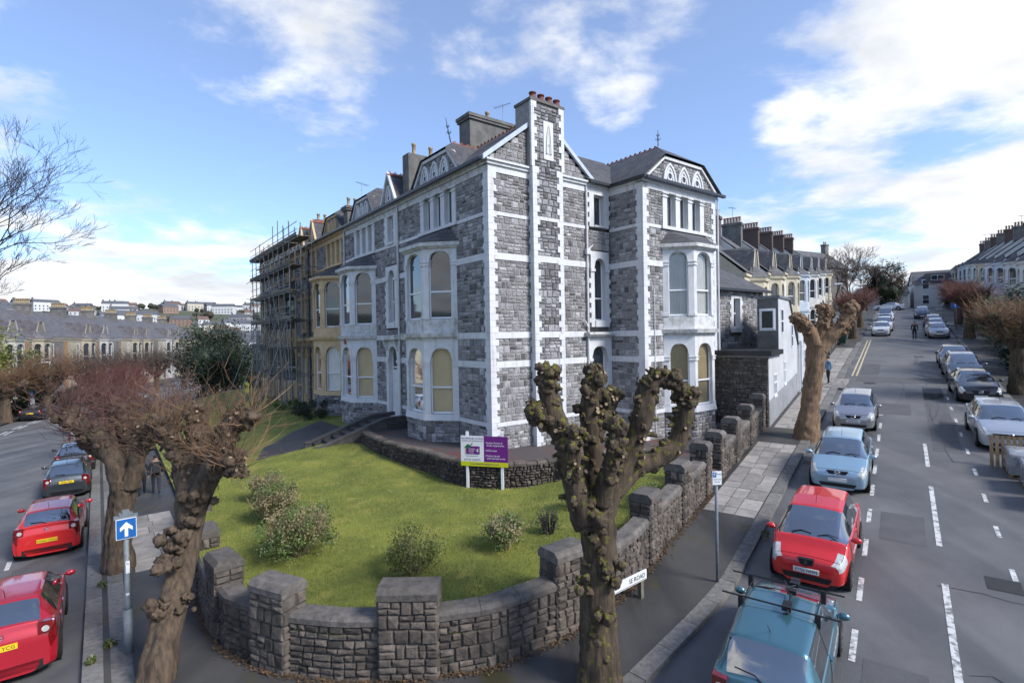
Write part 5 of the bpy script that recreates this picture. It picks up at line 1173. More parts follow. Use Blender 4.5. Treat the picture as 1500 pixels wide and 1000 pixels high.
# --- leafy growth
def leaves(mb,c,rx,ry,rz_,n,size,rng,clumps=14,shell=.55):
    cl=[]
    for _ in range(clumps):
        d=Vector([rng.gauss(0,1) for _ in range(3)]).normalized(); k=rng.uniform(shell,.95); cl.append((Vector((d.x*rx*k,d.y*ry*k,d.z*rz_*k)),rng.uniform(.22,.42)*min(rx,ry,rz_),rng.random()))
    for i in range(n):
        o,r,tn=cl[i%clumps]; p=Vector(c)+o+Vector([rng.gauss(0,.55) for _ in range(3)])*r
        a=Vector([rng.gauss(0,1) for _ in range(3)]).normalized()*size*rng.uniform(.6,1.3); b=a.orthogonal().normalized()*size*rng.uniform(.3,.6)
        mb.add([p-a,p+b,p+a,p-b],[(0,1,2,3)],0,min(1,max(0,tn*.7+rng.uniform(-.05,.35))))
def shrub(name,label,cat,p,rx,rz_,n,size,mat,stems=20,stem_mat=None,seed=1,dry=0,group=None,clumps=16,sh=1.0,drym=None):
    rng=random.Random(seed); T=empty(name,label,cat,p,0,group); mb=MB()
    if n: leaves(mb,(0,0,rz_*.95),rx,rx,rz_,int(n*1.7),size*.72,rng,clumps+10); mb.build('foliage',mat,T,kind='stuff')
    sm_=MB()
    for _ in range(stems):
        a=rng.uniform(0,6.28); r=rng.uniform(.2,.9)*rx; e=Vector((math.cos(a)*r,math.sin(a)*r,rz_*rng.uniform(1.0,1.8)*sh)); q=Vector((math.cos(a)*.1,math.sin(a)*.1,-.1))
        sm_.tube([q,q.lerp(e,.5)+Vector((0,0,.1)),e],[.014,.01,.004],4,0,rng.random(),False)
    sm_.build('stems',stem_mat or m_dry,T,kind='stuff')
    if dry:
        d=MB()
        for _ in range(dry):
            a=rng.uniform(0,6.28); r=rng.random()**.6*rx; q=Vector((math.cos(a)*r*.6,math.sin(a)*r*.6,rz_*rng.uniform(.3,.9))); e=q+Vector((math.cos(a)*.28*rng.random(),math.sin(a)*.28*rng.random(),rng.uniform(.35,.8)*rz_))
            d.tube([q,(q+e)/2+Vector((rng.gauss(0,.03),rng.gauss(0,.03),0)),e],[.007,.006,.002],3,0,rng.random(),False)
            if rng.random()<.8:
                for _ in range(2): g=e+Vector([rng.gauss(0,.04) for _ in range(3)]); s=.022; d.add([g+Vector((s,0,0)),g+Vector((0,s,s)),g-Vector((s,0,0)),g-Vector((0,s,s))],[(0,1,2,3)],0,rng.random())
        d.build('dry_stems',drym or m_dry,T,kind='stuff')
    return T
def LP(x,y,z): p=atz(x,y,z); return (p.x,p.y,lawnz(p.x,p.y))
shrub('shrub','largest dry topped shrub on the lawn with green leaves at its foot','shrub',LP(436,815,1.62),1.0,.72,2300,.05,m_lfg,30,seed=81,dry=520)
shrub('shrub','tan dry shrub just behind the largest one on the lawn','shrub',LP(405,765,1.72),.75,.62,1200,.05,m_lfg,24,seed=82,dry=420)
shrub('shrub','straw coloured shrub farthest back on the lawn by the path','shrub',LP(390,735,1.78),.6,.55,600,.045,m_lfg,20,seed=83,dry=320)
shrub('shrub','yellow green leafy shrub on the lawn behind the widest wall pier','shrub',LP(605,842,1.58),.62,.62,1500,.055,m_lfy,26,seed=84,clumps=22)
shrub('shrub','green shrub with dry stems on the lawn below the letting board','shrub',LP(738,802,1.68),.6,.5,900,.05,m_lfg,26,seed=85,dry=260)
shrub('shrub','small dark twiggy bush on the lawn beside the mossy pollard','shrub',LP(804,782,1.72),.38,.36,260,.04,m_lfd,60,m_twd,seed=86)
shrub('shrub','low green tuft behind the mossy pollard trunk on the lawn','shrub',LP(836,748,1.8),.4,.3,400,.05,m_lfg,10,seed=87)
shrub('shrub','pale dry bush behind the mossy pollard near the terrace','shrub',(3.2,17.6,lawnz(3.2,17.6)),.75,.55,300,.05,m_lfg,20,seed=88,dry=800)
shrub('shrub','leafy shrub on the lawn beside the right run of wall','shrub',(4.0,15.6,lawnz(4,15.6)),.5,.45,600,.05,m_lfg,16,seed=89)
shrub('hedge_bush','dark green bush below the ochre bay','shrub',(*hl(-1.9,17.6),bankz(*hl(-1.9,17.6))),1.5,.6,1500,.09,m_lfd,10,seed=90)
shrub('hedge_bush','second dark green bush below the ochre bay nearer the scaffolding','shrub',(*hl(-2.2,20.6),bankz(*hl(-2.2,20.6))),1.3,.5,900,.09,m_lfg,10,seed=91)
# pavement-edge weeds
for i,(x,y) in enumerate(((150,850),(160,945),(132,972),(340,870),(1122,800),(232,948))):
    p=atz(x,y,.55 if x<500 else 1.3); p.z=G(p.x,p.y)+.1
    shrub('weed_tuft',('small weed tuft at the foot of the kerbside pollard','weed tuft between the kerb stones beside the one way post','lowest weed tuft on the left kerb','tiny weed on the pavement below the wall','weed in the gutter beside the red hatchback facing downhill','weed tuft beside the leaning pollard')[i],'weed',p,.12,.1,120,.04,m_lfg,4,seed=100+i)
# --- evergreens and thickets further off
def evergreen(label,p,rx,rz_,n,size,mat,seed,cl=40,group=None,trunk=True,name='evergreen_tree'):
    rng=random.Random(seed); T=empty(name,label,'tree',p,0,group)
    if trunk: MB().tube([(0,0,-.5),(0,0,rz_)],[.3,.15],8).build('trunk',m_bark,T,True)
    mb=MB(); leaves(mb,(0,0,rz_*1.05),rx,rx,rz_,n,size,rng,cl,.5); mb.build('crown',mat,T,kind='stuff')
    k=MB(); 
    for _ in range(7): knob(k,(rng.gauss(0,rx*.25),rng.gauss(0,rx*.25),rz_*rng.uniform(.7,1.3)),min(rx,rz_)*.42,rng)
    k.build('inner_foliage',mat,T,True,kind='stuff')
def GP(x,y,Y): p=atp(x,y,Y); return (p.x,p.y,max(-4,farz(p.x,p.y)))
x,y=atp(316,520,62).x,62; evergreen('large round dark evergreen across the left road',(x,y,.2),4.2,4.4,11000,.15,m_lfd,111,90)
evergreen('dark hedge tree beside the scaffolding',(atp(365,520,66).x,66,.2),3.2,3.1,5000,.16,m_lfd,112,40)
evergreen('smaller evergreen left of the scaffolding',(atp(388,520,60).x,60,.2),2.2,2.6,1500,.2,m_lfg,113,24)
evergreen('yellow green conifer at the left edge of the picture',(-50.5,49.5,.3),3.0,4.6,5600,.14,m_lfy,114,50)
evergreen('second yellow green conifer at the left edge behind the lamp post',(-49.0,53.0,.3),2.0,2.9,1500,.18,m_lfg,115,24)
for i,(x,y) in enumerate(((-47.2,52.0),(-50.0,58.5),(-52.0,64.5))): evergreen('clipped garden hedge along the far pavement, %s from the lamp post'%('first','second','third')[i],(x-1.4,y,.2),1.8,.9,900,.16,m_lfd,116+i,16,trunk=False,name='garden_hedge')
evergreen('dark evergreen among bare trees up the steep street',(*st(128,-2.2),11.4),3.6,4.6,5200,.24,m_lfd,121,40)
evergreen('clipped green bush behind the right pavement pollard',(*st(57,-6.3),5.2),1.2,1.3,1300,.12,m_lfg,122,20,trunk=False)
evergreen('green garden hedge by the left pavement up the street',(*st(63,-6.4),5.9),1.2,1.0,900,.12,m_lfg,123,16,trunk=False)
evergreen('leafy green garden bush at the far pavement beside the parked dark cars',(*st(57,6.9),5.3),2.0,2.2,4200,.11,m_lfg,124,36)
evergreen('dark garden bush behind the silver hatchback',(*st(49.5,6.7),4.5),1.7,2.0,3600,.10,m_lfd,125,30)
evergreen('pale magnolia in blossom in front of the right hand terrace',(*st(77,9.2),7.2),2.2,3.0,2000,.12,m_blos,126,40)
evergreen('olive bush below the magnolia',(*st(65.5,7.6),6.1),2.0,2.0,2600,.12,m_lfg,127,30)
evergreen('tall dark garden tree at the picture edge above the black hatchback',(*st(47,6.6),4.4),2.1,2.9,5200,.12,m_lfd,171,50)
evergreen('dark palm like bush near the head of the street',(*st(112,6.9),10.2),1.7,2.4,1800,.16,m_lfd,128,20)
evergreen('low dark bush at the picture edge beside the black hatchback',(*st(45,5.9),4.2),1.0,1.0,1500,.16,m_lfd,129,18,trunk=False)
def bare_tree(label,p,h,sp,seed,lv=6,mat=None,lean=(0,0),group=None,r0=.3,cutoff=.006,kids=(2,3),name='bare_tree',boughs=()):
    rng=random.Random(seed); T=empty(name,label,'tree',p,0,group); mb=MB(); fine=MB()
    def grow(q,d,ln,r,k):
        pts=[q]; dd=d.copy()
        for _ in range(3): dd=(dd+Vector((rng.gauss(0,.12),rng.gauss(0,.12),rng.gauss(.03,.08)))).normalized(); pts.append(pts[-1]+dd*ln/3)
        tgt=mb if k>=lv-2 else fine
        tgt.tube(pts,[r,r*.88,r*.76,r*.66],6 if k>=lv-2 else 3,0,rng.random(),False)
        if k==0: return
        for j in range(rng.randint(*kids)+(1 if k<3 else 0)):
            a=pts[-1] if j<2 else pts[rng.choice((1,2))]
            nd=(dd+Vector((rng.gauss(0,sp),rng.gauss(0,sp),rng.gauss(.08,sp*.6)))).normalized(); grow(a,nd,ln*rng.uniform(.62,.85),max(cutoff,r*rng.uniform(.5,.66)),k-1)
    grow(Vector((0,0,-.3)),Vector((lean[0],lean[1],1)).normalized(),h*.3,r0,lv)
    for (q,e,r) in boughs:
        q=Vector(q)-Vector(p); e=Vector(e)-Vector(p); grow(q,(e-q).normalized(),(e-q).length*.40,r,6)
        mb.tube([Vector((0,0,q.z*.6)),q],[r*1.4,r],6,0,.5,False)
    mb.build('trunk',mat or m_twd,T,True); fine.build('crown',mat or m_twd,T,kind='stuff'); return T
bare_tree('tall bare dark tree rising out of the left edge of the picture',(-31.6,29.8,.2),15.0,.36,5,6,r0=.26,cutoff=.0075,lean=(-.05,0),boughs=[((-31.4,29.8,8.5+.55*k),tuple(atp(x,y,29.8+(k%3-1)*1.2)),.075) for k,(x,y) in enumerate(((0,425),(30,405),(45,375),(52,340),(50,305),(42,270),(28,235),(12,205),(-10,190),(15,300)))])
for i,(s,t,h) in enumerate(((116,-9,11),(124,-13,14),(122,-5,11),(112,-6.6,9),(131,-6,13),(133,-11,14),(126,9.5,9),(122,-.5,7.5))):
    bare_tree(('bare tree in front of the stone villa','tallest bare tree behind the stone villa','bare tree beside the evergreen up the street','low brown thicket tree above the white cars','brown thicket tree left of the dark evergreen','bare tree at the head of the street','bare tree behind the farthest houses of the right terrace','small bare tree in front of the white house at the head of the street')[i],(*st(s,t),.094*min(s,112)+.3),h,.42,130+i,7,M('grey_brown_twig',(.12,.088,.07),.9,var=.2),r0=.22,cutoff=.021,kids=(2,3))
rng=random.Random(3)
for i,(x,y,h) in enumerate(((-44.6,50.2,6.2),(-47.0,58.0,6.6),(-48.5,66,6.6),(-50.2,74,6.6),(-52,83,6.6))):
    b=(x,y,.2); lm=[]
    for k in range(7):
        a=k*.9; lm.append([(x,y,2.4,.24),(x+math.cos(a)*.8,y+math.sin(a)*.8,3.2,.18),(x+math.cos(a)*1.5,y+math.sin(a)*1.5,4.3,.13)])
    pollard(('bare street tree standing in front of the black parked car','grey brown street tree in front of the ochre quoined terrace','grey brown street tree farther along the ochre quoined terrace','fourth bare street tree along the terrace across the left road','farthest bare street tree along the terrace across the left road')[i],'street trees across the left road',[(x,y,.2,.34),(x,y,1.5,.28),(x,y,2.8,.3)],lm,151+i,m_bark,(.1,.18),10,0,500,(1.4,3.0),m_twb if i==0 else M('grey_brown_twig',(.12,.088,.07)),twr=.016,limb_step=.2)
pollard('dark stubby pollard by the lamp post at the left edge','street trees across the left road',[(-45.8,47.3,.2,.4),(-45.8,47.3,1.5,.34),(-45.8,47.3,2.6,.36)],[[(-45.8,47.3,2.4,.3),(-45.8+math.cos(a)*.9,47.3+math.sin(a)*.9,3.1,.22),(-45.8+math.cos(a)*1.6,47.3+math.sin(a)*1.6,3.8,.2)] for a in(0,1.2,2.5,3.8,5.1)],160,m_bark,(.14,.26),14,0,700,(.7,1.8),m_twb,twr=.014,limb_step=.2)
# far woods on the hill, a mass nobody could count
mb=MB(); rng=random.Random(9)
for _ in range(420):
    az=rng.uniform(-50,-5); r=rng.choice((rng.uniform(150,320),rng.uniform(400,800),rng.uniform(700,820))); x,y=r*math.sin(rad(az)),r*math.cos(rad(az)); s=rng.uniform(2.0,4.5)
    for _ in range(3): knob(mb,(x+rng.gauss(0,s*.6),y+rng.gauss(0,s*.6),farz(x,y)+s*rng.uniform(.4,1.0)),s*rng.uniform(.5,.9),rng)
mb.build('woods',M('far_tree_mass',(.035,.045,.025),.95,(.06,.05,.035),scale=.08,bump=1,bscale=.8,tint=.4),None,True,label='dark trees scattered through the distant hillside town',cat='woods',kind='stuff')
# grass blades and daisies
mb=MB(); rng=random.Random(4); dz=MB(); cnt=0
xs=[p[0] for p in lawn_poly]; ys=[p[1] for p in lawn_poly]
while cnt<85000:
    x,y=rng.uniform(min(xs),max(xs)),rng.uniform(min(ys),max(ys))
    if not in_lawn(x,y): continue
    if rng.random()>1.25-(y-9)/22: continue
    cnt+=1; z=lawnz(x,y)-.005; a=rng.uniform(0,6.28); h=rng.uniform(.03,.075); w=.007
    n_=mnoise.noise((x*.7,y*.7,5))
    mb.add([(x-w*math.cos(a),y-w*math.sin(a),z),(x+w*math.cos(a),y+w*math.sin(a),z),(x+rng.gauss(0,.02),y+rng.gauss(0,.02),z+h)],[(0,1,2)],0,min(1,max(0,.5+n_*.7+rng.gauss(0,.14))))
    if cnt%130==0 and y>14:
        r=.013; zz=z+h*.9; dz.add([(x+r*math.cos(k*1.05),y+r*math.sin(k*1.05),zz) for k in range(6)],[tuple(range(6))])
m_blade=M('grass_blade',(.25,.255,.048),.8,(.14,.165,.028),scale=.8,tint=.5)
mb.build('grass',m_blade,None,label='short green grass of the lawn inside the garden wall',cat='grass',kind='stuff')
dz.build('daisies',M('daisy_white',(.75,.75,.72),.7),None,label='tiny white daisies dotted over the lawn grass',cat='flowers',kind='stuff')
# ================================================================== cars
m_tyre=M('tyre_rubber',(.012,.012,.013),.85,var=.2); m_rim=M('alloy_rim',(.42,.43,.45),.3,var=.1,metal=.9); m_trim=M('black_plastic',(.014,.014,.016),.55,var=.2); m_chrome=M('chrome_badge',(.7,.7,.72),.15,var=.02,metal=1)
m_cgl=M('car_glass',(.02,.026,.03),.02,(.012,.016,.02),scale=2,spec=1,coat=1); m_cgl.node_tree.nodes['Principled BSDF'].inputs['IOR'].default_value=2.3; m_hl=M('headlamp_glass',(.62,.62,.58),.12,(.35,.36,.36),scale=14,coat=1,spec=.8); m_tl=M('tail_lamp_red',(.20,.004,.006),.12,(.10,.003,.004),scale=12,coat=1)
m_ply=M('yellow_plate',(.75,.52,.02),.4,var=.02); m_plw=M('white_plate',(.75,.75,.73),.4,var=.02); m_blk=M('black_lettering',(.01,.01,.01),.6,var=0); m_under=M('underside',(.008,.008,.008),.95,var=0); m_pap=M('white_sticker',(.7,.72,.75),.6,var=.03)
def paint(name,c,metal=.35,rough=.32):
    return M('paint_'+name,c,rough,tuple(k*.93 for k in c),scale=1.2,metal=metal,coat=1,spec=.5)
def cardinal(P,i,t,ten=.36):
    n=len(P); p0,p1,p2,p3=P[max(0,i-1)],P[i],P[min(n-1,i+1)],P[min(n-1,i+2)]
    m1=(p2-p0)*ten; m2=(p3-p1)*ten; t2,t3=t*t,t*t*t
    # keep tangents short next to close support loops
    d=(p2-p1).length
    if m1.length>d*1.1: m1=m1*(d*1.1/m1.length)
    if m2.length>d*1.1: m2=m2*(d*1.1/m2.length)
    return p1*(2*t3-3*t2+1)+m1*(t3-2*t2+t)+p2*(-2*t3+3*t2)+m2*(t3-t2)
def car(label,group,pos,dirv,slope,S,col,k=4,rear=None,front=None,z=None,plate_txt=True):
    L,Wd,H=S['L'],S['W'],S['H']; w=Wd/2; zb=.17
    T=empty('parked_car',label,'car',(0,0,0),0,group)
    f=Vector((dirv[0],dirv[1],slope)).normalized(); l=Vector((-dirv[1],dirv[0],0)).normalized(); u=f.cross(l)
    zz=z if z is not None else G(*pos)+.01
    T.matrix_world=Matrix(((f.x,l.x,u.x,pos[0]),(f.y,l.y,u.y,pos[1]),(f.z,l.z,u.z,zz),(0,0,0,1)))
    hl=L/2; xc=hl-S['hood']; xr=xc-S['ws']; xe=-hl+S['tail']+S['rw']; xb=-hl+S['tail']   # cowl, roof front, roof end, rear-window base
    zc=S['zc']; zn=S['zn']; zd=S['zd']; belt=S['belt']; wr=w*S.get('wr',.70)
    St=[]   # x, type, w factor, zt, belt
    def hood(x,wf,zt,sh=.10): St.append((x,'h',wf,zt,zt-sh))
    def cab(x,zt,wf=1.0,wrf=1.0,b=None): St.append((x,'c',wf,zt,b if b is not None else belt,wrf))
    hood(hl-.005,.60,zn-.20,.08); hood(hl-.05,.80,zn-.06,.10); hood(hl-.14,.90,zn,.11); hood(hl-.40,.965,zn+(zc-zn)*.42,.12)
    hood(xc+.06,.985,zc-.012,.12); hood(xc,.99,zc,.115)
    zA=zc+(H-.07-zc)*.06; St.append((xc-.05,'m',.995,zc+.04,belt-.02,.95,.08))
    dx=xr-(xc-.05)
    St.append((xc-.05+dx*.5,'m',1,zc+(H-zc)*.60,belt,.98,.55)); 
    cab(xr+.03,H-.055,1,.985); cab(xr-.04,H-.035)
    B=(xr+xe)/2+S.get('bp',.12)
    cab(B+.035,H-.002); cab(B-.035,H)
    if S.get('five'): C5=xe+.18+ (B-xe)*.12; cab(C5+.0,H-.02,.998)
    cab(xe+.05,H-.045,.99,.97); cab(xe-.03,H-.075,.985,.95)
    mid=(xe+xb)/2; St.append((mid,'m',.98,(H-.08+zd)/2+.03,(belt+zd-.06)/2+.02,.96,.62))
    St.append((xb+.04,'m',.97,zd+.035,zd-.05,.95,.10)); hood(xb-.02,.965,zd,.06)
    if S['tail']>.35: hood(-hl+.16,.95,zd-.02,.08)
    hood(-hl+.07,.92,zd-.10 if S['tail']<=.35 else zd-.05,.09); hood(-hl+.015,.84,zd-.24,.09); hood(-hl,.66,zd-.36,.08)
    n=len(St); rings=[]
    for s in St:
        x,ty,wf,zt,bl=s[:5]; W_=w*wf; bl=max(bl,zb+.22); zm=zb+(bl-zb)*.62
        a=[(0,zb),(.78*W_,zb),(.955*W_,zb+.07),(.992*W_,zb+.20),(1.0*W_,zm),(.968*W_,bl)]
        hh=[(.90*W_,zt-.035),(.70*W_,zt-.006),(.38*W_,zt+.008),(0,zt+.014)]
        if ty!='h':
            wrf=s[5]; cc=[(.935*W_,bl+.035),(wr*wrf,zt-.055),(wr*wrf*.62,zt-.006),(0,zt+.008)]
            if ty=='c': hh=cc
            else:
                q=s[6]; hh=[(h[0]*(1-q)+c[0]*q, h[1]*(1-q)+c[1]*q if False else c[1] if i else c[1]) for i,(h,c) in enumerate(zip(hh,cc))]
                hh=[(hh[0][0],bl+.03),(hh[1][0],max(bl+.045,zt-.05)),(hh[2][0],zt-.006),(hh[3][0],zt+.008)]
        a+=hh; full=[Vector((x,y,zv)) for y,zv in a]+[Vector((x,-y,zv)) for y,zv in a[-2:0:-1]]
        rings.append(full)
    m=len(rings[0])   # closed: 0..9 left, 10..17 right
    types=[s[1] for s in St]; xs=[s[0] for s in St]
    def mat_of(i,j,sub=0.):
        jj=j if j<9 else (m-1-j); sub=sub if j<9 else 1-sub-1/k     # face between ring points jj and jj+1
        a,b=xs[i],xs[i+1]; xm=(a+b)/2; ta,tb=types[i],types[i+1]
        if jj<=1: return 4
        if jj in(7,8):
            if xm<xc-.02 and xm>xr+.03: return 1
            if xm<xe-.03 and xm>xb+.01: return 3
        if jj==6 and xm<xr+.2*S['ws'] and xm>xe+.06 and not (S.get('panel') and xm<B):
            return 4 if abs(xm-B)<.04 else 2
        if jj==6 and xm<xc-.1 and xm>xr: return 2
        if jj in(2,3,4) and abs(xm-B)<.036 and False: return 4
        if jj in(5,) and xm<hl-.05 and xm>hl-.40: return 5
        if jj==4 and sub>.42 and xm<hl-.04 and xm>hl-.40: return 5
        if S.get('lampin') and jj==6 and sub<S['lampin'] and xm<hl-.06 and xm>hl-.40 and front is not None: return 5
        if S.get('tall_tl'):
            if jj in(5,6) and xb+.01>xm-.05 and xm<mid and xm>-hl+.03: return 6
        if jj in(4,5) and xm<-hl+.14 and xm>-hl+.012: return 6
        if jj==2 and (xm<-hl+.03 or xm>hl-.06) and S.get('blackbump',False): return 4
        return 0
    buckets={}
    # sample the surface on a grid
    rows=[]
    for i in range(n-1):
        for a in range(k): rows.append((i,a/k))
    rows.append((n-2,1.0))
    G2=[]
    for (i,t) in rows:
        base_=[cardinal([rings[q][j] for q in range(n)],i,t) for j in range(m)]
        rr=[]
        for j in range(m):
            for a in range(k):
                tt=a/k; P=[base_[(j-1)%m],base_[j],base_[(j+1)%m],base_[(j+2)%m]]; rr.append(cardinal(P,1,tt))
        G2.append(rr)
    nr,nc=len(G2),m*k
    for r in range(nr-1):
        i=rows[r][0]
        for c in range(nc):
            mi=mat_of(i,c//k,(c%k)/k); buckets.setdefault(mi,[]).append((r,c))
    mats={0:col,1:m_cgl,2:m_cgl,3:m_cgl,4:m_trim,5:S.get('hl',m_hl),6:m_tl}; nms={0:'body',1:'windscreen',2:'side_window',3:'rear_window',4:'lower_trim',5:'headlight',6:'tail_light'}
    def emit(mi,cells,caps=False):
        mp={}; V=[];Fc=[]
        def vid(r,c):
            c%=nc
            if (r,c) not in mp: mp[(r,c)]=len(V); V.append(tuple(G2[r][c]))
            return mp[(r,c)]
        for r,c in cells: Fc.append((vid(r,c),vid(r,c+1),vid(r+1,c+1),vid(r+1,c)))
        if caps:
            Fc.append(tuple(vid(0,c) for c in range(nc))[::-1]); Fc.append(tuple(vid(nr-1,c) for c in range(nc)))
        mb=MB(); mb.add(V,Fc); mb.build(nms[mi],mats[mi],T,True)
    for mi,cells in buckets.items():
        if mi in(2,5,6):
            for sgn in(0,1):
                cs=[q for q in cells if (q[1]<nc/2)==(sgn==0)]
                if mi==2:
                    fr=[q for q in cs if xs[rows[q[0]][0]]>B]; rr=[q for q in cs if xs[rows[q[0]][0]]<=B]
                    if fr: emit(mi,fr)
                    if rr: emit(mi,rr)
                elif cs: emit(mi,cs)
        else: emit(mi,cells,mi==0)
    # shut lines along the surface
    def line_row(x,j0,j1,nm='panel_gap'):
        r=min(range(nr),key=lambda q:abs(G2[q][4*k].x-x))
        for side in(0,1):
            cols=range(j0*k,j1*k+1) if side==0 else range((m-j1)*k,(m-j0)*k+1)
            ctr=Vector((G2[r][0].x,0,.6)); pts=[G2[r][c%nc]+(G2[r][c%nc]-ctr).normalized()*.002 for c in cols]; MB().tube(pts,.0055,4).build(nm,m_under,T)
    def line_col(x0,x1,j,nm='panel_gap'):
        for jj in(j,m-j):
            pts=[G2[q][(jj*k)%nc]+Vector((0,0,.002)) for q in range(nr) if x1<=G2[q][(jj*k)%nc].x<=x0]
            if len(pts)>1: MB().tube(pts,.005,4).build(nm,m_under,T)
    if k>=4:
        line_row(B,2,6); line_row(xc-.18,2,5); line_col(hl-.16,xc,6); line_row(hl-.15,6,9) if front is not None else None
        if S.get('five'): line_row(xe+.2,2,5)
        if rear is not None: line_col(xb+.02,-hl+.04,6)
    # wheels in dark arches
    wr_=S.get('wheel',.30); wx=(hl-S.get('fo',.72),-hl+S.get('ro',.62))
    for x in wx:
        for sg in(-1,1):
            ar=MB(); nseg=20
            ring=[(x+math.cos(2*math.pi*q/nseg)*(wr_+.055),wr_+math.sin(2*math.pi*q/nseg)*(wr_+.055)) for q in range(nseg)]
            ar.add([(a,sg*(w-.16),b) for a,b in ring]+[(a,sg*(w+.004),b) for a,b in ring],[tuple(range(nseg,2*nseg))]+[(q,(q+1)%nseg,nseg+(q+1)%nseg,nseg+q) for q in range(nseg)]); ar.build('wheel_arch',m_under,T)
            def lathe_y(prof,nn,mat,nm,par):
                mb=MB(); 
                for r_,y_ in prof:
                    for q in range(nn): mb.v.append((x+r_*math.cos(2*math.pi*q/nn),sg*y_,wr_+r_*math.sin(2*math.pi*q/nn)))
                for a in range(len(prof)-1):
                    for q in range(nn): mb.f.append((a*nn+q,a*nn+(q+1)%nn,(a+1)*nn+(q+1)%nn,(a+1)*nn+q))
                mb.f.append(tuple((len(prof)-1)*nn+q for q in range(nn))); mb.m=[0]*len(mb.f); mb.t=[.5]*len(mb.f); return mb.build(nm,mat,par,True)
            wh=lathe_y([(wr_*.6,w-.2),(wr_,w-.17),(wr_,w-.01),(wr_*.95,w+.014),(wr_*.68,w+.016)],22,m_tyre,'wheel',T)
            lathe_y([(wr_*.67,w+.012),(wr_*.64,w+.022),(wr_*.60,w+.010),(wr_*.2,w+.004)],18,m_rim,'rim',wh)
            sp=MB()
            for q in range(6):
                a=2*math.pi*q/6; c,s_=math.cos(a),math.sin(a); r0,r1=.05,wr_*.62; hw_=.028
                P=lambda r_,e,y_:(x+c*r_-s_*e,sg*y_,wr_+s_*r_+c*e)
                sp.add([P(r0,-hw_,w+.022),P(r1,-hw_*.8,w+.024),P(r1,hw_*.8,w+.024),P(r0,hw_,w+.022)],[(0,1,2,3)])
            sp.build('spokes',m_rim,wh)
            gap=MB(); gap.add([(x+math.cos(2*math.pi*q/18)*wr_*.6,sg*(w+.011),wr_+math.sin(2*math.pi*q/18)*wr_*.6) for q in range(18)],[tuple(range(18))]); gap.build('hub_gap',m_under,wh)
    MB().box(-hl+.3,hl-.3,-w+.12,w-.12,.12,.2).build('underbody',m_under,T)
    # mirrors, handles, seams
    for sg in(-1,1):
        mb=MB(); V=[Vector((v.x*.06,v.y*.105,v.z*.075)) for v in _icoV]; c=Vector((xc-.28,sg*(w+.09),belt+.06)); mb.add([c+v for v in V],_icoF); mb.tube([c-Vector((0,sg*.12,.02)),c],[.025,.03],6); mb.build('wing_mirror',S.get('mirror',col),T,True)
        for hx_ in ((B+.17,) if not S.get('five') else (B+.17,xe+.35)):
            MB().box(hx_-.09,hx_+.09,sg*(w*.985)-.018,sg*(w*.985)+.018,belt-.13,belt-.10).build('door_handle',S.get('handle',col),T)
    # plates, grille, badge
    fz=S.get('fpz',.42); rzp=S.get('rpz',.62)
    def plate(x,zc_,mat,txt,fr):
        x+=.012 if fr else -.012
        p=MB().box(x-.012,x+.012,-.26,.26,zc_-.056,zc_+.056).build('number_plate',mat,T)
        if txt:
            R3=Matrix(((0,0,1,0),(1,0,0,0),(0,1,0,0),(0,0,0,1))) if fr else Matrix(((0,0,-1,0),(-1,0,0,0),(0,1,0,0),(0,0,0,1)))
            text('lettering',txt,.098,m_blk,p,Matrix.Translation((x+(.0135 if fr else -.0135),0,zc_-.003))@R3,.001,'CENTER',.98)
    if front is not None:
        plate(hl+.005,fz,m_plw,front,True)
        g=S.get('grille',(.62,.30,.10))   # z, half width, half height
        MB().prism([(-g[1],g[0]+g[2]),(g[1],g[0]+g[2]),(g[1]*.75,g[0]-g[2]),(-g[1]*.75,g[0]-g[2])],hl-.10,hl+.002,lambda y,z_,x:(x,y,z_)).build('grille',m_trim,T)
        MB().prism([(-w*.62,.36),(w*.62,.36),(w*.55,.24),(-w*.55,.24)],hl-.15,hl-.0,lambda y,z_,x:(x,y,z_)).build('air_intake',m_trim,T)
        bd=S.get('badge','oval'); zb_=g[0]+g[2]*.1; xx=hl+.012
        if bd=='shield':
            MB().prism([(-.10,zb_+.07),(.10,zb_+.07),(.075,zb_-.05),(0,zb_-.1),(-.075,zb_-.05)],hl-.03,hl+.008,lambda y,z_,x:(x,y,z_)).build('badge',m_trim,T)
            lion=MB().prism([(-.03,zb_+.045),(.0,zb_+.06),(.02,zb_+.03),(.05,zb_+.02),(.02,zb_),(.03,zb_-.05),(0,zb_-.03),(-.03,zb_-.055),(-.02,zb_),(-.045,zb_+.01)],hl+.006,hl+.016,lambda y,z_,x:(x,y,z_)); lion.build('emblem',m_chrome,T)
        else:
            mb=MB(); pts=[(0,math.cos(2*math.pi*q/18)*.085,zb_+math.sin(2*math.pi*q/18)*.06) for q in range(19)]; mb.tube([(xx,p[1],p[2]) for p in pts],.009,5)
            if bd=='wings': mb.tube([(xx,-.07,zb_+.03),(xx,0,zb_-.015),(xx,.07,zb_+.03)],.009,5)
            elif bd=='vw': mb.tube([(xx,-.05,zb_+.04),(xx,-.022,zb_-.05),(xx,0,zb_),(xx,.022,zb_-.05),(xx,.05,zb_+.04)],.007,5)
            elif bd=='star':
                for q in range(3): a=math.pi/2+q*2.094; mb.tube([(xx,0,zb_),(xx,math.cos(a)*.075,zb_+math.sin(a)*.055)],[.012,.004],5)
            mb.build('badge',m_chrome,T)
        wi=MB(); 
        for sg,y0 in((1,.05),(1,-.5)): wi.tube([(xc-.04,y0+.1,zc+.045),(xc-.10,y0+.3,zc+.09),(xc-.06,y0+.52,zc+.065)],.011,5)
        wi.build('wipers',m_trim,T,kind='stuff')
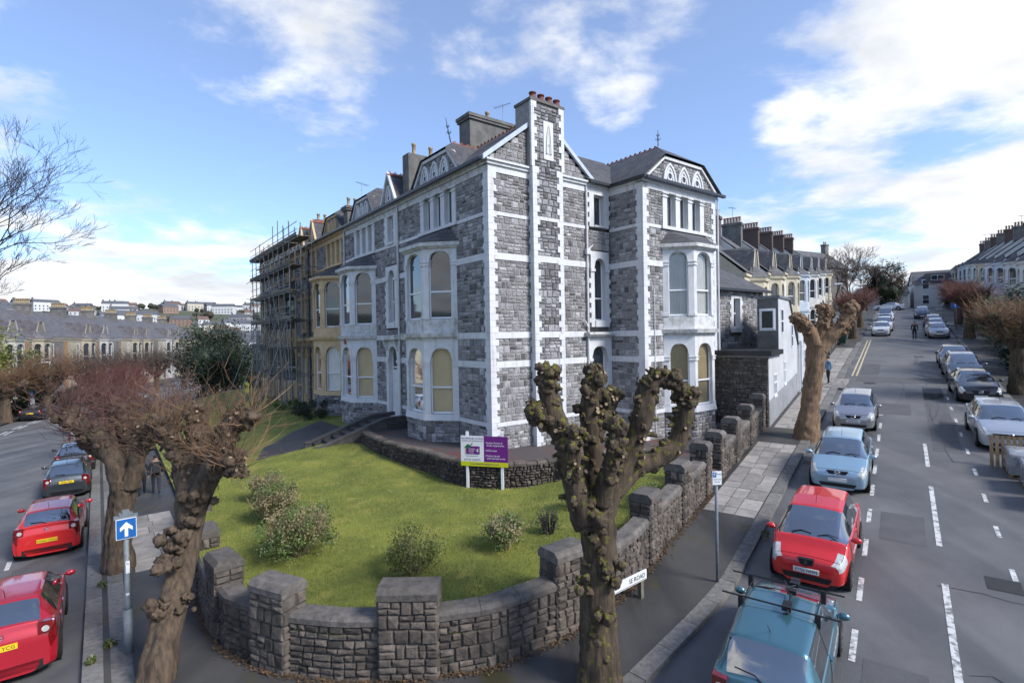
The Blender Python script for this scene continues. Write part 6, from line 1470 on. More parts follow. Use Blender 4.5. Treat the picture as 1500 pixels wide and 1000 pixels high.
    if rear is not None:
        plate(-hl-.0,rzp,m_ply,rear,False)
        mb=MB(); zb_=zd-.12; mb.tube([(-hl-.004 if S['tail']<=.35 else -hl+.01,math.cos(2*math.pi*q/16)*.055,zb_+math.sin(2*math.pi*q/16)*.055) for q in range(17)],.008,5); mb.tube([(-hl-.0,-.04,zb_),(-hl-.0,.04,zb_)],.008,5); mb.build('badge',m_chrome,T)
        for sg in(-1,1):       # reversing lamp and lens in each rear light
            lz=zd-.16; ly=sg*w*.77
            MB().add([(-hl-.001+abs(math.cos(q*.5236))*.0,ly+math.cos(q*.5236)*.062,lz+math.sin(q*.5236)*.062) for q in range(12)],[tuple(range(12))]).build('lamp_lens',m_hl,T)
            MB().prism([(ly-.11,lz+.14),(ly+.11,lz+.16),(ly+.12,lz-.10),(ly-.09,lz-.10)],-hl+.002,-hl+.10,lambda y,z_,x:(x,y,z_)).build('lamp_cluster',m_tl,T)
        wi=MB().tube([(xb-.0,0,zd+.02),(xb+.05,.12,zd+.08),(xb+.07,.42,zd+.10)],.012,5); wi.build('rear_wiper',m_trim,T)
        MB().box(-hl+.0,-hl+.12,-w*.72,w*.72,.22,.38).build('rear_bumper_insert',m_trim,T)
    if S.get('aerial',True): MB().tube([(xr-.15,0,H),(xr-.32,0,H+.22)] if front is not None else [(xe+.25,0,H-.02),(xe+.05,0,H+.2)],[.008,.004],5).build('aerial',m_trim,T)
    return T
CITY=dict(L=3.43,W=1.63,H=1.47,hood=.62,ws=.85,tail=.10,rw=.38,zc=1.00,zn=.74,zd=.98,belt=.93,wr=.70,wheel=.275,fo=.60,ro=.48,grille=(.66,.16,.07),badge='shield',fpz=.47,lampin=.7)
SUPER=dict(L=3.89,W=1.69,H=1.47,hood=.85,ws=.85,tail=.12,rw=.48,zc=1.02,zn=.76,zd=1.0,belt=.95,wr=.69,wheel=.295,fo=.72,ro=.6,five=True,lampin=.5,grille=(.70,.30,.05),badge='wings',fpz=.48,mirror=m_trim if False else None)
FAB=dict(L=3.97,W=1.65,H=1.45,hood=.95,ws=.72,tail=.14,rw=.42,zc=1.0,zn=.78,zd=1.0,belt=.94,wr=.71,wheel=.29,fo=.8,ro=.66,five=True,lampin=.55,grille=(.69,.30,.06),badge='oval',fpz=.50)
GOLF=dict(L=4.26,W=1.79,H=1.47,hood=1.08,ws=.85,tail=.14,rw=.55,zc=1.0,zn=.76,zd=1.02,belt=.95,wr=.69,wheel=.325,fo=.86,ro=.75,five=True,lampin=.4,grille=(.66,.52,.045),badge='vw',fpz=.42)
ACL=dict(L=4.3,W=1.78,H=1.43,hood=1.15,ws=.85,tail=.16,rw=.6,zc=.99,zn=.75,zd=.99,belt=.95,wr=.67,wheel=.325,fo=.86,ro=.78,five=True,lampin=.4,grille=(.62,.36,.085),badge='star',fpz=.40)
MPV=dict(L=4.3,W=1.75,H=1.62,hood=.85,ws=1.0,tail=.12,rw=.4,zc=1.08,zn=.78,zd=1.08,belt=1.0,wr=.70,wheel=.31,fo=.85,ro=.65,five=True,grille=(.62,.4,.04),fpz=.45)
MIC=dict(L=3.7,W=1.585,H=1.43,hood=.85,ws=.75,tail=.13,rw=.42,zc=.97,zn=.74,zd=.93,belt=.90,wr=.74,wheel=.27,fo=.68,ro=.66,five=False,rpz=.62,bp=.05)
COR=dict(L=4.0,W=1.737,H=1.54,hood=.9,ws=.9,tail=.10,rw=.36,zc=1.02,zn=.78,zd=1.10,belt=.97,wr=.66,wheel=.31,fo=.8,ro=.68,five=False,rpz=.60)
CIV=dict(L=4.25,W=1.76,H=1.53,hood=.8,ws=1.1,tail=.12,rw=.50,zc=1.02,zn=.74,zd=1.12,belt=1.0,wr=.66,wheel=.33,fo=.8,ro=.8,five=True,rpz=.78)
RAP=dict(L=4.3,W=1.706,H=1.50,hood=1.0,ws=.85,tail=.16,rw=.48,zc=1.0,zn=.77,zd=1.02,belt=.95,wr=.69,wheel=.31,fo=.8,ro=.85,five=True,rpz=.78)
SAL=dict(L=4.65,W=1.80,H=1.44,hood=1.2,ws=.8,tail=.75,rw=.6,zc=.98,zn=.76,zd=1.05,belt=.96,wr=.68,wheel=.325,fo=.9,ro=1.0,five=True,rpz=.7)
VAN=dict(L=4.8,W=1.85,H=1.9,hood=.85,ws=.8,tail=.08,rw=.2,zc=1.15,zn=.82,zd=1.2,belt=1.08,wr=.78,wheel=.33,fo=.85,ro=.85,five=False,panel=True,grille=(.68,.4,.06),fpz=.45)
for S_ in(SUPER,): S_.pop('mirror')
c_red=paint('bright_red',(.60,.016,.016),.1); c_crim=paint('crimson',(.46,.010,.026),.25); c_lb=paint('pale_blue',(.33,.49,.59),.55); c_sil=paint('silver',(.40,.39,.40),.75); c_teal=paint('teal_blue',(.075,.19,.235),.55)
c_wht=paint('white',(.58,.60,.62),.1); c_wsil=paint('white_silver',(.45,.48,.52),.5); c_blk=paint('black',(.012,.013,.018),.3); c_dbl=paint('dark_blue_grey',(.03,.045,.07),.5); c_gbl=paint('slate_blue',(.11,.145,.18),.6); c_dgr=paint('dark_grey_green',(.05,.06,.068),.6); c_mar=paint('maroon',(.10,.012,.02),.4); c_gteal=paint('grey_teal',(.07,.12,.13),.5); c_van=paint('off_white',(.60,.61,.62),.1)
dn=-UR; up_=UR
def street_car(label,S,col,s_front,t,facing,k=4,front=None,rear=None,yaw=0,group=None):
    sgn=1 if facing=='up' else -1
    s=s_front-sgn*S['L']/2
    a=math.atan2((UR*sgn).y,(UR*sgn).x)+rad(yaw); d=(math.cos(a),math.sin(a))
    x,y=st(s,t); sl=(G(x+d[0],y+d[1])-G(x-d[0],y-d[1]))/2
    return car(label,group,(x,y),d,sl,S,col,k,rear,front)
gl='cars parked along the steep street'
mic=street_car('teal blue hatchback with black roof bars, lowest car on the steep street',MIC,c_teal,12.3,-1.74,'up',5,None,'WP02',0,gl)
street_car('bright red small hatchback parked nose down behind the teal car',CITY,c_red,13.5,-1.72,'down',5,'EY56 HMM',None,-1.5,gl)
street_car('pale blue hatchback parked nose down behind the small red hatchback',SUPER,c_lb,19.9,-1.68,'down',5,'',None,0,gl)
street_car('silver hatchback parked alone beyond the pale blue one',FAB,c_sil,27.9,-1.72,'down',4,'SH06 EZL',None,0,gl)
street_car('small white hatchback at the end of the double yellow lines',FAB,c_wht,69.5,-1.7,'down',3,'',None,0,gl)
street_car('white people carrier parked close behind the small white hatchback',MPV,c_wht,74.6,-1.55,'down',3,'',None,0,gl)
pc=street_car('white car with red and blue bonnet markings up the street',FAB,c_wht,83,-1.6,'down',3,'',None,0,gl)
street_car('white van parked last in the left hand row up the street',VAN,c_van,89,-1.6,'down',3,'',None,0,gl)
street_car('white silver hatchback parked behind the wrapped pallets',GOLF,c_wsil,26.6,3.2,'down',5,'WU67 ZXA',None,2,gl)
street_car('glossy black hatchback with a star badge on the far side of the street',ACL,c_blk,35.4,3.15,'down',4,'',None,3,gl)
street_car('slate blue people carrier behind the black hatchback',MPV,c_gbl,41.2,3.1,'down',4,'',None,2,gl)
street_car('dark blue hatchback behind the slate blue people carrier',ACL,c_dbl,46.6,3.05,'down',3,'',None,0,gl)
street_car('silver grey hatchback beside the walker in the road',FAB,c_sil,66.5,3.0,'down',3,'',None,4,gl)
street_car('grey teal car parked facing uphill behind the walker',COR,c_gteal,76,3.1,'up',3,None,'',0,gl)
street_car('maroon hatchback tucked behind the grey teal car',COR,c_mar,81.5,3.1,'up',3,None,'',0,gl)
street_car('dark car topmost on the far side of the street',MPV,c_dbl,92,2.5,'down',3,'',None,0,gl)
street_car('pale car crossing at the head of the street',SAL,c_wht,118,-1.5,'up',2,None,None,85,gl)
# markings on the bonnet of the marked car
MB().box(1.05,1.5,-.5,.5,.90,.925).build('bonnet_marking',m_tl,pc); MB().box(.5,.62,-.55,.55,1.46,1.53).build('roof_light_bar',M('blue_lens',(.05,.1,.45),.2),pc)
# roof bars and cycle carrier of the teal car
for x in(.42,-.38):
    MB().tube([(x,-.92,1.50),(x,.92,1.50)],.016,8).build('roof_bar',m_trim,mic)
    for sg in(-1,1): MB().prism([(x-.06,1.30),(x+.06,1.30),(x+.035,1.49),(x-.035,1.49)],sg*.60-.04,sg*.60+.04,lambda a,z_,y_:(a,y_,z_)).build('bar_foot',m_trim,mic)
mb=MB().tube([(.60,-.12,1.53),(-.62,-.18,1.53)],.02,8).tube([(.42,-.22,1.54),(.05,-.06,1.60),(-.1,-.16,1.56)],.014,6).tube([(.42,.02,1.54),(.05,-.10,1.60)],.014,6)
for x in(.5,.38,-.34,-.45,.1): mb.box(x-.05,x+.05,-.22,-.08,1.50,1.58)
mb.build('cycle_carrier',m_trim,mic)
for y in(.56,-.56): MB().tube([(.68,y,1.385),(0,y*1.02,1.425),(-.85,y*.98,1.35)],.011,5).build('roof_gutter',m_trim,mic)
# cars on the left road, seen from behind
gl2='cars parked along the left road'
def left_car(label,S,col,s_rear,t,k=4,rear='',yaw=0):
    a=math.atan2(ULh.y,ULh.x)+rad(yaw); d=(math.cos(a),math.sin(a)); s=s_rear+S['L']/2; x,y=slp(s,t); sl=(G(x+d[0],y+d[1])-G(x-d[0],y-d[1]))/2
    return car(label,gl2,(x,y),d,sl,S,col,k,rear,None)
civ=left_car('crimson hatchback nearest the camera on the left road',CIV,c_crim,14.3,-1.62,5,'HK06 YCG')
left_car('bright red three door hatchback parked ahead of the crimson one',COR,c_red,23.0,-1.35,5,'CN63 OWU',-2)
left_car('dark grey green hatchback parked ahead of the bright red one',RAP,c_dgr,31.2,-1.22,4,'SP66 YBE')
left_car('black hatchback ahead of the dark grey green one',COR,c_blk,36.6,-1.1,4,'')
left_car('silver car glimpsed behind the kerbside pollard twigs',COR,c_wsil,45.0,-.7,3,'',-3)
lc=[p for d_,p in leftcurve(-1.6)]; lf_=[p for d_,p in leftcurve(-7.4)]
def curve_car(label,S,col,d_,off,k=3):
    C_=leftcurve(off); i=next(q for q,(dd_,_) in enumerate(C_) if dd_>=d_); p=C_[i][1]; q=C_[i+1][1]; u_=(q-p).normalized()
    return car(label,gl2,(p.x,p.y),(u_.x,u_.y),0,S,col,k,'',None)
curve_car('black saloon parked on the far side of the left road',SAL,c_blk,66,-7.4)
curve_car('dark maroon car near the black saloon behind red twigs',COR,c_mar,64,-1.2)
curve_car('dark estate car farther along behind the red twigs',MPV,c_dbl,71,-1.0)
MB().box(-1.62,-1.60,.25,.55,1.20,1.27).build('window_sticker',m_pap,civ)
# ================================================================== scaffolding
m_tube=M('galvanised_tube',(.26,.265,.275),.5,(.16,.16,.17),scale=6,metal=.5); m_brd=M('scaffold_board',(.19,.165,.13),.9,(.10,.09,.075),scale=4,tint=.3)
SCF=empty('scaffolding','grey tube scaffolding with plank decks wrapped round the far end of the terrace','scaffolding',(HC.x,HC.y,0),HROT)
us=[21.4+1.5*k for k in range(9)]; lifts=[4.6,6.6,8.6,10.6,12.4,14.1]
def T_(name,a,b,r=.034,mat=None): MB().tube([FF(*a),FF(*b)],r,6).build(name,mat or m_tube,SCF)
for i,u in enumerate(us):
    gz=bankz(*hl(-2,u))
    top=15.0 if i<4 else (14.6-.2*(i-4)); top+=R.uniform(0,1.3)
    for w in(1.3,2.1): T_('standard',(u+R.uniform(-.05,.05),w,gz-.1),(u,w,top))
    T_('standard',(u+.5,.35,gz),(u+.5+R.uniform(-.06,.06),.35,top+R.uniform(-1,.6)))
    T_('brace',(u,2.2,gz+R.uniform(0,2)),(u+R.uniform(-1.2,1.6),2.2,gz+R.uniform(5,9)))
    for z in lifts:
        if z<top: T_('transom',(u+.06,.1,z+.04),(u+.06,2.3,z+.04),.025)
for z in lifts:
    for w in(1.3,2.1):
        T_('ledger',(19.2 if z>14 else 21.0,w,z),(34.2,w,z)); 
    T_('guard_rail',(19.2 if z>14 else 21.2,2.13,z+1.0),(34,2.13,z+1.0),.025)
    T_('guard_rail',(19.2 if z>14 else 21.2,2.13,z+.5),(34,2.13,z+.5),.025)
for z in lifts[1:]:
    u=19.3 if z>14 else 21.1
    while u<33.5:
        ln=3.0 if u+3.0<34.2 else 34.2-u
        for k in range(4):
            if R.random()<.9: MB().box(u+R.uniform(-.1,.05),u+ln+R.uniform(-.3,.15),1.15+k*.25,1.15+k*.25+.225,z+.07,z+.11,FF,t=R.random()).build('deck_board',m_brd,SCF)
        MB().box(u,u+ln,2.14,2.17,z+.1,z+.32,FF,t=R.random()).build('toe_board',m_brd,SCF)
        u+=ln+.02
for k in range(8):
    u=21.4+1.5*k; z=lifts[k%5]; T_('brace',(u,2.16,z),(u+1.6,2.16,lifts[k%5+1])); T_('brace',(u+1,1.25,lifts[(k+2)%5+1]),(u+2.5,1.25,lifts[(k+2)%5]))
for k,(u,z,w) in enumerate(((22,8.6,4.2),(25,8.6,4.6),(28.5,8.6,4.8),(32,8.6,5.0))):
    T_('raker',(u,2.15,z),(u+R.uniform(-1,1),w,bankz(*hl(-w,u))),.03,m_tube)
for s_ in(0,.42): T_('ladder_rail',(30+s_,2.5,bankz(*hl(-2.5,30))),(30+s_,2.3,8.6),.025)
for k in range(20): T_('ladder_rung',(30,2.42,2.6+k*.3),(30.42,2.42,2.6+k*.3),.014)
for z in(4.6,6.7,8.8,10.9,12.4): 
    for k in range(3): T_('projecting_tube',(33.5,1.3+k*.4,z+R.uniform(-.2,.2)),(35.6+R.uniform(-.6,.4),1.4+k*.4,z+R.uniform(-.2,.2)),.027)
m_hy=M('hazard_yellow',(.62,.60,.03),.5,var=.04)
YS=empty('site_board','yellow site board with black triangles below the scaffolding','sign',(*hl(-4.4,24.4),bankz(*hl(-4.4,24.4))),HROT)
for z in(.7,1.75): 
    b=MB().box(-.02,.02,-.55,.55,z,z+(.3 if z<1 else .75)).build('board',m_hy,YS)
    if z>1:
        for y in(-.28,.28): MB().prism([(y-.2,z+.55),(y+.2,z+.55),(y,z+.22)],-.032,-.022,lambda a,c,x:(x,a,c)).build('triangle',m_blk,b)
for y in(-.5,.5): MB().tube([(.05,y,-.1),(.05,y,2.5)],.025,6).build('post',m_tube,YS)
# ================================================================== signs and posts
m_post=M('grey_post',(.19,.215,.235),.55,(.14,.16,.17),scale=8,bump=.2); m_signblue=M('sign_blue',(.01,.13,.42),.4,var=.04); m_sw=M('sign_white',(.78,.79,.80),.45,var=.03); m_purple=M('board_purple',(.15,.012,.20),.5,var=.05); m_lime=m_lime; m_yg=M('board_yellow_green',(.58,.60,.01),.5,var=.03); m_ptext=M('purple_text',(.12,.02,.18),.6,var=0); m_wtext=M('white_text',(.8,.8,.8),.6,var=0); m_grn=M('logo_green',(.02,.12,.06),.6,var=0); m_org=M('logo_orange',(.65,.35,.08),.6,var=0)
def face_to(pos,yaw=0):     # frame whose local x runs along the sign face, z up, facing the camera side
    d=Vector((-pos[0],-pos[1],0)).normalized(); a=math.atan2(d.y,d.x)+math.pi/2+rad(yaw); return a
UPR=Matrix(((1,0,0,0),(0,0,-1,0),(0,1,0,0),(0,0,0,1)))     # text plane -> x,z plane facing -y
def tx(body,size,x,z,mat,par,y=-.02,align='LEFT',sx=1.0): return text('lettering',body,size,mat,par,Matrix.Translation((x,y,z))@UPR,.001,align,sx)
# letting board
pl=Vector(atz(685,714,1.86)); prr=Vector(atz(736,717,1.86)); mid=(pl+prr)/2; a=math.atan2(prr.y-pl.y,prr.x-pl.x)
LB=empty('letting_board','white and purple letting board on two white posts in front of the terrace wall','sign',(mid.x,mid.y,lawnz(mid.x,mid.y)),a)
hw_=(prr-pl).length/2; z0,z1=.80,1.86
for x in(-hw_,hw_): MB().box(x-.045,x+.045,.005,.07,-.3,2.0).build('post',m_sw,LB)
bw_=.86
pan=MB().box(-bw_,-.01,-.018,0,z0+.16,z1).build('white_panel',m_sw,LB); pp=MB().box(-.01,bw_,-.018,0,z0+.16,z1).build('purple_panel',m_purple,LB); py=MB().box(-bw_,bw_,-.018,0,z0,z0+.16).build('yellow_strip',m_yg,LB)
tx('RICHMOND LODGE',.088,-.435,1.765,m_ptext,pan,align='CENTER',sx=1.02); tx('STUDENT ACCOMMODATION',.055,-.435,1.68,m_ptext,pan,align='CENTER')
MB().box(-.66,-.16,-.026,-.018,1.22,1.50).build('logo_box',m_purple,pan); MB().box(-.69,-.665,-.026,-.018,1.22,1.42).build('logo_bar',m_org,pan); MB().prism([(-.72,1.46),(-.58,1.40),(-.46,1.5),(-.6,1.58)],-.032,-.026,lambda x,z,y:(x,y,z)).build('logo_cap',m_grn,pan); MB().tube([(-.5,-.03,1.5),(-.42,-.03,1.62)],.012,5).build('logo_stroke',m_grn,pan)
tx('STUDENT',.058,-.57,1.395,m_wtext,pan,-.028); tx('HOUSE',.062,-.57,1.325,m_wtext,pan,-.028); tx('accommodation',.03,-.57,1.265,m_wtext,pan,-.028); tx('4',.2,-.245,1.35,m_wtext,pan,-.028,'CENTER')
tx('Fully furnished studio flats',.045,-.435,1.155,m_ptext,pan,align='CENTER'); tx('07733 242591',.105,-.435,1.02,m_ptext,pan,align='CENTER')
for i,(t_,z) in enumerate((('\u2022 Student Rooms &',1.63),('   Studio Apartments',1.54),('\u2022 All En-suite',1.36),('\u2022 Modern layout',1.18),('   with internet access',1.09))): tx(t_,.084,.03,z,m_wtext,pp,sx=.98)
tx('www.studenthouse4plymouth.com',.075,0,.885,m_ptext,py,align='CENTER')
# one way sign at the near kerb
p=Vector((-8.33,11.2,G(-8.33,11.2)+.11)); OW=empty('one_way_sign','blue one way arrow sign on a grey post at the left kerb','sign',p,face_to(p,4))
MB().tube([(0,0,-.2),(0,0,.95)],.085,14).build('post_base',m_post,OW,True); MB().tube([(0,0,.95),(0,0,1.02),(0,0,2.95)],[.085,.05,.048],12).build('post',m_post,OW,True)
MB().box(-.18,.18,-.075,-.055,2.47,2.90).build('sign_border',m_sw,OW); MB().box(-.168,.168,-.079,-.0745,2.482,2.888).build('sign_plate',m_signblue,OW)
MB().prism([(-.03,2.52),(.03,2.52),(.03,2.70),(.11,2.64),(.11,2.715),(0,2.83),(-.11,2.715),(-.11,2.64),(-.03,2.70)],-.084,-.0785,lambda x,z,y:(x,y,z)).build('arrow',m_wtext,OW)
MB().box(-.21,.21,-.055,.06,2.90,2.955).box(-.12,.12,-.06,.08,2.955,3.0).box(-.06,.06,-.05,.07,3.0,3.06).build('lamp_hood',m_post,OW); MB().box(-.025,.045,-.058,-.05,1.72,1.98).build('notice',m_sw,OW)
for z in(.75,1.25,1.9): MB().box(-.03,.03,-.058,-.05,z,z+.05).build('sticker',m_pap,OW)
# parking sign
x,y=4.74,12.3; p=Vector((x,y,G(x,y)+.12)); PS=empty('parking_sign','small white parking sign on a thin grey post on the right pavement','sign',p,face_to(p,25))
MB().tube([(0,0,-.2),(0,0,2.62)],.036,10).build('post',m_post,PS,True); MB().box(-.11,.11,-.055,-.04,2.3,2.62).build('sign_plate',m_sw,PS); MB().box(-.1,-.02,-.058,-.054,2.48,2.6).build('parking_panel',m_signblue,PS)
tx('P',.10,-.06,2.54,m_wtext,PS,-.0585,'CENTER'); tx('Permit',.05,.045,2.55,m_blk,PS,-.056,'CENTER'); tx('holders only',.036,0,2.43,m_blk,PS,-.056,'CENTER'); tx('Mon-Sat',.036,0,2.37,m_blk,PS,-.056,'CENTER')
# street name plate by the wall
q0=Vector(st(10.0,-5.05)); q1=Vector(st(11.35,-4.72)); a=math.atan2(q1.y-q0.y,q1.x-q0.x); mid=(q0+q1)/2; SN=empty('street_name_sign','white street name plate on wooden posts half hidden by the mossy pollard','sign',(mid.x,mid.y,G(mid.x,mid.y)+.1),a)
ln=(q1-q0).length; m_wpost=M('weathered_post',(.20,.19,.15),.9,(.12,.115,.09),scale=8)
for x in(-ln/2+.12,ln/2-.12): MB().box(x-.05,x+.05,.0,.09,-.2,.72).build('post',m_wpost,SN)
MB().box(-ln/2,ln/2,-.03,-.002,.50,.72).build('plate',m_sw,SN); MB().box(-ln/2+.02,ln/2-.02,-.033,-.03,.515,.525).build('plate_line',m_blk,SN); tx('SE ROAD',.15,ln/2-.06,.615,m_blk,SN,-.034,'RIGHT',.95)
# lamp posts
def lamp(label,p,h,arm,dirv,mat=None,sign=None):
    o=empty('street_lamp',label,'street lamp',p); d=Vector((dirv[0],dirv[1],0)).normalized()
    MB().tube([(0,0,-.2),(0,0,1.2)],.09,10).build('post_base',m_post,o,True); MB().tube([(0,0,1.2),(0,0,h-.3),d*.25+Vector((0,0,h-.05)),d*arm+Vector((0,0,h))],[.06,.045,.04,.035],8).build('post',mat or M('pale_lamp_post',(.42,.45,.46),.5),o,True)
    c=d*(arm+.25)+Vector((0,0,h)); n=Vector((-d.y,d.x,0)); MB().add([c+d*.3+n*.1,c-d*.3+n*.12,c-d*.3-n*.12,c+d*.3-n*.1,c+d*.25+n*.07+Vector((0,0,.1)),c-d*.28+n*.08+Vector((0,0,.12)),c-d*.28-n*.08+Vector((0,0,.12)),c+d*.25-n*.07+Vector((0,0,.1))],[(0,1,2,3),(4,5,6,7),(0,4,5,1),(1,5,6,2),(2,6,7,3),(3,7,4,0)]).build('lamp_head',m_sw,o); return o
lamp('pale street lamp on the left pavement beyond the bare pollard',(*st(53.5,-5.0),G(*st(53.5,-5))),6.2,.5,NR)
lamp('second street lamp farther up behind the white cars',(*st(76,-4.6),G(*st(76,-4.6))),5.6,.9,NR)
lp=lamp('grey street lamp with a round blue sign across the left road',(-45.9,50.2,.25),5.2,.8,(1,.4))
MB().tube([(.0,-.1,2.3),(.0,-.14,2.3)],.3,18).build('round_sign',m_signblue,lp); MB().box(-.2,.2,-.13,-.1,1.2,1.85).build('plate',m_sw,lp)
MB().prism([(-.03,2.15),(.03,2.15),(.03,2.32),(.1,2.26),(0,2.46),(-.1,2.26),(-.03,2.32)],-.15,-.142,lambda x,z,y:(x,y,z)).build('arrow',m_wtext,lp)
x,y=st(75,4.95); p=(x,y,G(x,y)+.1); O2=empty('one_way_sign','blue one way sign on a post on the far pavement up the street','sign',p,face_to(p,0))
MB().tube([(0,0,-.2),(0,0,2.9)],.04,8).build('post',m_post,O2,True); MB().box(-.45,.3,-.06,-.04,2.35,2.9).build('sign_plate',m_signblue,O2); MB().prism([(-.1,2.4),(-.05,2.4),(-.05,2.66),(.02,2.6),(.02,2.7),(-.075,2.82),(-.17,2.7),(-.17,2.6),(-.1,2.66)],-.066,-.06,lambda x,z,y:(x,y,z)).build('arrow',m_wtext,O2); MB().box(.33,.38,-.06,-.04,2.45,3.0).build('edge_plate',m_sw,O2)
# low garden walls up the street
def low_wall(label,s0,s1,t,h,mat,cap,gaps=7.35):
    o=empty('front_wall',label,'wall'); s=s0
    while s<s1:
        e=min(s1,s+gaps-1.1)
        MB().prism([st(s,t-.15),st(e,t-.15),st(e,t+.15),st(s,t+.15)],lambda p:G(*p)-.2,lambda p:G(*p)+h).build('wall_run',mat,o); MB().prism([st(s,t-.2),st(e,t-.2),st(e,t+.2),st(s,t+.2)],lambda p:G(*p)+h,lambda p:G(*p)+h+.1).build('coping',cap,o)
        for q in(s,e): MB().prism([st(q-.2,t-.22),st(q+.2,t-.22),st(q+.2,t+.22),st(q-.2,t+.22)],lambda p:G(*p)-.2,lambda p:G(*p)+h+.45).build('gate_pier',mat,o)
        s+=gaps
low_wall('low front garden wall along the left pavement up the street',41.6,96,-5.3,.9,m_wall,m_cope); low_wall('low front garden wall along the far pavement of the street',30,124,6.75,1.0,m_wall,m_cope,7.6)
FW_=empty('front_wall','low garden wall along the far pavement of the left road','wall'); C_=[p for d_,p in leftcurve(-11.6) if 40<d_<110]
for a,b in zip(C_[::6],C_[6::6]):
    u_=(b-a).normalized()*.0; nn=Vector(((b-a).y,-(b-a).x)).normalized()*.15; MB().prism([tuple(a-nn),tuple(b-nn*1),tuple(b+nn),tuple(a+nn)],-.2,.95).build('wall_run',m_wall,FW_)
bx_,by_=st(60,-5.75+.05); BN=empty('wheelie_bin','dark green wheelie bin on the left pavement up the street','bin',(*st(61,-4.6),G(*st(61,-4.6))+.12),angR)
MB().prism([(-.24,-.28),(.24,-.28),(.24,.28),(-.24,.28)],.1,1.0,poly2=[(-.29,-.36),(.29,-.36),(.29,.36),(-.29,.36)]).build('body',M('bin_green',(.015,.04,.025),.5),BN); MB().prism([(-.31,-.38),(.31,-.38),(.31,.38),(-.31,.38)],1.0,1.1,poly2=[(-.25,-.3),(.25,-.3),(.25,.3),(-.25,.3)]).build('lid',M('bin_green',(.015,.04,.025)),BN)
for sg in(-1,1): MB().tube([(sg*.26-.03,.3,.1),(sg*.26+.03,.3,.1)],.1,12).build('wheel',m_tyre,BN)
# ================================================================== pallets of wrapped stone
m_pal=M('pallet_wood',(.30,.20,.11),.85,(.19,.13,.075),scale=5,tint=.25); m_wrap=M('plastic_wrap',(.36,.38,.41),.22,(.22,.21,.22),scale=4,bump=.6,bscale=9,coat=.6); m_blkst=M('stacked_block',(.30,.26,.24),.9,(.2,.17,.16),scale=3,tint=.3)
def pallet_parts(o):
    for k in range(7): MB().box(-.6,.6,-.5+k*.15,-.5+k*.15+.1,.12,.142,t=R.random()).build('slat',m_pal,o)
    for x in(-.55,0,.55):
        for y in(-.45,0,.45): MB().box(x-.05,x+.05,y-.05,y+.05,.022,.1,t=R.random()).build('block',m_pal,o)
        MB().box(x-.05,x+.05,-.5,.5,.1,.12,t=R.random()).build('stringer',m_pal,o); MB().box(x-.05,x+.05,-.5,.5,0,.022,t=R.random()).build('base_board',m_pal,o)
for k,(s,t,n) in enumerate(((24.2,3.35,'topmost'),(22.75,3.55,'middle'),(21.3,3.7,'nearest'))):
    x,y=st(s,t); tilt=.094; d=UR; f=Vector((d.x,d.y,tilt)).normalized(); l=Vector((-d.y,d.x,0)); u=f.cross(l)
    mw=Matrix(((f.x,l.x,u.x,x),(f.y,l.y,u.y,y),(f.z,l.z,u.z,G(x,y)+.012),(0,0,0,1)))
    P_=empty('pallet','%s of three wooden pallets at the far kerb under wrapped blocks'%n,'pallet',group='pallets at the far kerb'); P_.matrix_world=mw; pallet_parts(P_)
    B_=empty('wrapped_blocks','plastic wrapped stack of blocks on the %s pallet at the far kerb'%n,'block stack',group='wrapped stacks at the far kerb'); B_.matrix_world=mw
    for zz in range(3):
        for xx in range(3):
            for yy in range(2): MB().box(-.56+xx*.375,-.56+xx*.375+.36,-.46+yy*.465,-.46+yy*.465+.45,.145+zz*.2,.145+zz*.2+.192,t=R.random()).build('block',m_blkst,B_)
    nn=14; mb=MB(); per=[]
    for q in range(4*nn):
        e=q//nn; f_=(q%nn)/nn; per.append({0:(-.6+1.2*f_,-.5),1:(.6,-.5+1.0*f_),2:(.6-1.2*f_,.5),3:(-.6,.5-1.0*f_)}[e])
    rings_=[]
    for zz in(.13,.25,.4,.55,.68,.76,.80):
        kk=1.0 if zz<.7 else (.985 if zz<.79 else .9)
        rings_.append([(a*kk*(1+.03*R.uniform(-1,1)),b*kk*(1+.03*R.uniform(-1,1)),zz+R.uniform(-.01,.01)) for a,b in per])
    m_=4*nn
    for r in rings_: mb.v.extend(r)
    for r in range(len(rings_)-1):
        for q in range(m_): mb.f.append((r*m_+q,r*m_+(q+1)%m_,(r+1)*m_+(q+1)%m_,(r+1)*m_+q))
    mb.f.append(tuple((len(rings_)-1)*m_+q for q in range(m_))); mb.m=[0]*len(mb.f); mb.t=[.5]*len(mb.f); mb.build('wrap',m_wrap,B_,True)
x,y=st(24.95,3.0); P_=empty('pallet','empty pallet leaning upright against the wrapped stacks','pallet',(x,y,G(x,y)+.45),0,'pallets at the far kerb'); P_.rotation_euler=(0,rad(-80),angR); pallet_parts(P_)
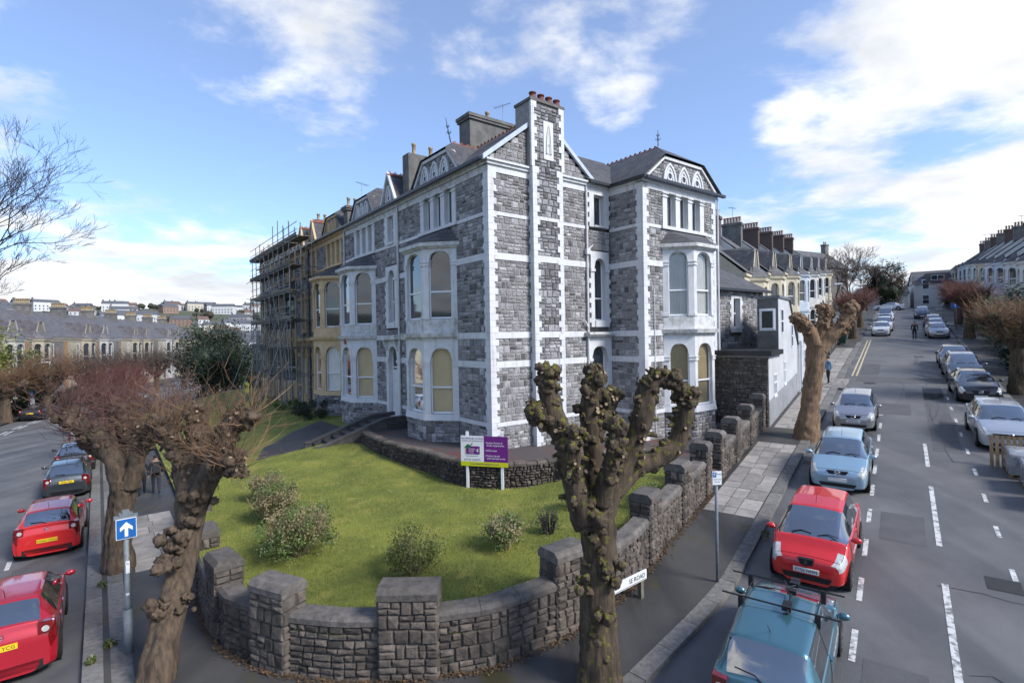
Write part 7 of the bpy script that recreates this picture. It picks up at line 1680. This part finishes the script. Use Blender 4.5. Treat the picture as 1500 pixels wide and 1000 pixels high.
# ================================================================== people
def cloth(name,bands_):
    ma=bpy.data.materials.new(name); ma.use_nodes=True; nt=ma.node_tree; N=nt.nodes; L=nt.links; b=N['Principled BSDF']; b.inputs['Roughness'].default_value=.85
    tc=N.new('ShaderNodeTexCoord'); sp=N.new('ShaderNodeSeparateXYZ'); L.new(tc.outputs['Object'],sp.inputs[0]); mr=N.new('ShaderNodeMath'); mr.operation='DIVIDE'; mr.inputs[1].default_value=2.0; L.new(sp.outputs[2],mr.inputs[0])
    cr=N.new('ShaderNodeValToRGB'); cr.color_ramp.interpolation='CONSTANT'; el=cr.color_ramp.elements; el[0].position=0; el[0].color=(*bands_[0][1],1)
    el[1].position=bands_[1][0]/2; el[1].color=(*bands_[1][1],1)
    for z,c in bands_[2:]: e=el.new(z/2); e.color=(*c,1)
    L.new(mr.outputs[0],cr.inputs[0]); L.new(cr.outputs[0],b.inputs['Base Color']); return ma
def person(label,p,rz_,cl,hairc,stride=.22,arm=.25,h=1.0,bag=None):
    o=empty('person',label,'person',p,rz_)
    s=stride; V=[(0,0,.93),(0,0,1.12),(0,0,1.30),(0,.0,1.46),(.01,0,1.53),(.02,0,1.62),(.025,0,1.70),
       (0,.10,.88),(s*.45,.10,.50),(s*.75,.10,.09),(s*.75+.16,.10,.05),(0,-.10,.88),(-s*.25,-.10,.50),(-s,-.10,.11),(-s+.15,-.10,.05),
       (0,.19,1.42),(-arm*.3,.25,1.15),(arm*.1,.25,.92),(0,-.19,1.42),(arm*.3,-.25,1.15),(arm*.7,-.24,.93)]
    E=[(0,1),(1,2),(2,3),(3,4),(4,5),(5,6),(0,7),(7,8),(8,9),(9,10),(0,11),(11,12),(12,13),(13,14),(3,15),(15,16),(16,17),(3,18),(18,19),(19,20)]
    Rr=[(.15,.12),(.15,.115),(.175,.12),(.12,.10),(.058,.06),(.085,.095),(.07,.08),(.092,.1),(.066,.07),(.045,.05),(.04,.035),(.092,.1),(.066,.07),(.045,.05),(.04,.035),(.07,.075),(.052,.055),(.038,.04),(.07,.075),(.052,.055),(.038,.04)]
    me=bpy.data.meshes.new('body'); me.from_pydata([Vector(v)*h for v in V],E,[]); b=obj('body',me,o); me.materials.append(cl)
    bpy.context.view_layer.objects.active=b
    md=b.modifiers.new('skin','SKIN'); md.use_smooth_shade=True
    sk=me.skin_vertices
    if not sk:
        bm=bmesh.new(); bm.from_mesh(me); bm.verts.layers.skin.verify(); bm.to_mesh(me); bm.free(); sk=me.skin_vertices
    for i,d in enumerate(sk[0].data): d.radius=(Rr[i][0]*h,Rr[i][1]*h); d.use_root=(i==0)
    b.modifiers.new('sub','SUBSURF').levels=2; b.modifiers['sub'].render_levels=2
    hb=MB(); rng=random.Random(1); hb.add([Vector((.02-.012,0,1.70))*h+Vector((v.x*.105,v.y*.095,v.z*.095))*h for v in _icoV if True],_icoF); hb.build('hair',M('hair_'+hairc[0],hairc[1],.8),o,True)
    fc=MB(); fc.add([Vector((.065,0,1.655))*h+Vector((v.x*.055,v.y*.07,v.z*.085))*h for v in _icoV],_icoF); fc.add([Vector((.125,0,1.65))*h+Vector((v.x*.018,v.y*.014,v.z*.022))*h for v in _icoV],_icoF); fc.build('face',M('skin',(.42,.25,.17),.6),o,True)
    for c in((arm*.12,.25,.86),(arm*.78,-.24,.87)):
        hn=MB(); c=Vector(c)*h; hn.add([c+Vector((v.x*.035,v.y*.02,v.z*.045)) for v in _icoV],_icoF)
        for k in range(4): hn.tube([c+Vector((-.024+.016*k,0,-.03)),c+Vector((-.022+.016*k,0,-.075-.012*(k in(1,2)))),c+Vector((-.015+.016*k,0,-.095-.012*(k in(1,2))))],[.0085,.0075,.006],5)
        hn.tube([c+Vector((.03,0,.0)),c+Vector((.05,0,-.03)),c+Vector((.05,0,-.055))],[.01,.009,.007],5); hn.build('hand',M('skin',(.42,.25,.17)),o,True)
    if bag: 
        MB().prism([(-.30,-.15),(-.13,-.16),(-.13,.16),(-.30,.15)],1.02*h,1.45*h,poly2=[(-.26,-.12),(-.12,-.13),(-.12,.13),(-.26,.12)]).build('backpack',bag,o)
    return o
dk=(.012,.012,.015); nv=(.02,.024,.035)
aL=math.atan2(ULh.y,ULh.x)
def onpave(px,py,zz): q=atz(px,py,zz); return (q.x,q.y,G(q.x,q.y)+.12)
person('person in dark jacket and trousers walking away along the left pavement, nearer the wall',onpave(229,722,.3),aL,cloth('dark_clothes',[(0,dk),(.1,nv),(.9,dk),(1.5,(.42,.25,.17))]),('dark',(.02,.015,.012)),.2,.2,1.0,M('dark_bag',(.02,.02,.022),.8))
person('person in black clothes walking away along the left pavement, nearer the kerb',onpave(208,725,.3),aL,cloth('black_clothes',[(0,dk),(.1,dk),(.9,(.016,.016,.018)),(1.5,(.42,.25,.17))]),('dark',(.02,.015,.012)),-.22,-.2,.97)
x,y=st(39.0,-3.72); person('person in a blue denim jacket and black trousers on the right pavement',(x,y,G(x,y)+.125),angR+2.2,cloth('denim_clothes',[(0,(.6,.6,.6)),(.07,dk),(.9,(.10,.19,.30)),(1.5,(.42,.25,.17))]),('dark',(.02,.015,.012)),.1,.1,1.0)
x,y=st(66,1.15); person('person in dark clothes walking down the middle of the steep street',(x,y,G(x,y)),angR+math.pi,cloth('walker_clothes',[(0,dk),(.1,nv),(.85,dk),(1.5,(.42,.25,.17))]),('dark',(.02,.015,.012)),.2,.2,1.02)
